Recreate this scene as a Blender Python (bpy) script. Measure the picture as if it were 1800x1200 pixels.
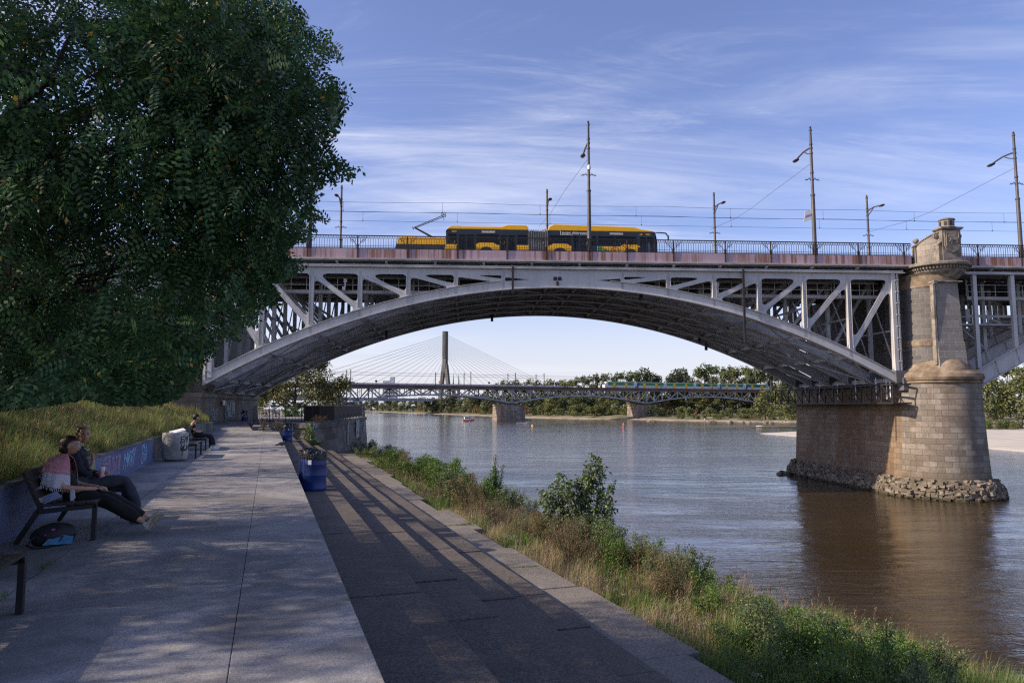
import bpy, bmesh, math, random
import numpy as np
from mathutils import Vector, Matrix, noise, Euler
R = math.radians
random.seed(7)
rs = np.random.RandomState(11)
scene = bpy.context.scene
for o in list(bpy.data.objects): bpy.data.objects.remove(o)

# ------------------------------------------------------------------ camera
EYE = 1.65
PITCH = math.atan(115 / 1250)
cam_d = bpy.data.cameras.new("camera")
cam_d.lens = 25.0; cam_d.sensor_width = 36.0; cam_d.sensor_fit = 'HORIZONTAL'
cam_d.clip_start = 0.1; cam_d.clip_end = 9000
cam = bpy.data.objects.new("camera", cam_d)
scene.collection.objects.link(cam)
cam.location = (0, 0, EYE)
cam.rotation_euler = (R(90) + PITCH, 0, 0)
scene.camera = cam

# ------------------------------------------------------------------ light
SUN_EL, SUN_AZ_FROM_Y = R(31), R(-100)     # azimuth clockwise from +Y: the sun stands left and a little behind
sdir = Vector((math.sin(SUN_AZ_FROM_Y) * math.cos(SUN_EL), math.cos(SUN_AZ_FROM_Y) * math.cos(SUN_EL), math.sin(SUN_EL)))
sun_d = bpy.data.lights.new("sun", 'SUN')
sun_d.energy = 4.6; sun_d.angle = R(0.7); sun_d.color = (1.0, 0.83, 0.64)
sun = bpy.data.objects.new("sun", sun_d); scene.collection.objects.link(sun)
sun.rotation_euler = sdir.to_track_quat('Z', 'Y').to_euler()
sun.location = (-60, -20, 60)

world = bpy.data.worlds.new("World"); scene.world = world
world.use_nodes = True
nt = world.node_tree; nt.nodes.clear()
def wn(t, **k):
    n = nt.nodes.new(t)
    for a, b in k.items(): setattr(n, a, b)
    return n
sky = wn('ShaderNodeTexSky', sky_type='NISHITA', sun_disc=False)
sky.sun_elevation = SUN_EL; sky.sun_rotation = SUN_AZ_FROM_Y
sky.air_density = 1.0; sky.dust_density = 1.1; sky.ozone_density = 2.2
bg = wn('ShaderNodeBackground'); bg.inputs[1].default_value = 0.115
out = wn('ShaderNodeOutputWorld')
tc = wn('ShaderNodeTexCoord'); sep = wn('ShaderNodeSeparateXYZ')
nt.links.new(tc.outputs['Generated'], sep.inputs[0])
def wm(op, a, b=None, clamp=False):
    n = wn('ShaderNodeMath', operation=op, use_clamp=clamp)
    for i, v in enumerate((a, b)):
        if v is None: continue
        if isinstance(v, (int, float)): n.inputs[i].default_value = v
        else: nt.links.new(v, n.inputs[i])
    return n.outputs[0]
zc = wm('ADD', wm('MAXIMUM', sep.outputs[2], 0.0), 0.16)
px = wm('DIVIDE', sep.outputs[0], zc); py = wm('DIVIDE', sep.outputs[1], zc)
comb = wn('ShaderNodeCombineXYZ'); nt.links.new(px, comb.inputs[0]); nt.links.new(py, comb.inputs[1])
def cloud(rot, sx, sy, seed, lo, hi, rough=.62, dist=.9):
    mp = wn('ShaderNodeMapping'); mp.inputs['Rotation'].default_value = (0, 0, rot)
    mp.inputs['Scale'].default_value = (sx, sy, 1); mp.inputs['Location'].default_value = (seed, seed * .37, 0)
    nt.links.new(comb.outputs[0], mp.inputs[0])
    n = wn('ShaderNodeTexNoise'); n.inputs['Scale'].default_value = 1.0; n.inputs['Detail'].default_value = 9
    n.inputs['Roughness'].default_value = rough; n.inputs['Distortion'].default_value = dist
    nt.links.new(mp.outputs[0], n.inputs['Vector'])
    mr = wn('ShaderNodeMapRange', interpolation_type='SMOOTHSTEP'); mr.inputs[1].default_value = lo; mr.inputs[2].default_value = hi
    nt.links.new(n.outputs[0], mr.inputs[0])
    return mr.outputs[0]
c1 = cloud(R(20), .45, 1.9, 3.1, .42, .70)
c2 = cloud(R(-14), .9, 3.6, 11.7, .47, .8, .75, 1.2)
c3 = cloud(R(4), .30, .8, 2.2, .42, .66, .5, .3)
bnd = wn('ShaderNodeMapRange', interpolation_type='SMOOTHSTEP'); nt.links.new(wm('ABSOLUTE', wm('SUBTRACT', sep.outputs[2], .33)), bnd.inputs[0]); bnd.inputs[1].default_value = .17; bnd.inputs[2].default_value = .02; bnd.inputs[3].default_value = 0; bnd.inputs[4].default_value = .55
c3 = wm('ADD', wm('MULTIPLY', c3, .6), bnd.outputs[0], True)
cm = wm('ADD', wm('MULTIPLY', c1, wm('MULTIPLY', c3, .95)), wm('MULTIPLY', c2, wm('MULTIPLY', c3, .55)), True)
tint = wn('ShaderNodeMix', data_type='RGBA', blend_type='MULTIPLY'); tint.inputs[0].default_value = 1.0
nt.links.new(sky.outputs[0], tint.inputs[6]); tint.inputs[7].default_value = (1.03, .92, 1.13, 1)
mixc = wn('ShaderNodeMix', data_type='RGBA')
nt.links.new(wm('MULTIPLY', cm, .8), mixc.inputs[0]); nt.links.new(tint.outputs[2], mixc.inputs[6])
mixc.inputs[7].default_value = (6.0, 6.1, 6.8, 1)
hz = wn('ShaderNodeMix', data_type='RGBA'); hf = wn('ShaderNodeMapRange', interpolation_type='SMOOTHSTEP'); nt.links.new(sep.outputs[2], hf.inputs[0])
hf.inputs[1].default_value = .22; hf.inputs[2].default_value = -.02; hf.inputs[3].default_value = 0; hf.inputs[4].default_value = .75
nt.links.new(hf.outputs[0], hz.inputs[0]); nt.links.new(mixc.outputs[2], hz.inputs[6]); hz.inputs[7].default_value = (5.0, 5.15, 5.7, 1)
nt.links.new(hz.outputs[2], bg.inputs[0]); nt.links.new(bg.outputs[0], out.inputs[0])

scene.view_settings.view_transform = 'Standard'; scene.view_settings.look = 'None'
scene.view_settings.exposure = 0.62; scene.view_settings.gamma = 1.0
scene.view_settings.use_curve_mapping = False
scene.render.engine = 'CYCLES'
scene.render.resolution_x = 1024; scene.render.resolution_y = 682
scene.cycles.max_bounces = 6; scene.cycles.transparent_max_bounces = 8
scene.cycles.use_denoising = False; scene.cycles.sample_clamp_indirect = 4; scene.cycles.filter_width = 1.25; scene.cycles.use_adaptive_sampling = False

# ------------------------------------------------------------------ helpers
C = scene.collection
def link(o, parent=None):
    C.objects.link(o)
    if parent is not None: o.parent = parent
    return o
def tag(o, label=None, cat=None, group=None, kind=None):
    if label: o['label'] = label
    if cat: o['category'] = cat
    if group: o['group'] = group
    if kind: o['kind'] = kind
    return o
def thing(name, label, cat, loc=(0, 0, 0), rz=0, group=None):
    o = bpy.data.objects.new(name, None); link(o)
    o.empty_display_size = .2
    o.location = loc; o.rotation_euler = (0, 0, rz)
    return tag(o, label, cat, group)
def copy_tree(o, parent=None, label=None, group=None, loc=None, rz=None, scale=None):
    c = o.copy(); C.objects.link(c); c.parent = parent
    if label: c['label'] = label
    if group: c['group'] = group
    if loc is not None: c.location = loc
    if rz is not None: c.rotation_euler = (0, 0, rz)
    if scale is not None: c.scale = scale if hasattr(scale, '__len__') else (scale,) * 3
    for ch in list(o.children): copy_tree(ch, c)
    return c

class MB:
    def __init__(s): s.v = []; s.f = []; s.uv = None
    def add(s, vs, fs):
        b = len(s.v); s.v += [tuple(p) for p in vs]; s.f += [tuple(i + b for i in f) for f in fs]; return s
    def box(s, c, d, m=None, bev=0):
        x, y, z = d[0] / 2, d[1] / 2, d[2] / 2
        vs = [Vector((sx * x, sy * y, sz * z)) for sz in (-1, 1) for sy in (-1, 1) for sx in (-1, 1)]
        if m is not None: vs = [m @ v for v in vs]
        c = Vector(c)
        return s.add([v + c for v in vs], [(0, 2, 3, 1), (4, 5, 7, 6), (0, 1, 5, 4), (2, 6, 7, 3), (0, 4, 6, 2), (1, 3, 7, 5)])
    def b2(s, x0, x1, y0, y1, z0, z1):
        return s.box(((x0 + x1) / 2, (y0 + y1) / 2, (z0 + z1) / 2), (abs(x1 - x0), abs(y1 - y0), abs(z1 - z0)))
    def beam(s, p, q, w, h, up=(0, 0, 1)):
        p, q = Vector(p), Vector(q); d = q - p; L = d.length
        if L < 1e-6: return s
        x = d.normalized(); up = Vector(up)
        y = up.cross(x)
        if y.length < 1e-4: y = Vector((0, 1, 0)).cross(x)
        if y.length < 1e-4: y = Vector((1, 0, 0)).cross(x)
        y.normalize(); z = x.cross(y)
        return s.box((p + q) / 2, (L, w, h), Matrix((x, y, z)).transposed())
    def tube(s, pts, r, n=8, cap=True):
        pts = [Vector(p) for p in pts]; rr = r if hasattr(r, '__len__') else [r] * len(pts)
        b = len(s.v); prev = None
        for i, p in enumerate(pts):
            d = (pts[min(i + 1, len(pts) - 1)] - pts[max(i - 1, 0)]).normalized()
            if prev is None:
                a = Vector((0, 0, 1)) if abs(d.z) < .9 else Vector((1, 0, 0))
                x = a.cross(d).normalized()
            else:
                x = (prev - d * prev.dot(d))
                x = x.normalized() if x.length > 1e-5 else Vector((1, 0, 0)).cross(d).normalized()
            prev = x; y = d.cross(x)
            for k in range(n):
                a = 2 * math.pi * k / n
                s.v.append(tuple(p + (x * math.cos(a) + y * math.sin(a)) * rr[i]))
        for i in range(len(pts) - 1):
            for k in range(n):
                a = b + i * n + k; c = b + i * n + (k + 1) % n
                s.f.append((a, c, c + n, a + n))
        if cap:
            s.f.append(tuple(b + k for k in range(n))[::-1]); e = b + (len(pts) - 1) * n
            s.f.append(tuple(e + k for k in range(n)))
        return s
    def lathe(s, prof, c=(0, 0, 0), n=16, a0=0, cap=True):
        b = len(s.v)
        for r, z in prof:
            for k in range(n):
                a = a0 + 2 * math.pi * k / n
                s.v.append((c[0] + r * math.cos(a), c[1] + r * math.sin(a), c[2] + z))
        for i in range(len(prof) - 1):
            for k in range(n):
                a = b + i * n + k; d = b + i * n + (k + 1) % n
                s.f.append((a, d, d + n, a + n))
        if cap:
            s.f.append(tuple(b + k for k in range(n))[::-1]); e = b + (len(prof) - 1) * n
            s.f.append(tuple(e + k for k in range(n)))
        return s
    def prism(s, poly, z0, z1, fn=None):
        # poly 2-D outline, extruded z0..z1; fn maps (x,y,z)->3-D
        fn = fn or (lambda x, y, z: (x, y, z)); n = len(poly)
        vs = [fn(x, y, z0) for x, y in poly] + [fn(x, y, z1) for x, y in poly]
        fs = [tuple(range(n))[::-1], tuple(range(n, 2 * n))] + [(i, (i + 1) % n, n + (i + 1) % n, n + i) for i in range(n)]
        return s.add(vs, fs)
    def ball(s, c, r, n=10, m=7):
        r = r if hasattr(r, '__len__') else (r, r, r); b = len(s.v)
        for i in range(1, m):
            t = math.pi * i / m
            for k in range(n):
                a = 2 * math.pi * k / n
                s.v.append((c[0] + r[0] * math.sin(t) * math.cos(a), c[1] + r[1] * math.sin(t) * math.sin(a), c[2] + r[2] * math.cos(t)))
        for i in range(m - 2):
            for k in range(n):
                a = b + i * n + k; d = b + i * n + (k + 1) % n
                s.f.append((a, a + n, d + n, d))
        s.f.append(tuple(b + k for k in range(n))); e = b + (m - 2) * n
        s.f.append(tuple(e + k for k in range(n))[::-1])
        return s
    def build(s, name, mat=None, parent=None, smooth=False, bevel=0, loc=None, fix=True):
        me = bpy.data.meshes.new(name); me.from_pydata(s.v, [], s.f); me.update()
        if mat: me.materials.append(mat)
        if fix:
            bm = bmesh.new(); bm.from_mesh(me); bmesh.ops.recalc_face_normals(bm, faces=bm.faces); bm.to_mesh(me); bm.free()
        if smooth:
            me.polygons.foreach_set('use_smooth', [True] * len(me.polygons))
        o = bpy.data.objects.new(name, me); link(o, parent)
        if loc is not None: o.location = loc
        if bevel:
            m = o.modifiers.new('bevel', 'BEVEL'); m.width = bevel; m.segments = 2; m.limit_method = 'ANGLE'; m.angle_limit = R(40)
        if smooth and hasattr(me, 'set_sharp_from_angle'):
            me.set_sharp_from_angle(angle=R(42))
        return o

def loft(name, rings, mat, parent=None, closed=True, cap_top=False, uvs=1.0, smooth=False, cap_bot=False):
    """rings: list of equal-length point lists, bottom to top. UV = (arc length, z)."""
    n = len(rings[0]); m = len(rings)
    V = [p for r in rings for p in r]; F = []; UV = []
    arc = [0]
    r0 = rings[0]
    for k in range(1, n + 1): arc.append(arc[-1] + (Vector(r0[k % n]) - Vector(r0[k - 1])).length)
    hts = [0]
    for i in range(1, m): hts.append(hts[-1] + (Vector(rings[i][0]) - Vector(rings[i - 1][0])).length)
    for i in range(m - 1):
        for k in range(n if closed else n - 1):
            a, b = i * n + k, i * n + (k + 1) % n
            F.append((a, b, b + n, a + n))
            UV += [(arc[k] * uvs, hts[i] * uvs), (arc[k + 1] * uvs, hts[i] * uvs), (arc[k + 1] * uvs, hts[i + 1] * uvs), (arc[k] * uvs, hts[i + 1] * uvs)]
    if cap_top:
        F.append(tuple((m - 1) * n + k for k in range(n))); UV += [(rings[-1][k][0] * uvs, rings[-1][k][1] * uvs) for k in range(n)]
    if cap_bot:
        F.append(tuple(k for k in range(n))[::-1]); UV += [(rings[0][k][0] * uvs, rings[0][k][1] * uvs) for k in range(n)][::-1]
    me = bpy.data.meshes.new(name); me.from_pydata([tuple(v) for v in V], [], F); me.update()
    u = me.uv_layers.new(name='UVMap')
    u.data.foreach_set('uv', [c for p in UV for c in p])
    me.materials.append(mat)
    bm = bmesh.new(); bm.from_mesh(me); bmesh.ops.recalc_face_normals(bm, faces=bm.faces); bm.to_mesh(me); bm.free()
    if smooth:
        me.polygons.foreach_set('use_smooth', [True] * len(me.polygons))
        if hasattr(me, 'set_sharp_from_angle'): me.set_sharp_from_angle(angle=R(35))
    o = bpy.data.objects.new(name, me); link(o, parent)
    return o

def from_curve(name, splines, extrude, mat, parent=None, bevel=0, fill='BOTH', cyclic=True):
    cu = bpy.data.curves.new(name, 'CURVE'); cu.dimensions = '2D'; cu.fill_mode = fill
    cu.extrude = extrude; cu.bevel_depth = bevel
    for sp in splines:
        s = cu.splines.new('POLY'); s.points.add(len(sp) - 1)
        for i, p in enumerate(sp): s.points[i].co = (p[0], p[1], 0, 1)
        s.use_cyclic_u = cyclic
    o = bpy.data.objects.new(name, cu); C.objects.link(o)
    dg = bpy.context.evaluated_depsgraph_get(); dg.update()
    me = bpy.data.meshes.new_from_object(o.evaluated_get(dg))
    bpy.data.objects.remove(o)
    me.name = name; me.materials.clear(); me.materials.append(mat)
    r = bpy.data.objects.new(name, me); link(r, parent)
    return r
def text_mesh(name, s, size, mat, parent=None, extrude=.004, bold=0, align='LEFT', shear=0):
    cu = bpy.data.curves.new(name, 'FONT'); cu.body = s; cu.size = size; cu.extrude = extrude; cu.offset = bold; cu.align_x = align; cu.shear = shear
    o = bpy.data.objects.new(name, cu); C.objects.link(o)
    dg = bpy.context.evaluated_depsgraph_get(); dg.update()
    me = bpy.data.meshes.new_from_object(o.evaluated_get(dg)); bpy.data.objects.remove(o)
    me.materials.clear(); me.materials.append(mat)
    r = bpy.data.objects.new(name, me); link(r, parent)
    return r
def quads(name, V, mat, parent=None, k=4, smooth=False):
    """V: (N,k,3) array of separate k-gons -> one mesh."""
    V = np.asarray(V, dtype=np.float32); N = V.shape[0]
    me = bpy.data.meshes.new(name)
    me.vertices.add(N * k); me.vertices.foreach_set('co', V.reshape(-1))
    me.loops.add(N * k); me.loops.foreach_set('vertex_index', np.arange(N * k, dtype=np.int32))
    me.polygons.add(N); me.polygons.foreach_set('loop_start', np.arange(0, N * k, k, dtype=np.int32))
    me.polygons.foreach_set('loop_total', np.full(N, k, dtype=np.int32))
    if smooth: me.polygons.foreach_set('use_smooth', np.ones(N, dtype=bool))
    me.update(calc_edges=True); me.materials.append(mat)
    o = bpy.data.objects.new(name, me); link(o, parent)
    return o

def blade_obj(name, V, mat, parent=None):
    """V: (N,5,3): base, base, mid, tip, mid -> lower quad + tip triangle sharing vertices"""
    V = np.asarray(V, dtype=np.float32); N = V.shape[0]; me = bpy.data.meshes.new(name)
    me.vertices.add(N * 5); me.vertices.foreach_set('co', V.reshape(-1)); b = (np.arange(N, dtype=np.int32) * 5)[:, None]
    me.loops.add(N * 7); me.loops.foreach_set('vertex_index', (b + np.array([0, 1, 2, 4, 4, 2, 3], dtype=np.int32)[None]).reshape(-1))
    st = np.stack([np.arange(N) * 7, np.arange(N) * 7 + 4], 1).reshape(-1).astype(np.int32)
    me.polygons.add(N * 2); me.polygons.foreach_set('loop_start', st); me.polygons.foreach_set('loop_total', np.tile(np.array([4, 3], dtype=np.int32), N))
    me.update(calc_edges=True); me.materials.append(mat); o = bpy.data.objects.new(name, me); link(o, parent); return o

# ------------------------------------------------------------------ materials
class N:
    def __init__(s, name):
        s.m = bpy.data.materials.new(name); s.m.use_nodes = True
        s.t = s.m.node_tree; s.b = s.t.nodes['Principled BSDF']; s.tc = None
    def n(s, t, **k):
        x = s.t.nodes.new(t)
        for a, b in k.items(): setattr(x, a, b)
        return x
    def l(s, a, b): s.t.links.new(a, b)
    def coord(s, which='Object', scale=(1, 1, 1), rot=(0, 0, 0)):
        tc = s.n('ShaderNodeTexCoord'); mp = s.n('ShaderNodeMapping')
        mp.inputs['Scale'].default_value = scale; mp.inputs['Rotation'].default_value = rot
        s.l(tc.outputs[which], mp.inputs[0]); return mp.outputs[0]
    def noise(s, v, scale, detail=5, rough=.55, dist=0):
        x = s.n('ShaderNodeTexNoise'); s.l(v, x.inputs['Vector'])
        x.inputs['Scale'].default_value = scale; x.inputs['Detail'].default_value = detail
        x.inputs['Roughness'].default_value = rough; x.inputs['Distortion'].default_value = dist
        return x.outputs[0]
    def ramp(s, f, a, b, lo=0., hi=1.):
        x = s.n('ShaderNodeMapRange', interpolation_type='SMOOTHSTEP'); s.l(f, x.inputs[0])
        x.inputs[1].default_value = a; x.inputs[2].default_value = b; x.inputs[3].default_value = lo; x.inputs[4].default_value = hi
        return x.outputs[0]
    def mix(s, f, a, b, mode='MIX'):
        x = s.n('ShaderNodeMix', data_type='RGBA', blend_type=mode)
        for i, v in ((0, f), (6, a), (7, b)):
            if isinstance(v, (int, float)): x.inputs[i].default_value = v
            elif isinstance(v, tuple): x.inputs[i].default_value = (*v[:3], 1)
            else: s.l(v, x.inputs[i])
        return x.outputs[2]
    def mul(s, a, b, op='MULTIPLY'):
        x = s.n('ShaderNodeMath', operation=op)
        for i, v in enumerate((a, b)):
            if isinstance(v, (int, float)): x.inputs[i].default_value = v
            else: s.l(v, x.inputs[i])
        return x.outputs[0]
    def bump(s, h, strength=.3, dist=.02):
        x = s.n('ShaderNodeBump'); x.inputs['Strength'].default_value = strength; x.inputs['Distance'].default_value = dist
        s.l(h, x.inputs['Height']); s.l(x.outputs[0], s.b.inputs['Normal']); return x
    def col(s, c): 
        if isinstance(c, tuple): s.b.inputs['Base Color'].default_value = (*c[:3], 1)
        else: s.l(c, s.b.inputs['Base Color'])
    def set(s, **k):
        for a, v in k.items(): s.b.inputs[a.replace('_', ' ')].default_value = v
def pmat(name, c, rough=.7, var=.2, scale=4, bump=0, bscale=None, metal=0, c2=None, stretch=(1, 1, 1), spec=.4, bdist=.01, fine=0):
    n = N(name); v = n.coord('Object', stretch); f = n.ramp(n.noise(v, scale, 6, .6), .3, .7)
    a = tuple(x * (1 - var) for x in c); b = c2 if c2 else tuple(min(1, x * (1 + var)) for x in c)
    col = n.mix(f, a, b)
    if fine:
        g = n.ramp(n.noise(n.coord('Object'), fine, 2, .8), .3, .7)
        col = n.mix(.35, col, n.mix(g, tuple(x * .35 for x in c), tuple(min(1, x * 1.7) for x in c)))
    n.col(col)
    n.set(Roughness=rough, Metallic=metal); n.b.inputs['Specular IOR Level'].default_value = spec
    if bump: n.bump(n.noise(v, bscale or scale * 4, 6, .65), bump, bdist)
    return n.m
def leafmat(name, c1, c2, trans=.25, rough=.55, c3=None, p3=.0, spec=.35):
    n = N(name); g = n.n('ShaderNodeNewGeometry')
    f = n.n('ShaderNodeMath', operation='POWER'); n.l(g.outputs['Random Per Island'], f.inputs[0]); f.inputs[1].default_value = 1.3
    col = n.mix(f.outputs[0], c1, c2)
    if c3:
        w = n.n('ShaderNodeTexWhiteNoise', noise_dimensions='1D'); n.l(g.outputs['Random Per Island'], w.inputs['W'])
        col = n.mix(n.ramp(w.outputs[0], 1 - p3 - .001, 1 - p3 + .001), col, c3)
    big = n.ramp(n.noise(n.coord('Object'), .5, 3), .35, .65, .7, 1.25)
    hs = n.n('ShaderNodeHueSaturation'); n.l(col, hs.inputs['Color']); n.l(big, hs.inputs['Value'])
    n.l(hs.outputs[0], n.b.inputs['Base Color']); n.set(Roughness=rough); n.b.inputs['Specular IOR Level'].default_value = spec
    if trans:
        t = n.n('ShaderNodeBsdfTranslucent'); n.l(hs.outputs[0], t.inputs[0])
        ms = n.n('ShaderNodeMixShader'); ms.inputs[0].default_value = trans
        n.l(n.b.outputs[0], ms.inputs[1]); n.l(t.outputs[0], ms.inputs[2])
        n.l(ms.outputs[0], n.t.nodes['Material Output'].inputs[0])
    return n.m
def stonemat(name, c, bw=1.1, bh=.45, mortar=(.16, .15, .13), brown=0., stain=.5, mort=.015, bump=.6, var=.35, off=.5, dark=(.07, .065, .06), tide=0):
    n = N(name); tcn = n.n('ShaderNodeTexCoord'); uv = tcn.outputs['UV']; ob = tcn.outputs['Object']
    wob = n.n('ShaderNodeVectorMath', operation='ADD'); n.l(uv, wob.inputs[0])
    nz = n.n('ShaderNodeTexNoise'); n.l(uv, nz.inputs['Vector']); nz.inputs['Scale'].default_value = 3
    sc = n.n('ShaderNodeVectorMath', operation='SCALE'); n.l(nz.outputs['Color'], sc.inputs[0]); sc.inputs['Scale'].default_value = .035
    n.l(sc.outputs[0], wob.inputs[1])
    b = n.n('ShaderNodeTexBrick', offset=off); n.l(wob.outputs[0], b.inputs['Vector'])
    b.inputs['Scale'].default_value = 1; b.inputs['Brick Width'].default_value = bw; b.inputs['Row Height'].default_value = bh
    b.inputs['Mortar Size'].default_value = mort; b.inputs['Mortar Smooth'].default_value = .4; b.inputs['Bias'].default_value = -.1
    b.inputs['Color1'].default_value = (*[x * (1 - var) for x in c], 1); b.inputs['Color2'].default_value = (*[min(1, x * (1 + var)) for x in c], 1)
    b.inputs['Mortar'].default_value = (*mortar, 1)
    col = b.outputs['Color']
    st = n.ramp(n.noise(ob, .55, 6, .65, .6), .42, .66); col = n.mix(n.mul(st, stain), col, dark)
    mp = n.n('ShaderNodeMapping'); n.l(ob, mp.inputs[0]); mp.inputs['Scale'].default_value = (.55, .55, .13)
    if tide:
        sz = n.n('ShaderNodeSeparateXYZ'); n.l(ob, sz.inputs[0]); tz = n.ramp(n.mul(sz.outputs[2], n.mul(n.noise(ob, .8, 5), 1.6), 'SUBTRACT'), -3.6, -4.8); col = n.mix(n.mul(tz, .6), col, (.085, .07, .045))
        vs = n.ramp(n.noise(mp.outputs[0], 1.6, 6, .65), .50, .68); col = n.mix(n.mul(vs, .55), col, (.13, .11, .085))
    if brown:
        bf = n.ramp(n.noise(mp.outputs[0], .9, 5, .6), .40, .62); col = n.mix(n.mul(bf, brown), col, (.13, .062, .022))
        wf = n.ramp(n.noise(mp.outputs[0], 1.3, 5, .6, .4), .58, .8); col = n.mix(n.mul(wf, .3), col, (.35, .33, .30))
    fine = n.ramp(n.noise(ob, 9, 6, .7), .3, .7, .78, 1.18)
    hs = n.n('ShaderNodeHueSaturation'); n.l(col, hs.inputs['Color']); n.l(fine, hs.inputs['Value'])
    n.l(hs.outputs[0], n.b.inputs['Base Color']); n.set(Roughness=.88)
    inv = n.mul(1.0, b.outputs['Fac'], 'SUBTRACT')
    h = n.mul(inv, n.mul(n.noise(ob, 5, 6, .7), .35), 'ADD'); n.bump(h, bump, .03)
    return n.m

M = {}
M['concrete'] = None
def concrete(name, c, cr=.35, spot=.0, streak=(1, 1, 1)):
    n = N(name); o = n.coord('Object')
    big = n.ramp(n.noise(n.coord('Object', streak), .7, 7, .62, .8), .36, .64); col = n.mix(big, tuple(x * .55 for x in c), tuple(x * 1.3 for x in c)); g = n.n('ShaderNodeNewGeometry'); col = n.mix(n.mul(g.outputs['Random Per Island'], .35), col, tuple(x * .6 for x in c))
    agg = n.noise(o, 45, 3, .75); col = n.mix(n.ramp(agg, .35, .7), col, n.mix(.5, col, tuple(x * .3 for x in c)), 'MIX')
    if spot:
        v = n.n('ShaderNodeTexVoronoi'); n.l(o, v.inputs['Vector']); v.inputs['Scale'].default_value = 75; gate = n.ramp(n.noise(o, 6, 5, .8), .45, .7)
        col = n.mix(n.mul(n.mul(n.ramp(v.outputs['Distance'], .34, .12), gate), spot), col, tuple(min(1, x * 3.0) for x in c)); pt = n.ramp(n.noise(o, .9, 7, .75, 1.0), .55, .66); col = n.mix(n.mul(pt, .55), col, tuple(x * 1.9 for x in c)); pd = n.ramp(n.noise(n.coord('Object', (1, 1, 1)), 1.3, 7, .75, 2.0), .56, .64); col = n.mix(n.mul(pd, .6), col, tuple(x * .35 for x in c))
        d = n.ramp(n.noise(o, 14, 4, .8), .5, .75); col = n.mix(n.mul(d, .5), col, tuple(x * .4 for x in c)); gr = n.ramp(n.noise(o, 28, 3, .9), .42, .60); col = n.mix(n.mul(gr, .55), n.mix(.6, col, tuple(x * .3 for x in c)), tuple(x * 1.5 for x in c))
    dirt = n.ramp(n.noise(n.coord('Object', streak), 1.9, 8, .7, 1.5), .48, .68); col = n.mix(n.mul(dirt, .5), col, tuple(x * .45 for x in c))
    n.col(col); n.set(Roughness=.85); n.b.inputs['Specular IOR Level'].default_value = .3
    n.bump(n.mul(n.noise(o, 26, 6, .75), n.mul(n.noise(o, 3, 5, .6), 1.2), 'ADD'), .45, .012)
    return n.m
M['prom'] = concrete('promenade_concrete', (.285, .278, .275), streak=(1, 1, 1))
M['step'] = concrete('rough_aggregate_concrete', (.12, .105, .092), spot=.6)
M['slab'] = concrete('worn_slab_concrete', (.215, .195, .172), spot=.5)
M['curb'] = concrete('kerb_concrete', (.22, .215, .21))
M['steel'] = pmat('grey_bridge_paint', (.40, .40, .40), .55, .3, .5, .05, 6, c2=(.48, .48, .475), stretch=(1, 1, .5))
def steelmat():
    n = N('painted_truss_steel'); o = n.coord('Object')
    col = n.mix(n.ramp(n.noise(o, .35, 6, .65), .3, .7), (.41, .41, .415), (.52, .52, .515))
    st = n.ramp(n.noise(n.coord('Object', (2.2, 2.2, .35)), 1.0, 7, .7, .4), .50, .78); col = n.mix(n.mul(st, .6), col, (.19, .18, .165))
    ru = n.ramp(n.noise(n.coord('Object', (1.6, 1.6, .6)), .9, 8, .72, .5), .64, .74); col = n.mix(n.mul(ru, .8), col, (.16, .07, .03))
    n.col(col); n.set(Roughness=.55); n.bump(n.noise(o, 8, 5), .08, .01); return n.m
M['truss'] = steelmat()
M['darksteel'] = pmat('dark_bridge_steel', (.10, .105, .115), .6, .3, .8, .05)  # much darker grey than the truss, for deck, floor beams and bearings
M['innersteel'] = pmat('inner_arch_steel', (.36, .37, .39), .6, .25, .7, .05)
def fascia():
    n = N('pink_rust_streaked_fascia'); o = n.coord('Object')
    col = n.mix(n.ramp(n.noise(o, .5, 5), .3, .7), (.40, .29, .33), (.48, .36, .40))
    s1 = n.ramp(n.noise(n.coord('Object', (3.2, .2, .12)), 1.0, 6, .7), .44, .60)
    reg = n.ramp(n.noise(n.coord('Object', (.16, .1, .1)), 1.0, 3), .34, .50)
    col = n.mix(n.mul(n.mul(s1, reg), .95), col, (.20, .08, .04))
    s2 = n.ramp(n.noise(n.coord('Object', (.8, .2, .1)), 1.0, 5, .6), .52, .7)
    col = n.mix(n.mul(s2, .5), col, (.27, .16, .14))
    n.col(col); n.set(Roughness=.7); return n.m
M['fascia'] = fascia()
M['rust'] = pmat('rusted_post', (.055, .035, .028), .85, .4, 6, .2)
M['iron'] = pmat('dark_iron', (.022, .02, .022), .55, .3, 5, .1)
M['polemetal'] = pmat('lamp_pole_paint', (.06, .055, .06), .5, .25, 3, .05)
M['asphalt'] = pmat('asphalt', (.05, .05, .052), .9, .2, 3, .3, 40)
M['pierstone'] = stonemat('pier_granite', (.24, .22, .19), 1.05, .44, (.09, .08, .07), .22, .55, var=.3, mort=.02, tide=1)
M['pierside'] = stonemat('pier_side_stained_granite', (.23, .175, .12), .85, .44, (.085, .06, .04), .62, .3, var=.2)
M['pierdark'] = stonemat('dark_basalt_blocks', (.12, .115, .11), .8, .42, (.26, .25, .24), 0, .3, var=.2)
M['pierpale'] = stonemat('pale_granite_blocks', (.235, .22, .20), 1.0, .5, (.36, .35, .33), 0, .3, var=.15)
M['capstone'] = pmat('weathered_capstone', (.17, .125, .085), .9, .35, 1.2, .4, 12, c2=(.29, .23, .165), bdist=.03)
M['carved'] = pmat('carved_limestone', (.17, .15, .125), .9, .35, 1.8, .4, 14, c2=(.29, .26, .22), bdist=.02)
M['rubble'] = pmat('rubble_base_stone', (.22, .18, .135), .95, .45, 1.8, .9, 9, c2=(.36, .31, .245), bdist=.08, fine=7)
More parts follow.
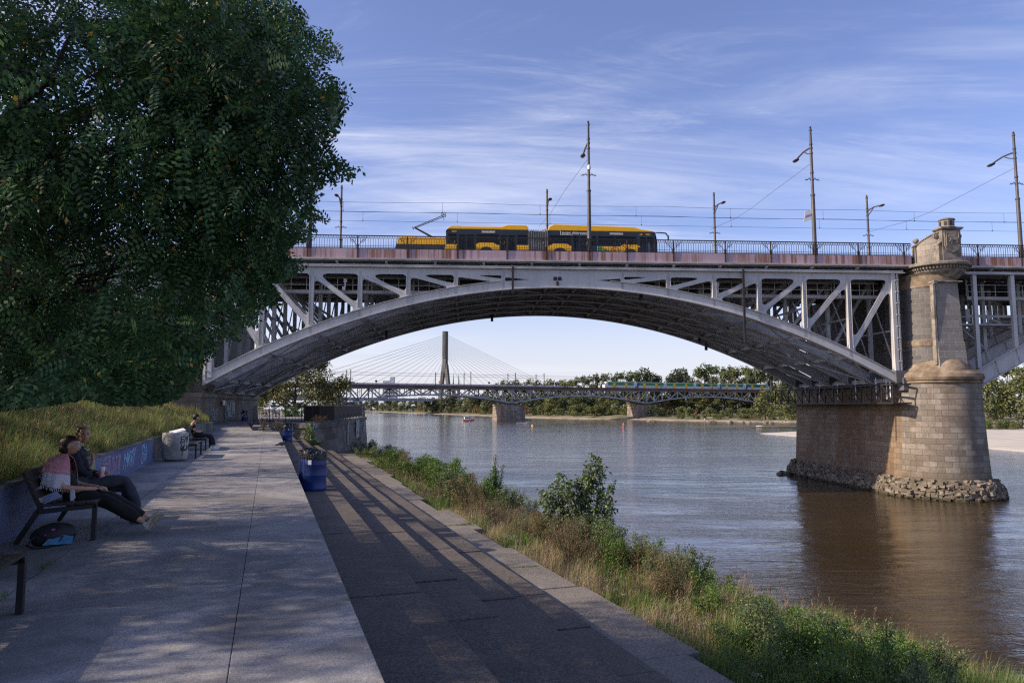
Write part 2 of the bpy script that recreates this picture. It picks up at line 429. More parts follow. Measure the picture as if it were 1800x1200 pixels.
def rubblemat():
    n = N('rubble_base_stone'); o = n.coord('Object'); g = n.n('ShaderNodeNewGeometry')
    col = n.mix(g.outputs['Random Per Island'], (.12, .10, .075), (.29, .245, .185)); col = n.mix(n.ramp(n.noise(o, 7, 5, .7), .3, .7), n.mix(.45, col, (.05, .04, .03)), col)
    sz = n.n('ShaderNodeSeparateXYZ'); n.l(o, sz.inputs[0]); wet = n.ramp(n.mul(sz.outputs[2], n.mul(n.noise(o, 1.5, 3), .3), 'SUBTRACT'), -5.28, -5.48); col = n.mix(n.mul(wet, .85), col, (.035, .035, .02))
    n.col(col); n.set(Roughness=.9); n.bump(n.noise(o, 9, 6, .7), .9, .06); return n.m
M['rubble'] = rubblemat()
M['beach'] = pmat('shore_gravel_sand', (.26, .22, .16), .95, .3, .3, .2, 4, c2=(.40, .34, .26))
M['quay'] = stonemat('quay_granite', (.16, .15, .14), 1.25, .5, (.24, .23, .21), 0, .75, var=.4)
M['abut'] = stonemat('abutment_granite', (.20, .19, .175), 1.0, .5, (.14, .13, .12), .5, .5, var=.25)
M['black'] = pmat('black_paint', (.018, .018, .02), .55, .3, 3)
M['blackpanel'] = pmat('black_panel', (.008, .007, .008), .6, .5, .8, .05, c2=(.018, .013, .012), spec=.15)
def bluewall():
    n = N('blue_painted_wall'); o = n.coord('Object')
    col = n.mix(n.ramp(n.noise(o, .5, 5), .3, .7), (.075, .10, .21), (.13, .165, .30))
    g = n.ramp(n.noise(o, 2.2, 8, .7, .4), .52, .74); col = n.mix(n.mul(g, .5), col, (.17, .175, .19))
    n.col(col); n.set(Roughness=.75); n.bump(n.noise(o, 20, 5), .3, .01); return n.m
M['bluewall'] = bluewall()
M['wallcap'] = concrete('wall_cap_concrete', (.17, .165, .155))
M['greywall'] = concrete('grey_wall_concrete', (.22, .22, .225))
def emi(name, c, r=.6): return pmat(name, c, r, .1, 8)
M['gr_green'] = emi('green_spray_paint', (.07, .62, .10)); M['gr_pink'] = emi('pink_spray_paint', (.55, .38, .50))
M['gr_white'] = emi('white_spray_paint', (.42, .46, .52)); M['gr_cyan'] = emi('light_blue_spray_paint', (.34, .58, .78))
M['gr_black'] = emi('black_spray_paint', (.012, .012, .014)); M['gr_red'] = emi('red_spray_paint', (.42, .06, .05))
M['barrel'] = pmat('blue_barrel_plastic', (.008, .028, .15), .38, .3, 2.5, .05, 30, c2=(.014, .045, .21))
M['bag'] = pmat('black_bin_liner', (.012, .012, .014), .22, .3, 6, .8, 18, bdist=.03)
M['white'] = pmat('white_paint', (.72, .72, .73), .5, .06, 3)
M['sticker'] = pmat('white_sticker', (.65, .66, .68), .5, .1, 9)
M['wood'] = pmat('dark_bench_timber', (.03, .024, .02), .6, .35, 2, .2, stretch=(1, 8, 1))
M['ground'] = pmat('ground_earth', (.055, .05, .028), .95, .3, 6, .5, c2=(.05, .055, .025), bdist=.03)
M['sand'] = pmat('river_sand', (.43, .40, .34), .95, .12, .3, .2, 4, c2=(.49, .455, .39))
M['shore'] = pmat('shore_mud_and_grass', (.10, .105, .05), .95, .35, .06, .3, c2=(.26, .215, .13), fine=.5)
M['glass'] = pmat('dark_glass', (.018, .022, .028), .08, .1, 2, spec=.6)
M['yellow'] = pmat('yellow_bus_paint', (.86, .45, .008), .4, .06, 1.5)
M['busblack'] = pmat('black_bus_panel', (.018, .024, .034), .3, .2, 1)
M['bellows'] = pmat('grey_bellows_rubber', (.20, .20, .19), .85, .25, 3)
M['rubber'] = pmat('tyre_rubber', (.014, .014, .014), .85, .2, 5)
M['bark'] = pmat('bark', (.06, .05, .04), .95, .4, 5, .8, 14, stretch=(1, 1, .25), bdist=.03)
M['twig'] = pmat('twig_bark', (.07, .055, .04), .9, .3, 6)
M['robinia'] = leafmat('robinia_leaf', (.022, .062, .024), (.085, .170, .055), .34, .40, (.30, .20, .03), .015, .28)
M['robseed'] = leafmat('dry_seed_pods', (.10, .045, .025), (.15, .07, .035), .1)
M['willow'] = leafmat('willow_leaf', (.14, .15, .06), (.28, .28, .11), .3, .6)
M['farleaf1'] = leafmat('far_leaf_green', (.06, .085, .03), (.13, .155, .05), .15, .7)
M['farleaf2'] = leafmat('far_leaf_olive', (.085, .10, .035), (.16, .17, .055), .15, .7)
M['farleaf3'] = leafmat('far_leaf_dark', (.035, .05, .022), (.075, .09, .035), .15, .7)
M['farleaf4'] = leafmat('far_leaf_autumn', (.17, .10, .035), (.25, .17, .06), .15, .7)
M['bushleaf'] = leafmat('bush_leaf_green', (.05, .11, .02), (.17, .27, .05), .3, .5)
M['mapleleaf'] = leafmat('sapling_leaf', (.075, .12, .045), (.19, .24, .10), .3, .5)
M['drystalk'] = leafmat('dry_stalk', (.13, .085, .05), (.26, .18, .11), .15, .8)
M['mugwort'] = leafmat('mugwort_leaf', (.11, .10, .042), (.22, .17, .08), .2, .7)
M['grassg'] = leafmat('green_grass', (.065, .13, .022), (.20, .30, .07), .3, .6, (.26, .22, .11), .15)
M['grassd'] = leafmat('dry_grass', (.30, .23, .13), (.46, .37, .23), .25, .7, (.10, .13, .04), .25)
M['meadow'] = leafmat('bank_meadow_grass', (.075, .13, .025), (.25, .29, .09), .35, .6, (.28, .20, .10), .2)
M['flower'] = leafmat('white_petals', (.55, .55, .55), (.72, .72, .70), .2, .7)
M['skin'] = pmat('skin', (.46, .27, .19), .5, .08, 12, spec=.4)
# ------------------------------------------------------------------ pixel of the photograph (1800 wide) -> point on a known plane of the place
_cp, _sp = math.cos(PITCH), math.sin(PITCH)
def _ray(x, y):
    cx, cy = (x - 900) / 1250, (600 - y) / 1250
    return cx, _cp - cy * _sp, _sp + cy * _cp
def gz(x, y, z=0.):
    r = _ray(x, y); t = (z - EYE) / r[2]; return Vector((r[0] * t, r[1] * t, z))
def aY(x, y, Y):
    r = _ray(x, y); t = Y / r[1]; return Vector((r[0] * t, Y, EYE + r[2] * t))
WATER = -5.45
# promenade frame: s across (positive to the river), t along (away)
E0 = Vector((-0.76, 4.44, 0)); TD = Vector((-.3227, .9465, 0)); ND = Vector((.9465, .3227, 0))
PANG = math.atan2(TD.y, TD.x) - math.pi / 2
def PW(s, t, z=0.): return E0 + ND * s + TD * t + Vector((0, 0, z))
def sw(t): return -3.62 - .0195 * t
def interp(x, xs, ys): return float(np.interp(x, xs, ys))

# ------------------------------------------------------------------ ground sheet, river, banks
g = MB(); g.add([(-5000, -3000, -9), (5000, -3000, -9), (5000, 7000, -9), (-5000, 7000, -9)], [(0, 1, 2, 3)])
tag(g.build('ground', M['ground'], fix=False), kind='structure')

def water_mat():
    n = N('river_water'); o = n.coord('Object')
    n.col(n.mix(n.ramp(n.noise(o, .05, 4), .3, .7), (.030, .019, .006), (.042, .027, .009)))
    n.set(Roughness=.08, IOR=1.85); n.b.inputs['Specular IOR Level'].default_value = .5
    a = n.noise(n.coord('Object', (1.0, 1.9, 1), (0, 0, R(-14))), 1.35, 6, .62, .35)
    b = n.noise(n.coord('Object', (.16, .55, 1), (0, 0, R(10))), 1.0, 5, .6, .8)
    patch = n.ramp(n.noise(n.coord('Object', (.018, .075, 1), (0, 0, R(6))), 1.0, 6, .7, 1.6), .40, .62, .12, 1.35)
    h = n.mul(n.mul(n.mul(a, .043), patch), n.mul(b, .085), 'ADD')
    x = n.bump(h, 1.0, 1.0)
    return n.m
NX = 2
wt = MB(); wt.add([(-2500, -60, 0), (2500, -60, 0), (2500, 4500, 0), (-2500, 4500, 0)], [(0, 1, 2, 3)])
tag(wt.build('river_water', water_mat(), fix=False, loc=(0, 0, WATER)), kind='structure')

def grid_obj(name, rows, mat, smooth=True):
    n = len(rows[0]); V = [tuple(p) for r in rows for p in r]
    F = [(i * n + k, i * n + k + 1, (i + 1) * n + k + 1, (i + 1) * n + k) for i in range(len(rows) - 1) for k in range(n - 1)]
    me = bpy.data.meshes.new(name); me.from_pydata(V, [], F); me.update(); me.materials.append(mat)
    bm = bmesh.new(); bm.from_mesh(me); bmesh.ops.recalc_face_normals(bm, faces=bm.faces)
    if sum(f.normal.z for f in bm.faces) < 0: bmesh.ops.reverse_faces(bm, faces=bm.faces)
    bm.to_mesh(me); bm.free()
    me.polygons.foreach_set('use_smooth', [smooth] * len(me.polygons))
    o = bpy.data.objects.new(name, me); link(o); return o
def nz(x, y, sc, seed=0): return noise.noise(Vector((x * sc + seed, y * sc, seed * .7)))
# left bank, upper part behind the blue wall (grass slope under the trees)
def slope_z(q, t):
    return interp(q, [-70, -30, -12, -7, -3.5, -1.2, 0], [5.0, 4.6, 3.5, 2.7, 1.75, .95, .60]) * interp(t, [-30, 8, 25, 54], [.95, .95, 1.0, 1.0])
ts = [-30, -20, -12] + [x * 1.5 - 8 for x in range(42)]
qs = [-90, -60, -40, -28, -20, -15, -12, -9, -7, -5.5, -4.5, -3.5, -2.7, -2, -1.4, -.9, -.5, -.2, .02]
rows = []
for t in ts:
    r = []
    for q in qs:
        z = slope_z(q, t) + (nz(q, t, .35) * .22 if q < -.6 else 0)
        if q > 0: z = -.4
        r.append(PW(sw(t) + q - .02, t, z))
    rows.append(r)
tag(grid_obj('grass_slope', rows, M['ground']), kind='structure')
# left bank, river side: rubble slope between the slabs and the water
ts2 = [-30, -14] + [x * .9 - 8 for x in range(80)] + [70, 90, 120, 160, 240, 400, 700, 1200]
ss2 = [3.0, 4.6, 5.1, 5.6, 6.2, 7, 8, 9, 10, 11, 12, 12.8, 13.6, 14.4, 15.5, 18, 30]
def bank_z(s, t):
    ext = interp(t, [-10, 0, 6, 12, 30, 60, 90], [3.8, 3.4, 2.6, 1.2, .0, -2.8, -3.5])
    z = interp(s, [3, 5, 5.8, 8, 10.5 + ext * .7, 13.5 + ext, 18 + ext, 40], [-2.8, -2.55, -2.42, -2.65, -3.7, -5.5, -6.6, -8])
    return z
rows = [[PW(s, t, bank_z(s, t) + nz(s, t, .8, 3) * .22 + nz(s, t, 2.6, 5) * .09) for s in ss2] for t in ts2]
tag(grid_obj('river_bank', rows, M['ground']), kind='structure')
# land beyond the bridge on the left
rows = []
for t in [100, 110, 120, 200, 400, 900, 1600]:
    rows.append([PW(s, t, z + nz(s, t, .1) * .15) for s, z in [(-900, 1), (-120, .6), (-40, .3), (-10, -.1), (2, -.3), (6, -1.5), (10, -4.2), (14, -6.8)]])
tag(grid_obj('left_bank_far', rows, M['shore']), kind='structure')
# right bank
shore_px = [(560, 721.6), (640, 723), (700, 725.2), (760, 727.5), (830, 729.8), (900, 733), (960, 735), (1020, 736.2), (1100, 736.8), (1160, 738.5), (1230, 740), (1300, 741.2), (1390, 742), (1500, 744), (1640, 747.5), (1800, 751), (2050, 765), (2500, 800)]
sh = [gz(x, y, WATER) for x, y in shore_px]
pts = []
for a, b in zip(sh[:-1], sh[1:]):
    for k in range(8): pts.append(a.lerp(b, k / 8))
offs = [(-14, -7.2), (-3, -5.75), (0, -5.45), (3, -5.2), (8, -4.7), (16, -3.9), (30, -3.0), (60, -2.5), (140, -2), (400, -1), (1500, 0)]
rows = []
for i, p in enumerate(pts):
    d = (pts[min(i + 1, len(pts) - 1)] - pts[max(i - 1, 0)]); nrm = Vector((-d.y, d.x, 0)).normalized()
    if nrm.y < 0 and nrm.x < 0: nrm = -nrm
    if nrm.dot(Vector((.5, 1, 0))) < 0: nrm = -nrm
    rows.append([Vector((p.x, p.y, 0)) + nrm * (o + (nz(i * .7, o, .9, 2) * 4 if -4 < o < 20 else 0)) + Vector((0, 0, z + (nz(i, o, .6, 4) * .5 if o > 3 else 0))) for o, z in offs])
tag(grid_obj('right_bank', rows, M['shore']), kind='structure')
# pale beach edge and sand bar
rows = []
for i, p in enumerate(pts):
    d = (pts[min(i + 1, len(pts) - 1)] - pts[max(i - 1, 0)]); nrm = Vector((-d.y, d.x, 0)).normalized()
    if nrm.dot(Vector((.5, 1, 0))) < 0: nrm = -nrm
    w = 5 + 4 * nz(i, 0, .5, 9)
    rows.append([Vector((p.x, p.y, 0)) + nrm * o + Vector((0, 0, z)) for o, z in ((-3.5, -5.62), (-1 + nz(i, 2, .8, 2) * 1.2, -5.38), (w * .6, -4.85), (w, -4.75 - .25))])
tag(grid_obj('beach', rows, M['beach']), kind='structure')
sb_out = [(1332, 761.5), (1360, 760), (1400, 758), (1480, 757), (1620, 755.5), (1740, 754.5), (1900, 754), (2200, 758), (2300, 800), (2100, 812), (1900, 801), (1800, 794), (1740, 789), (1640, 784), (1520, 777), (1440, 771), (1390, 766.5), (1355, 763.5)]
sbp = [gz(x, y, WATER) for x, y in sb_out]; cen = sum(sbp, Vector()) / len(sbp)
rows = []
for f, z in ((1.0, -5.62), (.985, -5.42), (.93, -5.22), (.8, -5.0), (.5, -4.85), (.2, -4.8), (.01, -4.8)):
    rr = [Vector((cen.x + (p.x - cen.x) * f, cen.y + (p.y - cen.y) * f, z)) for p in sbp]; rows.append(rr + [rr[0]])
tag(grid_obj('sand_bank', rows, M['sand']), kind='structure')
# low dark mud spit across the right water
mp_ = [gz(x, y, WATER) for x, y in [(1180, 749.5), (1260, 748.2), (1400, 747.2), (1600, 748), (1900, 752), (1900, 756), (1700, 752.8), (1420, 750.6), (1280, 751)]]
cen = sum(mp_, Vector()) / len(mp_); rows = []
for f, z in ((1, -5.6), (.95, -5.40), (.5, -5.30), (.01, -5.28)):
    rr = [Vector((cen.x + (p.x - cen.x) * f, cen.y + (p.y - cen.y) * f, z)) for p in mp_]; rows.append(rr + [rr[0]])
tag(grid_obj('mud_spit', rows, pmat('wet_mud', (.09, .08, .045), .8, .3, .2)), kind='structure')

# ------------------------------------------------------------------ promenade, steps, slabs
def strip(mb, s0, s1, t0, t1, z, th=.5, lip=0):
    f0 = s0 if callable(s0) else (lambda t: s0); f1 = s1 if callable(s1) else (lambda t: s1)
    a = [PW(f0(t0), t0, z - th), PW(f1(t0), t0, z - th), PW(f1(t1), t1, z - th), PW(f0(t1), t1, z - th),
         PW(f0(t0), t0, z), PW(f1(t0), t0, z), PW(f1(t1), t1, z), PW(f0(t1), t1, z)]
    mb.add(a, [(0, 3, 2, 1), (4, 5, 6, 7), (0, 1, 5, 4), (1, 2, 6, 5), (2, 3, 7, 6), (3, 0, 4, 7)])
def with_joints(mb, s0, s1, ta, tb, step, z, gap=.012, off=0, th=.5, zj=.003):
    t = ta + off; prev = ta
    while prev < tb:
        nx = min(prev + step if prev > ta else ta + step + off, tb)
        strip(mb, s0, s1, prev, nx - gap, z + random.uniform(-zj, zj), th)
        prev = nx
pr = MB()
with_joints(pr, lambda t: sw(t) - .1, -2.86, -14, 56, 3.1, -.002, .005)
with_joints(pr, -2.845, -.9045, -14, 52, 7.4, .0, .004, 2.6, zj=.001)
with_joints(pr, -.90, 0, -14, 46.8, 7.4, .0, .004, 2.6, zj=.001)
strip(pr, lambda t: sw(t), 0.0, -14, 47, -.06, .4)
# ramp towards the bridge
rp = MB()
a0, a1 = -4.9, -1.6
rp.add([PW(a0, 50, .004), PW(-1.75, 50, .004), PW(-2.3, 56, .40), PW(-5.2, 56, .40), PW(a0, 50, -.5), PW(-1.75, 50, -.5), PW(-2.3, 56, -.5), PW(-5.2, 56, -.5)],
       [(0, 1, 2, 3), (0, 4, 5, 1), (1, 5, 6, 2), (2, 6, 7, 3), (3, 7, 4, 0)])
tag(pr.build('promenade', M['prom'], bevel=.006), kind='structure')
tag(rp.build('ramp', M['prom']), kind='structure')
sm = MB()
for k in range(3): strip(sm, -1.75 + k * .42, -1.75 + k * .42 + .5 + (2 - k) * .3, 49 - k * .9, 53, .30 - k * .13, .6)
tag(sm.build('low_steps', M['curb'], bevel=.01), kind='structure')
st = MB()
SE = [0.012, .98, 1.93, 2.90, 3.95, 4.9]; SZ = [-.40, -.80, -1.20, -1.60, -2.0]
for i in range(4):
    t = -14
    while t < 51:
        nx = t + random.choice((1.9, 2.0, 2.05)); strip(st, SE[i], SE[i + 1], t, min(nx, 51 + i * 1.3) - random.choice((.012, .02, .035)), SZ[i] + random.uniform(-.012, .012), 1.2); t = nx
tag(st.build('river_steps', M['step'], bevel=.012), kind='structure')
sl = MB(); t = -14.; k = 0
outs = {0: 5.75, 1: 5.6, 2: 5.7, 3: 5.55}
while t < 54:
    L = random.choice((2.9, 3.1, 4.2)); nx = t + L
    o = 5.42 + max(0, min(.2, (t - 6) * .05)) + random.uniform(-.22, .22) - .35 * max(0, min(1, (t - 8) / 10)) + (.5 if 11.5 < t < 13 else 0) + max(0, t - 25) * .03
    strip(sl, SE[4], o, t, nx - random.choice((.012, .02, .05)), -2.0 + random.uniform(-.02, .012), .7); t = nx
tag(sl.build('lower_quay_slab', M['slab'], bevel=.02), kind='structure')

# ------------------------------------------------------------------ platform under the bridge and its quay wall
ZP = .40
P1 = gz(400, 742.5, ZP); P2 = gz(545, 743.5, ZP); P3 = gz(590, 741, ZP); P4 = gz(641.5, 732.3, ZP); P5 = Vector((P4.x - 1.2, P4.y + 3, ZP)); P6 = Vector((P4.x - 6, P4.y + 16, ZP))
plat = [P1, P2, P3, P4, P5, P6, Vector((-60, P6.y + 16, ZP)), Vector((-60, P1.y, ZP))]
pm = MB(); pm.prism([(p.x, p.y) for p in plat], -3.5, ZP)
tag(pm.build('bridge_platform', M['prom']), kind='structure')
def offs2(poly, d):
    o = []
    for i, p in enumerate(poly):
        a = (p - poly[i - 1]).normalized() if i else (poly[1] - p).normalized()
        b = (poly[i + 1] - p).normalized() if i < len(poly) - 1 else a
        m = (a + b).normalized(); o.append(p + Vector((m.y, -m.x, 0)) * d)
    return o
line = []
for a, b, k in ((P1, P2, 6), (P2, P3, 3), (P3, P4, 8), (P4, P5, 2), (P5, P6, 4)):
    for i in range(k): line.append(a.lerp(b, i / k))
line.append(P6)
ob = [Vector((p.x, p.y, 0)) for p in line]
rings = [[Vector((p.x, p.y, z)) for p in offs2(ob, d)] for d, z in ((.42, -6), (.30, -2.2), (.1, -.02), (.10, 0.0), (.22, .005), (.24, .38), (.18, .405), (-.6, .407))]
quay = loft('quay_wall', rings, M['quay'], None, closed=False)
tag(quay, 'grey granite block quay wall with white graffiti letters below the black panel fence', 'quay wall')

# fence of thin bars + black solid panels
fn = thing('metal_fence', 'thin black bar fence on the edge of the stone platform under the bridge', 'fence', gz(453, 744, ZP))
fo = fn.location
fa, fb = gz(446, 742, ZP), gz(532, 742.6, ZP)
posts = MB(); bars = MB(); rails = MB()
nb = 34
for i in range(nb + 1):
    p = fa.lerp(fb, i / nb) - fo
    big = i % 11 == 0
    (posts if big else bars).b2(p.x - (.03 if big else .011), p.x + (.03 if big else .011), p.y - .02, p.y + .02, (-.02 if big else .08), 1.38)
a, b = fa - fo, fb - fo
for z in (.10, 1.30): rails.beam(a + Vector((0, 0, z)), b + Vector((0, 0, z)), .03, .04)
posts.build('fence_post', M['black'], fn); bars.build('bars', M['black'], fn); rails.build('rail', M['black'], fn)
pf = thing('panel_fence', 'solid black panel fence along the top of the stone quay wall', 'fence', gz(535, 743, ZP))
po = pf.location
seg = [gz(534, 742.6, ZP), gz(560, 742, ZP), P3 + Vector((-.25, .3, 0)), P4 + Vector((-.35, -.4, 0))]
for i in range(3):
    a, b = seg[i] - po, seg[i + 1] - po
    m = MB(); m.beam(a + Vector((0, 0, .72)), b + Vector((0, 0, .72)), .04, 1.18); m.build('panel', M['blackpanel'], pf)
    m = MB(); m.beam(a + Vector((0, 0, 1.335)), b + Vector((0, 0, 1.335)), .09, .045)
    m.build('top_rail', M['iron'], pf)
m = MB()
for i in range(3):
    a, b = seg[i] - po, seg[i + 1] - po; k = 2 if i < 2 else 8
    for j in range(k):
        p = a.lerp(b, (j + .1) / k); m.b2(p.x - .03, p.x + .03, p.y - .03, p.y + .03, -.02, 1.3)
        if i == 2: m.beam(p + Vector((.32, -.1, -.05)), p + Vector((.02, 0, .55)), .03, .03)
m.build('fence_post', M['iron'], pf)

# ------------------------------------------------------------------ blue wall with a bank behind it
bw = thing('retaining_wall', 'low dark blue painted concrete wall with graffiti tags along the grass slope', 'wall', PW(sw(10), 10, 0), PANG)
WO = bw.location.copy()
def toW(p):  # world -> local frame of a thing rotated by PANG at loc
    return p
Minv = (Matrix.Translation(WO) @ Matrix.Rotation(PANG, 4, 'Z')).inverted()
def wl(s, t, z): return Minv @ PW(s, t, z)
t = -14.; idx = 0
while t < 46:
    L = 2.0; n1 = t + L
    m = MB(); a = [wl(sw(t) - .22, t, -.3), wl(sw(t), t, -.3), wl(sw(n1), n1 - .012, -.3), wl(sw(n1) - .22, n1 - .012, -.3)]
    zt = .665
    b = [wl(sw(t) - .22, t, zt), wl(sw(t), t, zt), wl(sw(n1), n1 - .012, zt), wl(sw(n1) - .22, n1 - .012, zt)]
    m.add(a + b, [(0, 3, 2, 1), (4, 5, 6, 7), (0, 1, 5, 4), (1, 2, 6, 5), (2, 3, 7, 6), (3, 0, 4, 7)])
    m.build('wall_panel', M['bluewall'] if t < 20 else M['greywall'], bw, bevel=.008)
    t = n1
m = MB(); strip_l = [(-14 + i * 4) for i in range(16)]
for a_, b_ in zip(strip_l[:-1], strip_l[1:]):
    q = [wl(sw(a_) - .25, a_, .667), wl(sw(a_) + .02, a_, .667), wl(sw(b_) + .02, b_, .667), wl(sw(b_) - .25, b_, .667)]
    q2 = [p + Vector((0, 0, .035)) for p in q]
    m.add(q + q2, [(0, 3, 2, 1), (4, 5, 6, 7), (0, 1, 5, 4), (1, 2, 6, 5), (2, 3, 7, 6), (3, 0, 4, 7)])
m.build('wall_cap', M['wallcap'], bw)
# end block of the wall near the ramp
eb = MB(); strip(eb, -4.95, -4.35, 46.3, 49.6, .62, 1.0)
tag(eb.build('concrete_block', M['greywall'], bevel=.02), 'pale concrete block at the far end of the low wall before the bridge', 'block')

# ------------------------------------------------------------------ graffiti strokes
GL = {'B': [[(0, 0), (0, 1), (.5, .9), (.45, .6), (0, .52), (.55, .4), (.5, .05), (0, 0)]], 'R': [[(0, 0), (0, 1), (.5, .85), (.4, .55), (0, .5), (.5, 0)]],
      'I': [[(.15, 0), (.2, 1)]], 'L': [[(.05, 1), (0, 0), (.5, .05)]], 'E': [[(.5, 1), (0, .95), (.05, .5), (.4, .5)], [(.05, .5), (0, 0), (.5, .02)]],
      'S': [[(.5, .95), (.1, .9), (.05, .6), (.5, .45), (.45, .08), (0, .02)]], 'A': [[(0, 0), (.3, 1), (.55, 0)], [(.1, .4), (.5, .42)]],
      'K': [[(0, 0), (0, 1)], [(.5, 1), (.05, .5), (.55, 0)]], 'O': [[(.25, 1), (0, .6), (.1, .1), (.4, .05), (.5, .6), (.25, 1)]],
      'Y': [[(0, 1), (.25, .5), (.55, 1)], [(.25, .5), (.2, 0)]], 'M': [[(0, 0), (.05, 1), (.3, .4), (.55, 1), (.6, 0)]], 'T': [[(0, .95), (.6, 1)], [(.3, 1), (.28, 0)]],
      'N': [[(0, 0), (.05, 1), (.5, 0), (.55, 1)]], 'P': [[(0, 0), (0, 1), (.5, .85), (.4, .5), (0, .5)]], 'C': [[(.5, .9), (.1, .85), (0, .4), (.2, .02), (.55, .15)]],
      'W': [[(0, 1), (.15, 0), (.3, .7), (.45, 0), (.62, 1)]], 'Z': [[(0, 1), (.5, .95), (0, .05), (.55, 0)]], '~': [[(0, .5), (.2, .75), (.4, .4), (.6, .7), (.8, .35), (1, .6)]],
      'U': [[(0, 1), (.05, .1), (.4, .05), (.5, 1)]], 'J': [[(.4, 1), (.4, .1), (.1, 0), (0, .25)]], 'G': [[(.5, .9), (.1, .9), (0, .3), (.3, 0), (.5, .3), (.3, .45)]]}
def stroke(mb, word, org, ex, ez, size, w=.02, slant=.15, jit=.06, tall=1.0, rng=random):
    ey = ex.cross(ez).normalized(); x = 0
    for ch in word:
        if ch == ' ': x += .5; continue
        for pl in GL[ch]:
            P = []
            for i in range(len(pl) - 1):
                for k in range(2): P.append(Vector(pl[i]).lerp(Vector(pl[i + 1]), k / 2))
            P.append(Vector(pl[-1]))
            q = [org + ex * ((x + p.x + slant * p.y + rng.uniform(-jit, jit) * .5) * size) + ez * ((p.y * tall + rng.uniform(-jit, jit)) * size) for p in P]
            for a, b in zip(q[:-1], q[1:]):
                d = (b - a)
                if d.length < 1e-4: continue
                a2 = a - d.normalized() * w * .35; b2 = b + d.normalized() * w * .35
                mb.beam(a2, b2, .008, w, up=ex.cross(ez).cross(d.normalized()))
        x += 1.05 if ch == '~' else .68
GR = random.Random(5)
exw = (Minv.to_3x3() @ TD).normalized(); ezw = Vector((0, 0, 1))
def tagwall(word, t, z, size, w, mat, **k):
    m = MB(); p = wl(sw(t) + .006, t, z); stroke(m, word, p, exw, ezw, size, w, rng=GR, **k); m.build('graffiti', M[mat], bw, fix=False)
tagwall('BRILLE', 4.3, .35, .23, .022, 'gr_green', tall=1.15); tagwall('~~', 4.35, .22, .25, .014, 'gr_green')
tagwall('PAZ', 9.3, .13, .36, .018, 'gr_green', tall=1.4); tagwall('NUL', 10.7, .2, .30, .014, 'gr_green', tall=1.2)
for z, w_ in ((.46, 'KOTE'), (.28, 'SORY'), (.09, 'BAW')): tagwall(w_, 12.0, z, .26, .02, 'gr_pink', tall=.6, jit=.1)
tagwall('TRZEM', 12.9, .1, .28, .015, 'gr_pink', tall=1.7, jit=.1)
tagwall('YAKTY', 14.4, .22, .46, .026, 'gr_cyan', tall=.8); tagwall('~~', 14.6, .1, .5, .014, 'gr_cyan')
tagwall('EGO', 17.4, .12, .42, .03, 'gr_cyan', tall=1.1); tagwall('M', 17.5, .5, .4, .02, 'gr_cyan', tall=.35)
tagwall('NOWE', 2.6, .06, .4, .02, 'gr_pink', tall=1.2)
m = MB(); m.prism([(0, 0), (.95, 0), (.75, .1), (.5, .32), (0, .52)], 0, .008, lambda x, y, z: wl(sw(2.0) + .004 + z, 2.0 + x, y)); m.build('graffiti', M['gr_red'], bw)

# graffiti on the quay wall
def onwall(A, B, u, z, off):  # point on wall segment
    d = (B - A).normalized(); return A + d * u + Vector((d.y, -d.x, 0)) * off + Vector((0, 0, z - A.z))
m = MB(); d34 = (P4 - P3).normalized(); L34 = (P4 - P3).length
for u, wd, z, sz in ((L34 * .36, 'H', -1.55, 1), (L34 * .62, 'KTB', -1.6, 1)):
    pass
GL['H'] = [[(0, 0), (0, 1)], [(0, .5), (.5, .5)], [(.5, 0), (.5, 1)]]
stroke(m, 'I', onwall(P3, P4, L34 * .22, -1.7, .36), d34, ezw, 1.9, .5, rng=GR)
stroke(m, 'HEN', onwall(P3, P4, L34 * .5, -1.55, .34), d34, ezw, 1.75, .34, rng=GR, slant=0, tall=.95)
stroke(m, 'ZZAR', onwall(P3, P4, L34 * .80, -1.2, .33), d34, ezw, 1.1, .10, rng=GR, slant=0)
m.build('graffiti', M['gr_white'], quay, fix=False)
d23 = (P3 - P2).normalized(); m = MB()
stroke(m, 'OPSEK', onwall(P2, P3, -.1, .06, .27), d23, ezw, .30, .05, rng=GR); m.build('graffiti', M['gr_cyan'], quay, fix=False)
d12 = (P2 - P1).normalized(); m = MB()
stroke(m, 'VIRI'.replace('V', 'W'), onwall(P1, P2, (P2 - P1).length - 1.9, -.65, .27), d12, ezw, .55, .05, rng=GR)
stroke(m, 'BOBLE', onwall(P1, P2, (P2 - P1).length - 2.2, .06, .27), d12, ezw, .32, .05, rng=GR); m.build('graffiti', M['gr_black'], quay, fix=False)
# ------------------------------------------------------------------ ROAD BRIDGE  (local u along, v away, z up)
UC = 4.1; KB = .01015; ZCR = 11.15
def zb(w): return ZCR - KB * w * w
BY = R(3.6)
br = thing('arch_bridge', 'grey steel arch bridge with pink fascia and iron railing, carrying the yellow bus', 'bridge', (0, 56, 0), BY)
RW = [4.8 + 3.75 * k for k in range(7)]          # panel points off the crown
ZT0, ZT1 = 12.05, 12.66
def inset(poly, ds):
    n = len(poly); L = []
    for i in range(n):
        a, b = Vector(poly[i]), Vector(poly[(i + 1) % n]); d = (b - a).normalized(); nn = Vector((-d.y, d.x)); L.append((a + nn * ds[i], d))
    out_ = []
    for i in range(n):
        p, d = L[i - 1]; q, e = L[i]; cr = d.x * e.y - d.y * e.x
        if abs(cr) < 1e-6: return None
        t = ((q.x - p.x) * e.y - (q.y - p.y) * e.x) / cr; out_.append(p + d * t)
    return out_
def area(p): return .5 * sum(p[i - 1].x * p[i].y - p[i].x * p[i - 1].y for i in range(len(p)))
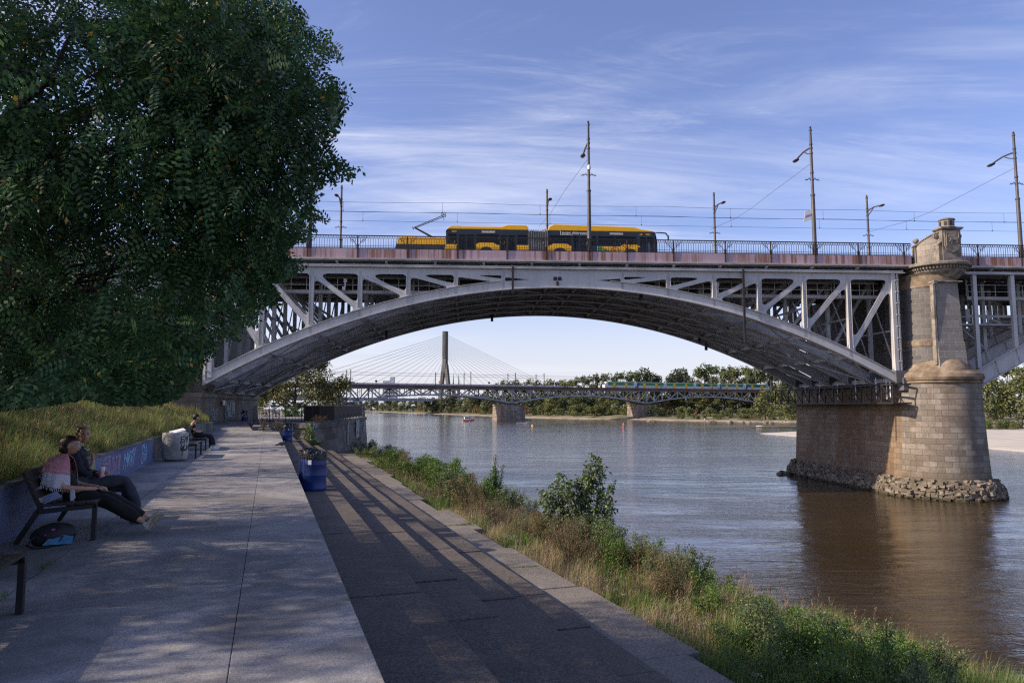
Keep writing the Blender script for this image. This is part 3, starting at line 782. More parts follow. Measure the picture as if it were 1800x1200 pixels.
def rounded(poly, r, seg=5):
    o = []; n = len(poly)
    for i in range(n):
        p = poly[i]; a = (poly[i - 1] - p); b = (poly[(i + 1) % n] - p); la, lb = a.length, b.length; a.normalize(); b.normalize()
        ang = math.acos(max(-1, min(1, a.dot(b)))); cut = min(r / max(.15, math.tan(ang / 2)), la * .45, lb * .45)
        p0, p2 = p + a * cut, p + b * cut
        for k in range(seg + 1):
            t = k / seg; o.append(p0 * (1 - t) ** 2 + p * 2 * t * (1 - t) + p2 * t * t)
    return o
def truss_holes(side, thick=1.0):
    H = []
    pts = [1.6] + RW
    for i in range(len(pts) - 1):
        wi, wo = pts[i], pts[i + 1]; dep = .66 + .004 * wo
        ti, to = zb(wi) + dep, zb(wo) + dep; tm = zb((wi + wo) / 2) + dep
        vt = .14 + .008 * i; dg = .13 + .006 * i
        vi = 0 if i == 0 else vt
        # CCW polygons in (w,z): upper triangle: inner-bottom, outer-top, inner-top
        up = [(wi, ti + .06), (wo - .12, ZT0 + .02), (wi, ZT0 + .02)]
        lo = [(wi + .08, ti), ((wi + wo) / 2, tm), (wo, to), (wo, ZT0 + .02)]
        for poly, ds in ((up, (dg, 0, vi)), (lo, (0, 0, vt, dg))):
            q = inset(poly, ds)
            if q is None or area(q) < .06 or min(p.y for p in q) < ti - .5 and i > 20: continue
            if any((q[k] - q[k - 1]).length < .03 for k in range(len(q))): continue
            q = rounded(q, .34 if i > 1 else .2)
            H.append([(UC + side * p.x, p.y) for p in q])
    return H
outer = []
WE = RW[-1]
ws = np.linspace(-WE - .55, WE + .55, 61)
outer += [(UC + w, zb(w)) for w in ws]
outer += [(UC + WE + .55, ZT1), (UC - WE - .55, ZT1)]
web = from_curve('arch_truss_web', [outer] + truss_holes(-1) + truss_holes(1), .03, M['truss'])
# the curve lies in XY: rotate vertices to XZ
for v in web.data.vertices: v.co = Vector((v.co.x, v.co.z, v.co.y))
web.data.update()
bmx = bmesh.new(); bmx.from_mesh(web.data); bmesh.ops.remove_doubles(bmx, verts=bmx.verts, dist=.0005); bmesh.ops.recalc_face_normals(bmx, faces=bmx.faces); bmx.to_mesh(web.data); bmx.free()
web.name = 'arch_truss'; web.parent = br; web.location = (0, 0, 0)
# flanges of the front truss (boxes that give verticals, diagonals and chord their depth)
def flange_set(mb, v0, v1, simple=False):
    prev = None
    for w in np.linspace(-WE - .5, WE + .5, 45):
        p = Vector((UC + w, 0, zb(w)))
        if prev is not None:
            a, b = prev, p
            mb.beam((a.x, (v0 + v1) / 2, a.z - .02), (b.x, (v0 + v1) / 2, b.z - .02), abs(v1 - v0), .045)
            if not simple and abs(w) > 5: mb.beam((a.x, (v0 + v1) / 2, a.z + .72), (b.x, (v0 + v1) / 2, b.z + .72), abs(v1 - v0) * .8, .03)
        prev = p
fl = MB(); flange_set(fl, -.22, .26)
for sd in (-1, 1):
    pts_ = [1.6] + RW
    for i in range(1, len(pts_) - 1):
        w = pts_[i]; z0 = zb(w) + .85; z1 = ZT0 - .15
        if z1 - z0 > .5:
            for e in (-.15, .15): fl.b2(UC + sd * w + e - .015, UC + sd * w + e + .015, -.15, .25, z0, z1)
        w2 = pts_[i + 1]
        a = Vector((UC + sd * (w + .25), .10, zb(w) + 1.0)); b = Vector((UC + sd * (w2 - .35), .10, ZT0 - .25))
        if (b - a).length > 1.6 and b.z - a.z > .9:
            d = (b - a).normalized(); nn = Vector((-d.z, 0, d.x)) * .125
            for e in (-1, 1): fl.beam(a + nn * e, b + nn * e, .26, .028)
fl.build('flange', M['truss'], br)
# end columns (double, ladder like)
for w, nm in ((WE, 1), (-WE, -1)):
    m = MB(); u = UC + w
    m.b2(u - .16, u + .16, -.2, .3, zb(WE) + .3, ZT1); m.b2(u + nm * .30, u + nm * .34, -.2, .28, zb(WE) + .1, ZT1)
    for z in np.arange(zb(WE) + .8, ZT1, .95): m.b2(u + nm * .14, u + nm * .42, -.26, -.2, z, z + .06)
    m.build('end_column', M['truss'], br)
# rivets plates
rv = MB()
for sd in (-1, 1):
    for i, w in enumerate(RW[:-1]):
        for (ww, zz, nxx, nzz) in ((w, zb(w) + .45, 3, 8), (w, ZT0 + .12, 3, 6)):
            for a in range(nxx):
                for b in range(nzz): rv.box((UC + sd * ww + (a - (nxx - 1) / 2) * .09, -.036, zz + b * .075 - .25), (.028, .012, .028))
    for w in (9.0, 16.5):
        for a in range(10):
            for b in range(5):
                ww = w + (a - 5) * .11; rv.box((UC + sd * ww, -.036, zb(ww) + .15 + b * .1), (.028, .012, .028))
rv.build('rivets', M['darksteel'], br, fix=False)

# inner arch ribs: one mesh shared
ir = MB()
prev = None
for w in np.linspace(-WE - 2.6, WE + .5, 60):
    p = (UC + w, zb(w))
    if prev:
        a, b = prev, p
        ir.add([(a[0], 0, a[1]), (b[0], 0, b[1]), (b[0], 0, b[1] + .8), (a[0], 0, a[1] + .8), (a[0], .03, a[1]), (b[0], .03, b[1]), (b[0], .03, b[1] + .8), (a[0], .03, a[1] + .8)],
               [(0, 1, 2, 3), (4, 7, 6, 5), (0, 4, 5, 1), (3, 2, 6, 7)])
        ir.beam((a[0], 0, a[1]), (b[0], 0, b[1]), .62, .04); ir.beam((a[0], 0, a[1] + .8), (b[0], 0, b[1] + .8), .42, .03)
    prev = p
for sd in (-1, 1):
    for i, w in enumerate(RW):
        if ZT0 - zb(w) < 1.4: continue
        ir.b2(UC + sd * w - .15, UC + sd * w + .15, -.13, .13, zb(w) + .7, 12.9)
        if i < len(RW) - 1: ir.beam((UC + sd * w, 0, zb(w) + .75), (UC + sd * RW[i + 1], 0, 12.3), .22, .24)
ir.b2(UC - WE - 1, UC + WE + .5, -.2, .2, 12.35, 12.9)
r0 = ir.build('arch_rib', M['innersteel'], br, loc=(0, 3.5, 0))
VR = [3.5, 7.0, 10.5, 14.0, 17.5]
for v in VR[1:]:
    c = r0.copy(); C.objects.link(c); c.location = (0, v, 0)
# cross bracing between the ribs, following the arch
cb = MB()
wl_ = [-WE - 1.5] + [-x for x in RW[::-1]] + [-1.2, 1.2] + RW
for i, w in enumerate(wl_):
    z = zb(w)
    cb.beam((UC + w, .1, z + .25), (UC + w, 17.5, z + .25), .12, .34)
    if i % 1 == 0 and i < len(wl_) - 1:
        w2 = wl_[i + 1]; z2 = zb(w2)
        for k, v in enumerate([0] + VR[:-1]):
            if (k + i) % 2: cb.beam((UC + w, v, z + .1), (UC + w2, v + 3.5, z2 + .1), .13, .10)
            else: cb.beam((UC + w, v + 3.5, z + .1), (UC + w2, v, z2 + .1), .13, .10)
for w in np.arange(-13, 13.1, .95):
    if abs(w) < 13: cb.beam((UC + w, .2, zb(w) + .62 + abs(w) * .015), (UC + w, 17.4, zb(w) + .62 + abs(w) * .015), .07, .12)
cb.build('cross_bracing', M['innersteel'], br)
# vertical sway bracing at panel points
sb = MB()
for sd in (-1, 1):
    for w in RW[3:]:
        sb = MB()
        for v in [0] + VR[:-1]:
            sb.beam((UC + sd * w, v, zb(w) + 1.0), (UC + sd * w, v + 3.5, 12.0), .08, .08)
            sb.beam((UC + sd * w, v, (zb(w) + 12.2) / 2), (UC + sd * w, v + 3.5, (zb(w) + 12.2) / 2), .12, .14)
        sb.build('sway_bracing', M['innersteel'], br)

# deck
U0, U1 = -75, 120
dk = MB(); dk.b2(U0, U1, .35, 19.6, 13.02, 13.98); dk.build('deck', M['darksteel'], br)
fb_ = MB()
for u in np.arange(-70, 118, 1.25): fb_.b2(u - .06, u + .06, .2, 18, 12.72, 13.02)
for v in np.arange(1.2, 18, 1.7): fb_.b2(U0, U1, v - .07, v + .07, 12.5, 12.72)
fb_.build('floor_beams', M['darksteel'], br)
md = MB(); md.b2(U0, U1, 3.4, 16.4, 13.98, 14.02); md.build('road_surface', M['asphalt'], br)
md = MB(); md.b2(U0, U1, .05, 3.4, 13.98, 14.14); md.b2(U0, U1, 16.4, 19.6, 13.98, 14.14); md.build('footway', M['curb'], br)
def split_deck(f):  # fascia interrupted by the pier turret
    f(U0, 33.15); f(37.4, U1)
ff = MB()
def f_(a, b):
    ff.b2(a, b, -.06, .04, 13.31, 14.07)
split_deck(f_); ff.build('fascia', M['fascia'], br)
fg = MB()
def f_(a, b): fg.b2(a, b, -.24, .30, 13.19, 13.31); fg.b2(a, b, -.05, .3, 13.13, 13.19)
split_deck(f_); fg.build('fascia_flange', M['steel'], br)
# top girder of the trusses
tg = MB()
for a, b in ((U0, UC - WE - .9), (UC - WE - .9, UC + WE + 1.0), (37.6, U1)):
    tg.b2(a + .02, b, -.10, .25, 12.66, 12.72); tg.b2(a + .02, b, -.02, .2, 12.72, 12.86); tg.b2(a + .02, b, -.30, .34, 12.60, 12.655)
tg.build('top_girder', M['steel'], br)
for u in np.arange(-60, 90, 3.85):
    bk = MB()
    if 32.4 < u < 38.2: continue
    bk.add([(u - .09, -.18, 13.13), (u + .09, -.18, 13.13), (u + .09, .3, 13.13), (u - .09, .3, 13.13), (u - .09, .3, 12.8), (u + .09, .3, 12.8)],
           [(0, 1, 2, 3), (0, 4, 5, 1), (0, 3, 4), (1, 5, 2), (2, 5, 4, 3)])
    bk.build('bracket', M['steel'], br)
# railing: front and back
POSTU = [-55 + 3.85 * i for i in range(10)] + [-16.1, -12.2, -8.3, -4.35, -.4, 2.75, 6.25, 9.3, 13.1, 17.4, 21.2, 24.95, 28.6, 32.5, 38.9, 42.7, 46.5, 50.2, 54, 58, 62, 66, 70]
rl = MB()
def f_(a, b):
    rl.b2(a, b, -.04, .04, 15.09, 15.17); rl.b2(a, b, -.02, .02, 14.93, 14.965); rl.b2(a, b, -.02, .02, 14.16, 14.20); rl.b2(a, b, -.02, .02, 14.30, 14.325)
split_deck(f_)
rb = MB(); x = U0
while x < 75:
    if not 33.15 < x < 37.4:
        rb.b2(x - .014, x + .014, -.014, .014, 14.08, 14.95)
        rb.b2(x + .085, x + .115, -.02, .02, 14.95, 15.10)
    x += .20
rl.build('railing', M['iron'], br); rb.build('balusters', M['iron'], br)
og = MB()
for u in POSTU:
    ps = MB(); ps.b2(u - .05, u + .05, -.13, -.065, 13.2, 15.09); ps.b2(u - .09, u + .09, -.13, -.06, 14.05, 14.4); ps.build('railing_post', M['rust'], br)
    for sd in (-1, 1):
        og.tube([(u + sd * .06, -.05, 14.35), (u + sd * .22, -.05, 14.52), (u + sd * .34, -.05, 14.72), (u + sd * .52, -.05, 14.80), (u + sd * .66, -.05, 14.98), (u + sd * .7, -.05, 15.1)], .022, 5)
        og.tube([(u + sd * .25, -.05, 14.55), (u + sd * .2, -.05, 14.85), (u + sd * .4, -.05, 15.02), (u + sd * .55, -.05, 14.9)], .018, 5)
        og.tube([(u + sd * (.42 + .11 * math.cos(a)), -.05, 14.72 + .11 * math.sin(a)) for a in np.linspace(0, 6.28, 9)], .016, 4, cap=False)
og.build('railing_ornament', M['iron'], br)
rl2 = MB()
rl2.b2(U0, U1, 19.4, 19.5, 15.05, 15.15); rl2.b2(U0, U1, 19.42, 19.48, 14.2, 14.25)
x = U0
while x < 80: rl2.b2(x - .02, x + .02, 19.43, 19.47, 14.1, 15.1); x += .35
rl2.build('back_railing', M['iron'], br)
# inspection walkway
wk = MB()
wk.b2(-23, 31.2, 1.5, 2.4, 10.55, 10.72) if False else None
for a, b in ((-22.6, -4.0), (12.2, 31.0), (38.8, 75)):
    wk.b2(a, b, 1.35, 1.42, 10.72, 10.98); wk.b2(a, b, 1.42, 2.3, 10.76, 10.80)
    for z in (11.38, 11.95): wk.b2(a, b, 1.33, 1.37, z, z + .05)
    for u in np.arange(a + .1, b, 1.22): wk.b2(u - .025, u + .025, 1.33, 1.37, 10.75, 12.0)
    for u in np.arange(a + .1, b, 3.75): wk.b2(u - .04, u + .04, 1.5, 1.58, 10.9, 12.7)
wk.build('inspection_walkway', M['steel'], br)
wk = MB(); wk.b2(-4.0, 12.2, 1.35, 1.42, 11.95, 12.1)
for z in (12.35,): wk.b2(-4, 12.2, 1.33, 1.37, z, z + .04)
wk.build('inspection_walkway', M['steel'], br)
# rusty hanging drain pipes and navigation lamps under the arch
for u, z0, z1, v in ((.05, 11.2, 12.75, -.28), (18.75, 7.4, 12.75, -.30), (45.2, 4.6, 12.4, -.25)):
    m = MB(); m.b2(u - .08, u + .08, v - .07, v + .07, z0 - .6, z1); m.build('drain_pipe', M['iron'], br)
for u, z, v, s_ in ((3.4, 10.35, .5, .3), (-1.0, 9.4, 17, .35), (-11.2, 8.0, 12, .4), (19.9, 8.1, 14.5, .45), (10.6, 10.1, .8, .28), (21.6, 6.3, 17.4, .3)):
    z = zb(u - UC) - .45; m = MB(); m.b2(u - .13, u + .13, v - .1, v + .1, z, z + .3 + s_); m.b2(u - .03, u + .03, v - .03, v + .03, z + .3, z + 1.0); m.build('signal_box', M['black'], br)
m = MB(); m.b2(3.32, 3.6, -.09, -.045, 11.72, 12.0); m.b2(3.68, 3.96, -.09, -.045, 11.72, 12.0); m.b2(3.55, 3.72, -.2, -.05, 11.3, 11.62); m.build('signal_box', M['black'], br)
for u, z in ((17.1, 11.6), (27.5, 11.3), (-13.3, 11.55), (-5.0, 11.35)):
    m = MB(); m.b2(u - .12, u + .12, 1.0, 1.25, z, z + .32); m.b2(u - .05, u + .05, 1.0, 1.1, z - .35, z); m.b2(u - .2, u + .02, .9, 1.15, z - .62, z - .35); m.build('floodlight', M['white'], br)

# ------------------------------------------------------------------ next span right of the pier
UN = 38.35
nx = MB(); prev = None
WC2 = 38.0 + 27.6
def zb2(u): return 11.0 - KB * (u - WC2) ** 2 * 1.02
for u in np.linspace(38.3, 85, 26):
    if prev is not None:
        a, b = prev, u
        for v in (0,):
            t_ = .03
            nx.add([(a, v, zb2(a)), (b, v, zb2(b)), (b, v, zb2(b) + 1.45), (a, v, zb2(a) + 1.45), (a, v + t_, zb2(a)), (b, v + t_, zb2(b)), (b, v + t_, zb2(b) + 1.45), (a, v + t_, zb2(a) + 1.45)],
                   [(0, 1, 2, 3), (4, 7, 6, 5), (0, 4, 5, 1), (3, 2, 6, 7)])
            nx.beam((a, v, zb2(a)), (b, v, zb2(b)), .55, .05); nx.beam((a, v, zb2(a) + 1.45), (b, v, zb2(b) + 1.45), .55, .05)
            if v == 0: nx.beam((b, -.06, zb2(b) + .05), (b - .35, -.06, zb2(b) + 1.4), .08, .04)
    prev = u
ng = nx.build('arch_girder', M['truss'], br)
for v in VR:
    c = ng.copy(); C.objects.link(c); c.location = (0, v, 0)
cl = MB()
for u in np.arange(38.45, 62, 3.3):
    for v in (0, 3.5, 7, 10.5, 14, 17.5):
        c1_ = MB(); c1_.b2(u - .16, u + .16, v - .14, v + .14, zb2(u) + 1.45, 12.66); c1_.build('spandrel_column', M['truss'], br)
    if u > 39:
        cl.beam((u, 3.5, zb2(u) + 1.6), (u - 3.3, 3.5, 9.6), .15, .15)
        cl.beam((u, 7, zb2(u) + 1.6), (u - 3.3, 7, 9.6), .15, .15); cl.b2(u - 3.3, u, 3.4, 3.6, 9.5, 9.7)
cl.build('column_bracing', M['truss'], br)
m = MB()
for u in np.arange(38.6, 75, 1.6): m.beam((u, 1, 12.2), (u + .8, 3, 12.5), .1, .1)
m.b2(38.6, 44, 2.0, 3.0, 8.6, 8.75); m.b2(38.6, 44, 2.0, 2.05, 9.3, 9.36); m.b2(41, 41.1, 2, 2.1, 8.6, 9.9); m.b2(39.5, 39.9, 2.6, 3.0, 9.0, 10.1)
m.build('inspection_walkway', M['steel'], br)
# hidden approach span on the left behind the tree
m = MB(); m.b2(-60, -27, .1, .3, 9.8, 12.66)
m.build('approach_girder', M['steel'], br)

# ------------------------------------------------------------------ PIER
PU = 35.05; PV0, PV1 = .35, 18.6
def stadium(r, v0=PV0, v1=PV1, uc=PU, n=14, z=0.):
    P = []
    for k in range(n + 1):   # far nose, right side first
        a = math.pi * k / n; P.append(Vector((uc + r * math.cos(a), v1 + r * math.sin(a) * .8, z)))
    for k in range(9): P.append(Vector((uc - r, v1 + (v0 - v1) * (k + 1) / 10, z)))
    for k in range(n + 1):
        a = math.pi + math.pi * k / n; P.append(Vector((uc + r * math.cos(a), v0 + r * math.sin(a), z)))
    for k in range(9): P.append(Vector((uc + r, v0 + (v1 - v0) * (k + 1) / 10, z)))
    return P
pier = loft('pier', [stadium(3.42, z=-6.5), stadium(3.40, z=-4.3), stadium(3.22, z=-1), stadium(3.05, z=3.55)], M['pierstone'], br, smooth=True)
# brown-stained side: the same masonry, but long iron stains run down the flank under the arches
pier.data.materials.append(M['pierside'])
for p in pier.data.polygons:
    c = p.center
    if p.normal.x < -.9 and c.y > PV0 + .1: p.material_index = 1
CV = dict(v1=.9, v0=.3)
cp = loft('pier_cap', [stadium(3.06, z=3.50, **CV), stadium(3.16, z=3.58, **CV), stadium(3.18, z=3.68, **CV), stadium(3.08, z=3.74, **CV), stadium(3.22, z=3.80, **CV), stadium(3.30, z=4.02, **CV), stadium(3.22, z=4.28, **CV), stadium(2.9, z=4.5, **CV), stadium(2.5, z=4.85, **CV), stadium(2.1, z=5.35, **CV), stadium(1.9, z=5.5, **CV)], M['capstone'], br, smooth=True, cap_top=True)
# rounded step shells against the shaft
m = MB()
for (u, v, rx, ry, z0, hh) in ((PU - .1, -1.75, 1.4, .85, 4.35, 1.15), (PU - 1.75, .2, .9, 1.2, 4.35, .9), (PU + 1.6, .2, .9, 1.2, 4.35, .9)):
    m.ball((u, v, z0), (rx, ry, hh), 16, 10)
m.build('pier_shell', M['capstone'], br, smooth=True)
loft('pier_core', [stadium(1.5, z=3.5, v0=3), stadium(1.4, z=12.6, v0=3)], M['pierdark'], br)
US = dict(v0=.6, v1=3.2, uc=PU - .22)
up = loft('pier_shaft', [stadium(2.22, z=4.2, **US), stadium(2.16, z=6.6, **US), stadium(2.08, z=6.9, **US), stadium(1.98, z=12.2, **US)], M['pierdark'], br, smooth=True)
bd = loft('pier_band', [stadium(2.20, z=6.55, **US), stadium(2.22, z=6.62, **US), stadium(2.18, z=7.0, **US), stadium(2.1, z=7.05, **US)], M['capstone'], br, smooth=True)
hb = loft('pier_head', [stadium(1.9, z=11.3, **US), stadium(2.06, z=11.35, **US), stadium(2.08, z=12.3, **US), stadium(2.2, z=12.45, **US)], M['capstone'], br, smooth=True)
def rect(u0, u1, v0, v1, z): return [Vector((u0, v0, z)), Vector((u1, v0, z)), Vector((u1, v1, z)), Vector((u0, v1, z))]
pl = loft('pilaster', [rect(PU - 1.32, PU + 1.0, -2.05, -.6, 4.6), rect(PU - 1.3, PU + .95, -1.9, -.6, 6.8), rect(PU - 1.2, PU + .86, -1.88, -.6, 6.85), rect(PU - 1.12, PU + .72, -1.75, -.6, 11.6)], M['pierpale'], br)
m = MB(); m.b2(PU - 1.3, PU + 1.0, -2.0, -.8, 11.6, 11.72); m.b2(PU - 1.42, PU - 1.12, -2.0, -1.7, 11.45, 11.75)
m.b2(PU - 1.46, PU - 1.24, -1.9, -1.5, 5.0, 11.5)
m.build('pilaster_trim', M['carved'], br, bevel=.03)
# corbel and cornice
_PU0 = PU; PU = 35.28
def octo(r, z, v=-.35, k=.42, back=2.2):
    return [Vector((PU - r, back, z)), Vector((PU - r, v - r * .15, z)), Vector((PU - r * k, v - r * .78, z)), Vector((PU + r * k, v - r * .78, z)), Vector((PU + r, v - r * .15, z)), Vector((PU + r, back, z))]
def octo2(r, z, v=-.2, back=1.2, n=12):
    P = [Vector((PU - r, back, z))]
    for i in range(n + 1):
        a = math.pi + math.pi * i / n; P.append(Vector((PU + r * math.cos(a), v + r * .9 * math.sin(a), z)))
    P.append(Vector((PU + r, back, z))); return P
loft('cornice', [octo2(1.3, 12.0), octo2(1.5, 12.15), octo2(1.62, 12.3), octo2(1.95, 12.55), octo2(2.02, 12.75), octo2(2.08, 12.78), octo2(2.08, 12.98), octo2(2.5, 13.05), octo2(2.54, 13.22), octo2(2.4, 13.30), octo2(1.9, 13.36)], M['carved'], br, cap_top=True)
m = MB()
for i in range(27):
    a = math.pi * (1.0 + (i + .5) / 27); m.box((PU + 2.16 * math.cos(a), -.2 + 2.16 * .9 * math.sin(a), 12.87), (.12, .12, .18), Matrix.Rotation(a, 3, 'Z'))
m.build('dentils', M['carved'], br)
# turret: curved parapet wall with scroll tops
def parapet(name):
    R0, R1 = 1.72, 1.42; n = 20; V = []; F = []
    for i in range(n + 1):
        a = math.pi + math.pi * i / n; f = abs(i / n - .5) * 2
        zt = 15.95 - .95 * (max(0, f - .25) / .75) ** 1.3
        if f > .93: zt = 15.02
        for r in (R0, R1):
            for z in (13.3, zt): V.append((PU + r * math.cos(a), -.1 + r * math.sin(a), z))
    for i in range(n):
        b = i * 4; c = b + 4
        F += [(b, c, c + 1, b + 1), (b + 2, b + 3, c + 3, c + 2), (b + 1, c + 1, c + 3, b + 3), (b, b + 2, c + 2, c)]
    F += [(0, 1, 3, 2), (n * 4, n * 4 + 2, n * 4 + 3, n * 4 + 1)]
    m = MB(); m.add(V, F); return m
tur = parapet('x').build('turret', M['carved'], br)
u_ = tur.data.uv_layers.new(name='UVMap')
for p in tur.data.polygons:
    for li in p.loop_indices:
        co = tur.data.vertices[tur.data.loops[li].vertex_index].co
        u_.data[li].uv = (math.atan2(co.y + .1, co.x - PU) * 2, co.z)
tur.data.materials.clear(); tur.data.materials.append(stonemat('turret_blocks', (.29, .255, .215), .95, .5, (.14, .125, .10), 0, .35, var=.12))
m = MB(); prev = None
for i in range(21):
    a = math.pi + math.pi * i / 20; f = abs(i / 20 - .5) * 2; zt = 15.98 - .95 * (max(0, f - .25) / .75) ** 1.3
    p = Vector((PU + 1.57 * math.cos(a), -.1 + 1.57 * math.sin(a), zt))
    if prev is not None: m.beam(prev, p, .46, .10)
    prev = p
m.build('parapet_coping', M['carved'], tur)
m = MB()
for sd in (-1, 1):
    c = (PU + sd * .92, -1.62, 15.62); m.tube([(c[0], c[1], c[2]), (c[0], c[1] + .3, c[2])], .26, 14); m.tube([(c[0], c[1] - .06, c[2]), (c[0], c[1], c[2])], .13, 12)
m.build('scroll', M['carved'], tur)
m = MB(); m.b2(PU - 1.82, PU - 1.4, -.15, .3, 13.3, 15.0); m.b2(PU - 1.9, PU - 1.35, -.2, .35, 15.0, 15.12); m.lathe([(.06, 15.12), (.1, 15.2), (.07, 15.3), (.22, 15.42), (.24, 15.55), (.2, 15.7), (.06, 15.8)], (PU - 1.62, .05, 0), 12)
m.build('finial', M['carved'], tur, smooth=True)
m = MB(); m.b2(PU - .78, PU + .78, -2.05, -1.1, 13.36, 16.15); m.b2(PU - .95, PU + .95, -2.2, -1.0, 16.15, 16.3); m.b2(PU - .86, PU + .86, -2.12, -1.06, 16.08, 16.15)
m.b2(PU - 1.1, PU - .80, -2.0, -1.3, 13.36, 14.75); m.beam((PU - 1.1, -1.65, 14.7), (PU - .8, -1.65, 15.0), .68, .12)
m.lathe([(.78, 16.3), (.6, 16.38), (.56, 16.42), (.56, 16.95), (.64, 17.0), (.66, 17.06), (.4, 17.2), (.1, 17.26)], (PU, -1.55, 0), 8, a0=R(22.5))
m.build('pedestal', M['carved'], tur, bevel=.015)
m = MB()
for k in range(8):
    a = R(45 * k); m.box((PU + .53 * math.cos(a), -1.55 + .53 * math.sin(a), 16.68), (.03, .2, .36), Matrix.Rotation(a, 3, 'Z'))
m.build('lantern_slot', M['black'], tur)
sh_ = [(-.66, .98), (.66, .98), (.66, -.35), (.55, -.62), (.3, -.84), (0, -.93), (-.3, -.84), (-.55, -.62), (-.66, -.35)]
m = MB(); m.prism([(PU + x, 14.95 + y) for x, y in sh_], 0, .1, lambda x, y, z: (x, -2.06 - z, y)); m.build('shield', M['carved'], tur, bevel=.02)
ani = [(-.38, .28), (-.26, .38), (-.17, .34), (-.12, .16), (.18, .14), (.34, .22), (.40, .12), (.34, -.02), (.36, -.28), (.29, -.30), (.27, -.08), (.16, -.04), (-.02, -.04), (-.08, -.34), (-.15, -.34), (-.14, -.08), (-.24, -.2), (-.30, -.18), (-.23, .02), (-.25, .22), (-.36, .22)]
m = MB(); m.prism([(PU + x * 1.05, 15.15 + y * 1.05) for x, y in ani], 0, .09, lambda x, y, z: (x, -2.16 - z, y))
for sd in (-.52, .5): m.tube([(PU + sd, -2.18, 14.55), (PU + sd - .04, -2.2, 15.1), (PU + sd + .03, -2.18, 15.75)], [.03, .045, .02], 6)
m.build('relief', M['carved'], tur, bevel=.012)
tur.scale = (1, 1, .92); tur.location.z = 13.3 * .08
PU = _PU0
# rubble base: broken stone skirt
def rub_ring(z, r, jitter, n=260):
    base = stadium(r, n=60, z=z); P = []
    L = len(base); per = 0
    cum = [0]
    for i in range(1, L + 1): cum.append(cum[-1] + (base[i % L] - base[i - 1]).length)
    for k in range(n):
        d = cum[-1] * k / n; i = max(j for j in range(L) if cum[j] <= d); f = (d - cum[i]) / max(1e-6, cum[i + 1] - cum[i])
        p = base[i].lerp(base[(i + 1) % L], f); c = Vector((PU, min(max(p.y, PV0), PV1), z)); o = (p - c).normalized()
        cell = noise.cell(Vector((d * 2.1, z * 3.6, 1))) ; nn = noise.noise(Vector((d * 1.4, z * 2, 5))) + .5 * noise.noise(Vector((d * 5, z * 6, 8)))
        p = p + o * (cell * .22 + nn * .22) * jitter; p.z = z + (noise.noise(Vector((d * .6, 3, z))) * .5 + noise.noise(Vector((d * 3, 3, z))) * .12) * jitter * (1 if z > -4.6 else .4)
        P.append(p)
    return P
rr = [(-6.2, 4.2, .6), (-5.6, 4.15, .6), (-5.2, 4.1, .6), (-4.9, 4.02, .6), (-4.6, 3.9, .6), (-4.38, 3.75, .7), (-4.2, 3.5, .7), (-4.05, 3.38, .5), (-3.98, 3.2, .2)]
loft('rubble_base', [rub_ring(z, r, j) for z, r, j in rr], M['rubble'], br, smooth=False)
rkb = MB(); RQ = random.Random(12); base = stadium(1.0, n=60); 
def ring_pt(d, r):
    # d in metres along a stadium of radius r
    half = math.pi * r; L = PV1 - PV0; per = 2 * half + 2 * L; d %= per
    if d < L: return Vector((PU - r, PV1 - d, 0)), Vector((-1, 0, 0))
    d -= L
    if d < half: a = math.pi + d / r; n_ = Vector((math.cos(a), math.sin(a), 0)); return Vector((PU, PV0, 0)) + n_ * r, n_
    d -= half
    if d < L: return Vector((PU + r, PV0 + d, 0)), Vector((1, 0, 0))
    d -= L; a = d / r; n_ = Vector((math.cos(a), math.sin(a) * .8, 0)); return Vector((PU, PV1, 0)) + n_ * r, n_.normalized()
z = -5.62; row = 0
while z < -4.05:
    hh = RQ.uniform(.17, .25); r = float(np.interp(z, [-5.6, -4.9, -4.4, -4.1], [4.08, 3.96, 3.70, 3.42])); d = RQ.random(); per = 2 * math.pi * r + 2 * (PV1 - PV0)
    while d < per:
        w_ = RQ.uniform(.22, .62); p, n_ = ring_pt(d + w_ / 2, r + RQ.uniform(-.08, .08)); side = Vector((-n_.y, n_.x, 0))
        if RQ.random() > (.10 if z < -4.4 else .38):
            rx, ry, rz = w_ * .5, RQ.uniform(.25, .4), hh * RQ.uniform(.48, .72); vs = []
            Rr_ = Matrix((side, n_, Vector((0, 0, 1)))).transposed() @ Euler((RQ.uniform(-.18, .18), RQ.uniform(-.15, .15), RQ.uniform(-.25, .25))).to_matrix()
            for sx in (-1, 1):
                for sy in (-1, 1):
                    for sz in (-1, 1): vs.append(p + Vector((0, 0, z + hh / 2)) + Rr_ @ Vector((sx * rx * RQ.uniform(.7, 1.02), sy * ry * RQ.uniform(.7, 1.05), sz * rz * RQ.uniform(.65, 1.05))))
            rkb.add(vs, [(0, 1, 3, 2), (4, 6, 7, 5), (0, 4, 5, 1), (2, 3, 7, 6), (0, 2, 6, 4), (1, 5, 7, 3)])
        d += w_ * .93
    z += hh * .86; row += 1
rkb.build('rubble_stones', M['rubble'], br)
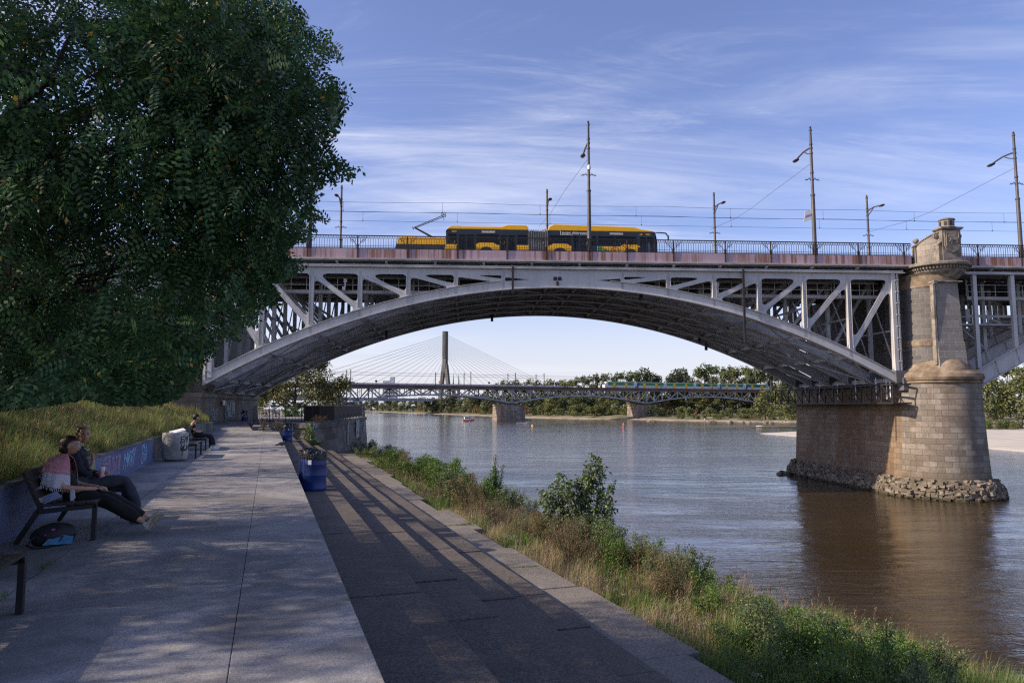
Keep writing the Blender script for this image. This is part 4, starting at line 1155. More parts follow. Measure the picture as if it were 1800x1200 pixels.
# scaffold cage hanging at the springing
sc = MB(); u0, u1 = 30.3, 31.75; z0, z1 = 1.95, 3.45
for uu in (u0, u1):
    for z in (z0, z1): sc.b2(uu - .06, uu + .06, -1.2, 20.5, z - .06, z + .06)
vv = np.arange(-1.2, 20.6, 1.55)
for i, v in enumerate(vv):
    sc.b2(u0 - .05, u0 + .05, v - .05, v + .05, z0, z1); sc.b2(u0, u1, v - .05, v + .05, z0 - .05, z0 + .05); sc.b2(u0, u1, v - .05, v + .05, z1 - .05, z1 + .05)
    if i < len(vv) - 1: sc.beam((u0, v, z0), (u0, v + 1.55, z1), .08, .08)
for k in range(9): sc.b2(u0 + .1 + k * .15, u0 + .2 + k * .15, -1.1, 20.4, z0 + .02, z0 + .05)
sc.build('scaffold_cage', M['iron'], br)
sc = MB()
for v in (.3, .8, 2.3, 5.5, 8.6, 12, 15): sc = MB(); sc.tube([(31.0, v, 2.3), (31.0, v, 4.1)], .045, 6); sc.build('hanger_pole', M['white'], br)
m = MB()
for v in [0] + VR: m = MB(); m.b2(UC + WE + .3, 33.2, v - .45, v + .45, 3.0, 4.0); m.b2(UC + WE - .2, UC + WE + .9, v - .3, v + .3, 3.6, 4.6); m.build('bearing', M['darksteel'], br)
# dark cross wall between shaft columns under the deck
# ------------------------------------------------------------------ ABUTMENT on the left bank
def abr(d, z):
    return [Vector((-23.3 - d * 0 + d, -1.6, z)), Vector((-25.0 + d, 12.2, z)), Vector((-25.2 + d, 19.6, z)), Vector((-45, 19.6, z)), Vector((-45, -1.6, z))]
ab = loft('abutment', [abr(.15, -1.0), abr(.1, .4), abr(0, 2.3), abr(0, 2.32), abr(.12, 2.36), abr(.12, 2.7)], M['abut'], br, cap_top=True)
m = MB()
for k, v in enumerate([.3, 3.2, 5.8, 8.2, 10.4, 12.4, 17.4]):
    uu = -23.9 - .12 * v
    m.add([(uu - 1.5, v - .45, 2.7), (uu + .25, v - .45, 2.7), (uu + .25, v + .45, 2.7), (uu - 1.5, v + .45, 2.7), (uu - 1.5, v - .45, 4.2), (uu - .45, v - .45, 4.2), (uu - .45, v + .45, 4.2), (uu - 1.5, v + .45, 4.2)],
          [(0, 3, 2, 1), (4, 5, 6, 7), (0, 1, 5, 4), (1, 2, 6, 5), (2, 3, 7, 6), (3, 0, 4, 7)])
    m.tube([(uu + .05, v - .3, 3.2), (uu + .05, v + .3, 3.2)], .28, 12); m.build('bearing', M['rubble'], br, bevel=.03); m = MB()
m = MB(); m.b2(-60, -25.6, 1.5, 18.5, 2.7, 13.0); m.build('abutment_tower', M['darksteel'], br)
twl = loft('abutment_tower', [rect(-31, -24.6, -2.0, 1.45, 2.7), rect(-31, -24.8, -1.7, 1.45, 4.3)], M['abut'], br, cap_top=True)
# graffiti on the abutment face
Aw, Bw = Vector((-23.2, -1.6, 0)), Vector((-24.9, 12.2, 0)); dd = (Bw - Aw).normalized(); nn_ = Vector((dd.y, -dd.x, 0))
m = MB(); stroke(m, 'UWUM', Aw + dd * 8.2 + nn_ * .12 + Vector((0, 0, .75)), dd, Vector((0, 0, 1)), 1.4, .10, rng=GR, tall=.9, slant=0)
stroke(m, 'MWUN', Aw + dd * 8.4 + nn_ * .12 + Vector((0, 0, .6)), dd, Vector((0, 0, 1)), 1.4, .07, rng=GR, tall=1.1, slant=0)
stroke(m, 'SOKE', Aw + dd * 2.6 + nn_ * .14 + Vector((0, 0, .6)), dd, Vector((0, 0, 1)), .9, .05, rng=GR); m.build('graffiti', M['gr_white'], ab, fix=False)
m = MB(); p = Aw + dd * 6.9 + nn_ * .13 + Vector((0, 0, 2.0)); m.beam(p, p + dd * .9, .03, .4); m.build('notice_plate', M['sticker'], ab)
m = MB(); stroke(m, 'KRA', Vector((-26.5, -1.75, .9)), Vector((1, 0, 0)), Vector((0, 0, 1)), .9, .06, rng=GR); m.build('graffiti', M['gr_white'], ab, fix=False)
# ------------------------------------------------------------------ helper: bridge frame -> world
_cb, _sb = math.cos(BY), math.sin(BY)
def BW(u, v, z): return Vector((u * _cb - v * _sb, 56 + u * _sb + v * _cb, z))
# ------------------------------------------------------------------ street lamps on the bridge
def make_lamp(label, grp):
    t = thing('street_lamp', label, 'street lamp', (0, 0, 0), 0, grp)
    m = MB(); m.lathe([(.20, 0), (.20, .5), (.17, .6), (.165, 2.0), (.15, 5.0), (.12, 5.05), (.115, 8.0), (.10, 10.2), (.10, 10.75)], n=12); m.build('pole', M['polemetal'], t, smooth=True)
    m = MB()
    for z, r in ((5.0, .19), (6.9, .15), (8.55, .14), (9.0, .14), (9.35, .14), (10.55, .13)): m.lathe([(r, z), (r, z + .12)], n=12)
    m.ball((0, 0, 10.85), .10, 8, 6); m.build('collar', M['polemetal'], t)
    m = MB(); m.tube([(0, .1, 9.15), (0, 1.3, 9.22), (0, 2.5, 9.05)], .07, 6); m.tube([(0, .1, 8.6), (0, .7, 8.85), (0, 1.2, 9.15)], .05, 6); m.build('arm', M['polemetal'], t)
    m = MB(); m.ball((0, 2.75, 8.98), (.22, .48, .11), 12, 6); m.build('lamp_head', M['polemetal'], t, smooth=True)
    m = MB(); m.ball((0, 2.8, 8.93), (.15, .34, .09), 10, 6); m.build('lamp_lens', M['glass'], t, smooth=True)
    m = MB()
    for sd in (-1, 1):
        m.tube([(0, 0, 6.35), (sd * .25, 0, 6.42), (sd * .5, 0, 6.36), (sd * .62, 0, 6.30)], .03, 5)
        m.tube([(sd * .1, 0, 6.25), (sd * .25, 0, 6.55), (sd * .42, 0, 6.3), (sd * .55, 0, 6.45)], .022, 5)
    m.build('ornament', M['iron'], t)
    return t
L0 = make_lamp('near side bridge lamp standing in front of the yellow bus', 'lamps along the near railing of the bridge'); L0.location = BW(6.28, .15, 14.1); L0.rotation_euler = (0, 0, BY)
m = MB(); m.lathe([(.02, 6.75), (.13, 6.8), (.16, 6.95), (.11, 7.15), (.02, 7.2)], (.02, -.12, 0), 10); m.build('camera_dome', M['white'], L0, smooth=True)
g1 = 'lamps along the near railing of the bridge'
def lampcopy(u, v, lab, grp, rz=0, src=L0, skip=('camera_dome',)):
    c = src.copy(); C.objects.link(c); c.location = BW(u, v, 14.1); c.rotation_euler = (0, 0, BY + rz); c['label'] = lab; c['group'] = grp
    for ch in src.children:
        if ch.name.split('.')[0] in skip: continue
        d = ch.copy(); C.objects.link(d); d.parent = c
    return c
L1 = lampcopy(25.05, .15, 'near side bridge lamp with a small white banner on its pole', g1)
m = MB(); m.add([(-.9, -.05, 2.75), (-.2, -.05, 2.95), (-.12, -.05, 3.9), (-.75, -.05, 3.62), (-.9, -.03, 2.75), (-.2, -.03, 2.95), (-.12, -.03, 3.9), (-.75, -.03, 3.62)], [(0, 1, 2, 3), (4, 7, 6, 5), (0, 4, 5, 1), (1, 5, 6, 2), (2, 6, 7, 3), (3, 7, 4, 0)])
bn = m.build('banner', M['white'], L1)
m = MB(); bt = pmat('blue_print', (.05, .06, .22), .6, .1)
for k in range(9): m.beam((-.74 + k * .065, -.055, 3.12 + k * .02), (-.72 + k * .065, -.055, 3.26 + k * .02 + (k % 3) * .04), .005, .022)
m.build('print', bt, bn, fix=False)
lampcopy(42.9, .15, 'near side bridge lamp right of the stone pier turret', g1)
lampcopy(-16.0, .15, 'near side bridge lamp half hidden behind the big tree', g1)
g2 = 'lamps along the far railing of the bridge'
for u, lab in ((-16.9, 'far side bridge lamp just right of the big tree'), (4.95, 'far side bridge lamp rising behind the bellows of the bus'), (23.3, 'far side bridge lamp with raised arm between the bus and the bannered lamp'), (40.6, 'far side bridge lamp just left of the stone turret')):
    lampcopy(u, 18.6, lab, g2, math.pi)
# ------------------------------------------------------------------ overhead wires
WG = 'overhead tram wires above the bridge'
def wire(name, lab, pts, r=.014, grp=WG):
    m = MB(); m.tube(pts, r, 4, cap=False)
    return tag(m.build(name, M['black'], fix=False), lab, 'wire', grp)
def sag(u0_, u1_, v, z, step, dip):
    P = []; u = u0_
    while u < u1_:
        for k in range(6):
            f = k / 6; P.append(BW(u + step * f, v, z - dip * 4 * f * (1 - f)))
        u += step
    return P
for v, lab in ((9.0, 'near'), (12.3, 'far')):
    wire('messenger_wire', 'upper messenger wire of the %s tram track, with short droppers' % lab, sag(-60, 80, v, 20.55, 18.7, .12))
    w_ = wire('contact_wire', 'lower contact wire of the %s tram track' % lab, sag(-60, 80, v, 19.55, 18.7, .0))
    m = MB()
    for u in np.arange(-55, 78, 9.1): m.tube([BW(u + v * .4, v, 19.55), BW(u + v * .4, v, 20.5)], .014, 4); m.ball(BW(u + v * .4, v, 19.6), .06, 5, 4)
    m.build('dropper', M['black'], w_, fix=False)
for u, lab in ((-16.0, 'beside the big tree'), (6.28, 'over the bus'), (25.05, 'right of the bus'), (42.9, 'over the stone turret')):
    wire('span_wire', 'thin cross wire slung between two lamp poles %s' % lab, [BW(u, .2, 21.9), BW(u - 1.2, 6, 20.9), BW(u - 1.6, 9, 20.5), BW(u - 1.8, 12.3, 20.45), BW(u - 2.2, 18.6, 20.9)], .015)

# ------------------------------------------------------------------ articulated bus
bus = thing('articulated_bus', 'yellow and black articulated city bus driving across the bridge behind the railing', 'bus', BW(-5.45, 4.0, 14.02), BY)
LB = 18.35
def side_poly(mb, pts, y0, y1): mb.prism(pts, y0, y1, lambda x, y, z: (x, z, y))
# rear half: x 0..7.15, bellows ..8.75, front half 8.75..18.35 (front on the right)
W_ = 2.5
WINS = ((.25, .95), (2.7, 4.6), (6.2, 7.0), (8.95, 10.8), (12.2, 13.0), (13.15, 14.6), (14.7, 16.5)); DOORS = ((1.1, 2.5), (4.7, 6.0), (10.95, 12.15), (16.8, 18.05))
ZW = 1.52
def cabin(x0, x1, nm):
    m = MB(); m.b2(x0, x1, 0, W_, .32, 1.0); m.b2(x0, x1, 0, W_, 2.35, 2.78)
    ops = sorted([w for w in WINS + DOORS if w[0] >= x0 - .1 and w[1] <= x1 + .3]); e = x0
    for a, b in ops + [(x1, x1)]:
        if a > e:
            for y in (0, W_ - .06): m.b2(e, a, y, y + .06, 1.0, 2.35)
        e = b
    for a, b in [w for w in ops if w in WINS]: m.b2(a, b, 0, .06, 1.0, ZW); m.b2(a, b, W_ - .06, W_, 1.0, ZW)
    m.b2(x0, x1, W_ - .06, W_, 1.0, ZW - .05)
    if x0 < 1: m.b2(x0, x0 + .06, .06, W_ - .06, 1.0, 2.35)
    m.build(nm, M['busblack'], bus)
cabin(.12, 7.1, 'rear_body'); cabin(8.8, 18.2, 'front_body')
m = MB(); m.b2(.04, .14, .05, W_ - .05, .35, 2.7); m.build('tail', M['busblack'], bus, bevel=.03)
def tintglass():
    n = N('tinted_bus_glass'); t = n.n('ShaderNodeBsdfTransparent'); t.inputs[0].default_value = (.42, .46, .50, 1); n.col((.02, .025, .03)); n.set(Roughness=.05)
    ms = n.n('ShaderNodeMixShader'); ms.inputs[0].default_value = .72; n.l(n.b.outputs[0], ms.inputs[1]); n.l(t.outputs[0], ms.inputs[2]); n.l(ms.outputs[0], n.t.nodes['Material Output'].inputs[0]); return n.m
M['tint'] = tintglass()
m = MB()
for x in (.5, 1.3, 2.9, 3.7, 4.4, 5.6, 6.5, 9.2, 9.9, 10.6, 12.6, 13.4, 14.2, 15.0, 15.8):
    for y in ((.5, 1.9) if random.random() < .6 else (1.9,)):
        m.b2(x, x + .12, y - .2, y + .2, 1.0, 1.62)
        if random.random() < .5: m.ball((x + .25, y, 1.68), (.1, .1, .13), 8, 6); m.b2(x + .12, x + .4, y - .2, y + .2, 1.0, 1.52)
for x in (2.6, 4.65, 6.1, 10.9, 12.2, 14.65): m.tube([(x, 1.0, .9), (x, 1.0, 2.4)], .03, 6)
m.build('seats', M['busblack'], bus)
m = MB()
side_poly(m, [(.15, 2.78), (7.12, 2.78), (7.12, 3.02), (6.9, 3.22), (5.3, 3.22), (4.8, 3.04), (.42, 3.04), (.2, 2.9)], .03, W_ - .03)
m.build('roof', M['yellow'], bus, bevel=.05)
m = MB(); side_poly(m, [(8.78, 2.78), (18.2, 2.78), (17.9, 2.90), (16.9, 3.04), (16.3, 3.2), (9.3, 3.34), (8.9, 3.08)], .03, W_ - .03); m.build('roof', M['yellow'], bus, bevel=.05)
m = MB(); m.b2(.5, 1.35, .5, 1.8, 3.04, 3.17); m.b2(1.9, 2.5, .8, 1.5, 3.04, 3.13); m.b2(14.0, 14.6, .6, 1.4, 3.2, 3.3); m.build('roof_unit', M['iron'], bus, bevel=.02)
# bellows
m = MB()
for k in range(17):
    x = 7.14 + k * .1; rr_ = .0 if k % 2 else .07; m.b2(x, x + .06, .04 - rr_, W_ - .04 + rr_, .4, 2.72 + rr_ + random.uniform(-.03, .06))
m.b2(7.1, 8.82, .1, W_ - .1, .45, 2.68); m.build('bellows', M['bellows'], bus)
# yellow lower panels, wheel arches left open
def ypan(x0, x1): m = MB(); m.b2(x0, x1, -.025, .02, .30, 1.10); return m
def panel(x0, x1, z1=1.44):
    m = MB(); m.b2(x0, x1, -.03, .01, .30, z1); m.build('side_panel', M['yellow'], bus)
def arch_panel(x0, x1, cx, r=.70, top=1.62):
    P = [(x0, .30), (cx - r, .30)] + [(cx + r * math.cos(a), .58 + r * 1.0 * math.sin(a)) for a in np.linspace(math.pi, 0, 11)] + [(cx + r, .30), (x1, .30), (x1, 1.42), (cx + .95, 1.42), (cx + .6, top), (cx - .6, top), (cx - .95, 1.42), (x0, 1.42)]
    m = MB(); side_poly(m, P, -.03, .01); m.build('side_panel', M['yellow'], bus)
panel(.02, 1.05); arch_panel(2.62, 4.62, 3.5); panel(6.1, 7.12); arch_panel(8.8, 10.85, 9.85); panel(13.1, 15.0); arch_panel(15.0, 16.65, 15.95)
m = MB(); m.b2(-.03, .12, .05, W_ - .05, .3, 1.2); m.build('rear_panel', M['yellow'], bus)
# windows
for i, (x0, x1) in enumerate(WINS):
    for y in (-.012, W_ - .005):
        m = MB(); m.b2(x0, x1, y, y + .015, ZW if y < 1 else ZW - .05, 2.35); m.build('window', M['tint'], bus)
for x0, x1 in DOORS:
    m = MB(); xm = (x0 + x1) / 2
    for a, b in ((x0, x0 + .06), (xm - .05, xm + .05), (x1 - .06, x1)): m.b2(a, b, -.022, .02, .32, 2.45)
    m.b2(x0 + .06, x1 - .06, -.02, .02, .32, .5); m.b2(x0 + .06, x1 - .06, -.02, .02, 2.3, 2.45); d = m.build('door', M['busblack'], bus)
    for a, b in ((x0 + .06, xm - .05), (xm + .05, x1 - .06)):
        m = MB(); m.b2(a, b, -.014, -.006, .5, 2.3); m.build('door_glass', M['tint'], d)
    m = MB(); m.b2(x0, x1, W_ - .012, W_ - .002, 1.4, 2.35); m.build('window', M['tint'], bus)
m = MB(); side_poly(m, [(18.36, .95), (18.36, 2.0), (18.22, 2.7), (18.24, 2.7), (18.38, 2.0), (18.38, .95)], .08, W_ - .08); m.build('windscreen', M['glass'], bus)
for cx in (3.5, 9.85, 15.95):
    for yy in (.02, W_ - .32):
        m = MB(); m.tube([(cx, yy, .48), (cx, yy + .3, .48)], .48, 20); w_ = m.build('wheel', M['rubber'], bus)
        m = MB(); m.tube([(cx, yy - .012, .48), (cx, yy + .05, .48)], .27, 14); m.build('rim', M['polemetal'], w_)
m = MB(); m.tube([(18.25, .1, 2.75), (18.7, .05, 2.74), (19.15, 0, 2.68), (19.3, -.02, 2.4)], [.05, .06, .07, .06], 6); m.box((19.33, -.03, 2.28), (.1, .22, .36)); m.build('mirror', M['busblack'], bus, bevel=.02)
for s_, x, z, sz, mt, bo in (('jestem elektryczny', 10.02, 2.50, .29, M['white'], .004), ('5932', .55, 2.5, .2, M['yellow'], .003), ('5932', 17.35, 2.48, .2, M['yellow'], .003)):
    o = text_mesh('lettering', s_, sz, mt, bus, .004, bo); o.location = (x, -.014, z); o.rotation_euler = (R(90), 0, 0)
m = MB(); m.b2(9.88, 9.92, -.02, -.002, 2.42, 2.74); m.b2(9.88, 12.25, -.02, -.002, 2.40, 2.43); m.b2(12.22, 12.25, -.02, -.002, 2.42, 2.55); m.build('lettering_frame', M['white'], bus)
for x in (3.1, 14.2):
    m = MB(); m.b2(x, x + 1.15, -.02, -.002, 2.48, 2.66); m.build('route_display', pmat('display_amber', (.45, .42, .38), .5, .5, 14), bus)
m = MB(); m.b2(13.12, 13.5, -.045, -.031, .35, 1.42); m.b2(13.75, 14.1, -.045, -.031, .9, 1.12); m.b2(13.65, 13.85, -.045, -.031, .9, 1.25); m.build('green_decal', pmat('green_decal', (.02, .25, .09), .5, .1), bus)
m = MB()
for k in range(16):
    a, b = 2 * math.pi * k / 16, 2 * math.pi * (k + 1) / 16; m.beam((14.62 + .33 * math.cos(a), -.035, 1.08 + .33 * math.sin(a)), (14.62 + .33 * math.cos(b), -.035, 1.08 + .33 * math.sin(b)), .01, .06)
stroke(m, 'G', Vector((14.50, -.036, .93)), Vector((1, 0, 0)), Vector((0, 0, 1)), .3, .06, rng=GR); m.build('red_decal', M['gr_red'], bus, fix=False)
m = MB(); m.prism([(16.75, 2.5), (17.0, 2.62), (17.08, 2.5)], -.02, -.002, lambda x, y, z: (x, z, y)); m.build('emblem', M['yellow'], bus)

# ------------------------------------------------------------------ tram behind it
tram = thing('tram', 'yellow tram with raised pantograph following behind the bus on the centre track', 'tram', BW(-10.4, 8.0, 14.02), BY)
m = MB(); side_poly(m, [(.15, .35), (.05, 1.0), (.5, 2.85), (14, 2.85), (14, .35)], 0, 2.35); m.build('body', M['busblack'], tram, bevel=.04)
m = MB(); side_poly(m, [(.42, 2.3), (.5, 2.75), (.75, 2.97), (14, 2.97), (14, 2.3)], -.02, 2.37); m.build('roof', M['yellow'], tram, bevel=.05)
m = MB(); m.b2(.8, 2.0, .3, 2.0, 2.97, 3.2); m.b2(2.5, 4.6, .5, 1.8, 2.97, 3.06); m.build('roof_unit', M['yellow'], tram, bevel=.04)
m = MB(); side_poly(m, [(.1, .4), (.1, 1.05), (.42, 1.05), (14, 1.05), (14, .4)], -.03, 2.38); m.build('lower_panel', M['yellow'], tram, bevel=.03)
for x in (1.2, 2.9, 4.6, 6.3, 8.0): m = MB(); m.b2(x, x + 1.5, -.012, .005, 1.25, 2.2); m.build('window', M['glass'], tram)
m = MB()
for yy in (.9, 1.45):
    m.tube([(4.0, yy, 3.05), (1.95, yy * .6 + .45, 4.15)], .05, 6); m.tube([(1.9, yy * .6 + .45, 4.12), (4.7, yy, 5.35)], .035, 6)
m.tube([(1.8, .8, 4.1), (1.8, 1.6, 4.1)], .05, 6)
m.tube([(4.75, .45, 5.42), (4.75, 1.9, 5.42)], .04, 6); m.tube([(4.45, .45, 5.40), (4.45, 1.9, 5.40)], .04, 6)
for yy in (.45, 1.9): m.tube([(4.6, yy, 5.4), (4.6, yy + (.2 if yy > 1 else -.2), 5.15)], .03, 5)
m.b2(3.4, 4.3, .7, 1.65, 3.0, 3.1)
m.build('pantograph', M['iron'], tram)

# ------------------------------------------------------------------ rail bridge
RA, RB = Vector((-77.8, 347, 0)), Vector((161.6, 459, 0))
rd = (RB - RA).normalized(); RANG = math.atan2(rd.y, rd.x)
HR = 13.0   # deck level
rbr = thing('rail_bridge', 'long low steel truss railway bridge on stone piers farther down the river', 'bridge', (0, 385, 0), RANG)
Mi = (Matrix.Translation((0, 385, 0)) @ Matrix.Rotation(RANG, 4, 'Z')).inverted()
piersx = [(Mi @ gz(x, 715.5 + 0, 0)).x if False else 0 for x in ()]
SPAN = 87.2
PX = [-261.6, -174.4, -87.2, 0, 88.0, 178.2]
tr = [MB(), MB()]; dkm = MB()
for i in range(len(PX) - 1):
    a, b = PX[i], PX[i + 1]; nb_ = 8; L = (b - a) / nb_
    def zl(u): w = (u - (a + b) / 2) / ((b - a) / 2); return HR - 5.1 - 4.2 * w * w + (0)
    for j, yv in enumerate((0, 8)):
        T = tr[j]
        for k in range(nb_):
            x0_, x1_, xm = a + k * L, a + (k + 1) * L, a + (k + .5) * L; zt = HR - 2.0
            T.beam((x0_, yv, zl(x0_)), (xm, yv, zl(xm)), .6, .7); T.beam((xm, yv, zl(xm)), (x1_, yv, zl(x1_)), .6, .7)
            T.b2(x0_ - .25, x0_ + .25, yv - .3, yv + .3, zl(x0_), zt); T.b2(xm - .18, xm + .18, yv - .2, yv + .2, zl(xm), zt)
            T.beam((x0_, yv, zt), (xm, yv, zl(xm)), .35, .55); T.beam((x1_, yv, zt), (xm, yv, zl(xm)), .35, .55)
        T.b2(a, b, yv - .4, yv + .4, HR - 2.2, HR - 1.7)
for j, T in enumerate(tr): T.build('truss', pmat('rail_truss_tone_%d' % j, (.33, .34, .36) if j == 0 else (.10, .09, .09), .6, .3, .3), rbr)  # rear truss plane coloured darker than the front one
m = MB(); m.b2(PX[0], PX[-1] + 2, -1.6, 9.6, HR - 1.7, HR - 1.2); m.b2(PX[0], PX[-1] + 2, -1.7, -1.3, HR - 1.65, HR - .3); m.build('deck', pmat('rusty_rail_deck', (.11, .07, .06), .9, .3, .3), rbr)
m = MB()
for x in np.arange(PX[0], PX[-1], 2.2): m.b2(x - .06, x + .06, -1.6, -1.5, HR - .3, HR + .5)
m.b2(PX[0], PX[-1], -1.6, -1.5, HR + .45, HR + .52); m.build('railing', M['iron'], rbr)
m = MB()
for x in np.arange(PX[0], PX[-1], 4.0):
    m.b2(x - .12, x + .12, .2, 8, HR - 2.1, HR - 1.7); m.b2(x - .1, x + .1, 3.9, 4.1, HR - 6, HR - 1.8)
m.build('cross_girder', M['darksteel'], rbr)
for i, x in enumerate(PX[1:-1]):
    r_ = lambda r, z: [Vector((x + sx, yy, z)) for sx, yy in [(-r, -1.2), (-r * .6, -3.4), (r * .6, -3.4), (r, -1.2), (r, 10), (r * .6, 12), (-r * .6, 12), (-r, 10)]]
    p = loft('pier', [r_(7.6, -6.5), r_(7.3, -4.0), r_(6.9, 2.4), r_(7.3, 2.5), r_(7.3, 3.0)], stonemat('rail_pier_stone_%d' % i, (.24, .205, .175), 1.6, .7, (.13, .11, .1), .5, .4), rbr, cap_top=True)
    m = MB(); m.b2(x - 2.2, x + 2.2, -.5, 8.5, 3.0, 3.7); m.build('bearing', M['iron'], p)
    m = MB(); stroke(m, 'GU' if i == 2 else 'NKY', Vector((x - (1 if i == 2 else -2), -3.55, .0 if i < 3 else -2.5)), Vector((1, 0, 0)), Vector((0, 0, 1)), 1.7, .3, rng=GR); m.build('graffiti', M['gr_white'], p, fix=False)
m = MB(); m.b2(PX[-1] - 1, PX[-1] + 30, -3, 11, -6, HR - 1.6); m.build('abutment', M['abut'], rbr)
# masts on the rail bridge
RG = 'catenary masts on the railway bridge'
def RWd(u, v, z): return Vector((0, 385, 0)) + rd * u + Vector((-rd.y, rd.x, 0)) * v + Vector((0, 0, z))
def make_mast(lab):
    t = thing('catenary_mast', lab, 'mast', (0, 0, 0), RANG, RG)
    m = MB(); m.b2(-.16, .16, -.16, .16, 0, 8.2); m.build('pole', M['polemetal'], t)
    m = MB(); m.beam((0, 0, 6.8), (0, 3.2, 7.0), .1, .1); m.beam((0, 0, 7.8), (0, 3.0, 7.0), .06, .06); m.beam((-.5, 0, 7.9), (.5, 0, 7.9), .08, .08); m.build('arm', M['polemetal'], t)
    return t
mast0 = None
mpx = [617, 776, 827, 905, 955, 1041, 1080, 1160, 1248, 1265, 1345, 1371]
mlab = ['just right of the round leafy tree', 'in front of the cable bridge tower', 'right of the two far spires', 'above the pier nearest the white boat', 'right of the pier nearest the white boat', 'just left of the train', 'over the front of the train', 'over the second carriage', 'over the fourth carriage', 'beside the pair over the fifth carriage', 'over the tail of the train', 'beyond the tail of the train']
for x, lb in zip(mpx, mlab):
    # intersect viewing direction with the bridge line
    bx = (x - 900) / 1250 * 1.004
    u = (bx * 385) / (rd.x - bx * rd.y)
    for v, side in ((-.8, 'near'), (9, 'far')):
        lab = '%s side catenary mast on the rail bridge, %s' % (side, lb)
        if mast0 is None: mast0 = make_mast(lab); mast0.location = RWd(u, v, HR - 1.2); continue
        c = copy_tree(mast0, None, lab, RG, RWd(u + (0 if v < 0 else 0), v, HR - 1.2), RANG if v < 0 else RANG + math.pi)
for v, z, lab in ((2.5, HR + 4.6, 'lower near'), (2.5, HR + 5.8, 'upper near'), (6, HR + 4.6, 'lower far'), (6, HR + 5.8, 'upper far')):
    m = MB(); m.tube([RWd(u, v, z) for u in (-200, 0, 200)], .035, 4, cap=False)
    tag(m.build('catenary_wire', M['iron'], fix=False), '%s overhead wire of the railway bridge' % lab, 'wire', 'overhead wires of the railway bridge')
# a few round signs on it
for x, mt, lb in ((661, M['iron'], 'black square rail sign near the pale building'), (772, M['yellow'], 'yellow rail sign in front of the bridge tower'), (858, M['iron'], 'black diamond rail sign left of the pier with the boat')):
    bx = (x - 900) / 1250 * 1.004; u = (bx * 385) / (rd.x - bx * rd.y)
    t = thing('rail_sign', lb, 'sign', RWd(u, -1.5, HR - .3), RANG); m = MB(); m.b2(-.05, .05, -.05, .05, 0, 1.2); m.build('post', M['iron'], t)
    m = MB(); m.box((0, 0, 1.7), (1.0, .1, 1.0), Matrix.Rotation(R(45), 3, 'Y')); m.build('plate', mt, t)

# ------------------------------------------------------------------ train
tg_ = pmat('train_green', (.03, .26, .09), .4, .1, 1); tw_ = pmat('train_white', (.62, .64, .66), .4, .06, 1); tb_ = pmat('train_blue', (.03, .05, .25), .4, .1)
train = thing('passenger_train', 'white and green electric train with yellow doors crossing the railway bridge', 'train', RWd(0, 1.2, HR - 1.0), RANG)
def upx(x): bx = (x - 900) / 1250 * 1.004; return (bx * 385) / (rd.x - bx * rd.y)
cuts = [upx(v) for v in (1064, 1117.5, 1170, 1222, 1263.5, 1309, 1352)]
for k in range(6):
    a, b = cuts[k] + .15, cuts[k + 1] - .15; nose0 = k == 0; nose1 = k == 5
    P = [(a + (.0), .7), (b, .7), (b + 0, 2.4), (b - (1.0 if nose1 else 0), 4.2), (a + (1.3 if nose0 else 0), 4.2), (a, 2.4)]
    m = MB(); side_poly(m, P, 0, 2.9); car = m.build('carriage', tw_, train, bevel=.12)
    m = MB(); m.b2(a + (2.2 if nose0 else .9), b - (2 if nose1 else .9), -.03, 0, 2.2, 4.05); m.build('green_band', tg_, car)
    m = MB(); m.b2(a + 1, b - 1, .3, 2.6, .1, .7); m.build('underframe', M['iron'], car)
    m = MB(); m.b2(a + 1.2, b - 1, .3, 2.6, 4.2, 4.42); m.build('roof', M['polemetal'], car)
    for q in (.3, .7):
        xd = a + (b - a) * q; m = MB(); m.b2(xd - .75, xd + .75, -.06, 0, .9, 3.6); m.build('door', M['yellow'], car)
    m = MB()
    for q in (.14, .2, .41, .47, .53, .59, .82, .88):
        xd = a + (b - a) * q; m.b2(xd - .42, xd + .42, -.045, 0, 2.5, 3.4)
    m.build('windows', M['glass'], car)
    if k in (1, 4, 5):
        m = MB(); m.prism([(a + .2, .9), (a + 1.6, .9), (a + 3.6, 3.8), (a + 2.2, 3.8)], 0, .04, lambda x, y, z: (x, -z - .03, y)); m.build('blue_stripe', tb_, car)
m = MB(); m.b2(cuts[0] + .25, cuts[0] + .5, .3, 2.6, 2.6, 3.6); m.build('windscreen', M['glass'], train)
m = MB()
for x in (cuts[2] + 4, cuts[4] + 5): m.beam((x, 1.4, 4.4), (x + 1.2, 1.4, 5.3), .1, .1); m.beam((x + 1.2, 1.4, 5.3), (x, 1.4, 5.6), .1, .1)
m.build('pantograph', M['iron'], train)

# ------------------------------------------------------------------ cable-stayed bridge far away
CD = Vector((math.cos(R(56)), math.sin(R(56)), 0)); T0 = Vector((-73.5, 780, 0)); ZD = 9.2
csb = thing('cable_stayed_bridge', 'distant cable stayed bridge with one tall grey tower and fans of cables', 'bridge', (T0.x, T0.y, 0), math.atan2(CD.y, CD.x))
gt = pmat('tower_concrete', (.09, .09, .095), .8, .1, .2)
m = MB(); m.b2(-420, 420, -14, 14, ZD - 1.6, ZD); m.b2(-420, 420, -14.5, -14, ZD, ZD + 1.1); m.build('deck', pmat('far_deck_paint', (.30, .32, .36), .7, .1, .1), csb)
m = MB()
for x in np.arange(-300, 300, 14): m.beam((x, -14.4, ZD - 1.2), (x + 3, -14.6, ZD + 3.6), .7, .5)
m.build('cable_anchor', tw_, csb)
m = MB()
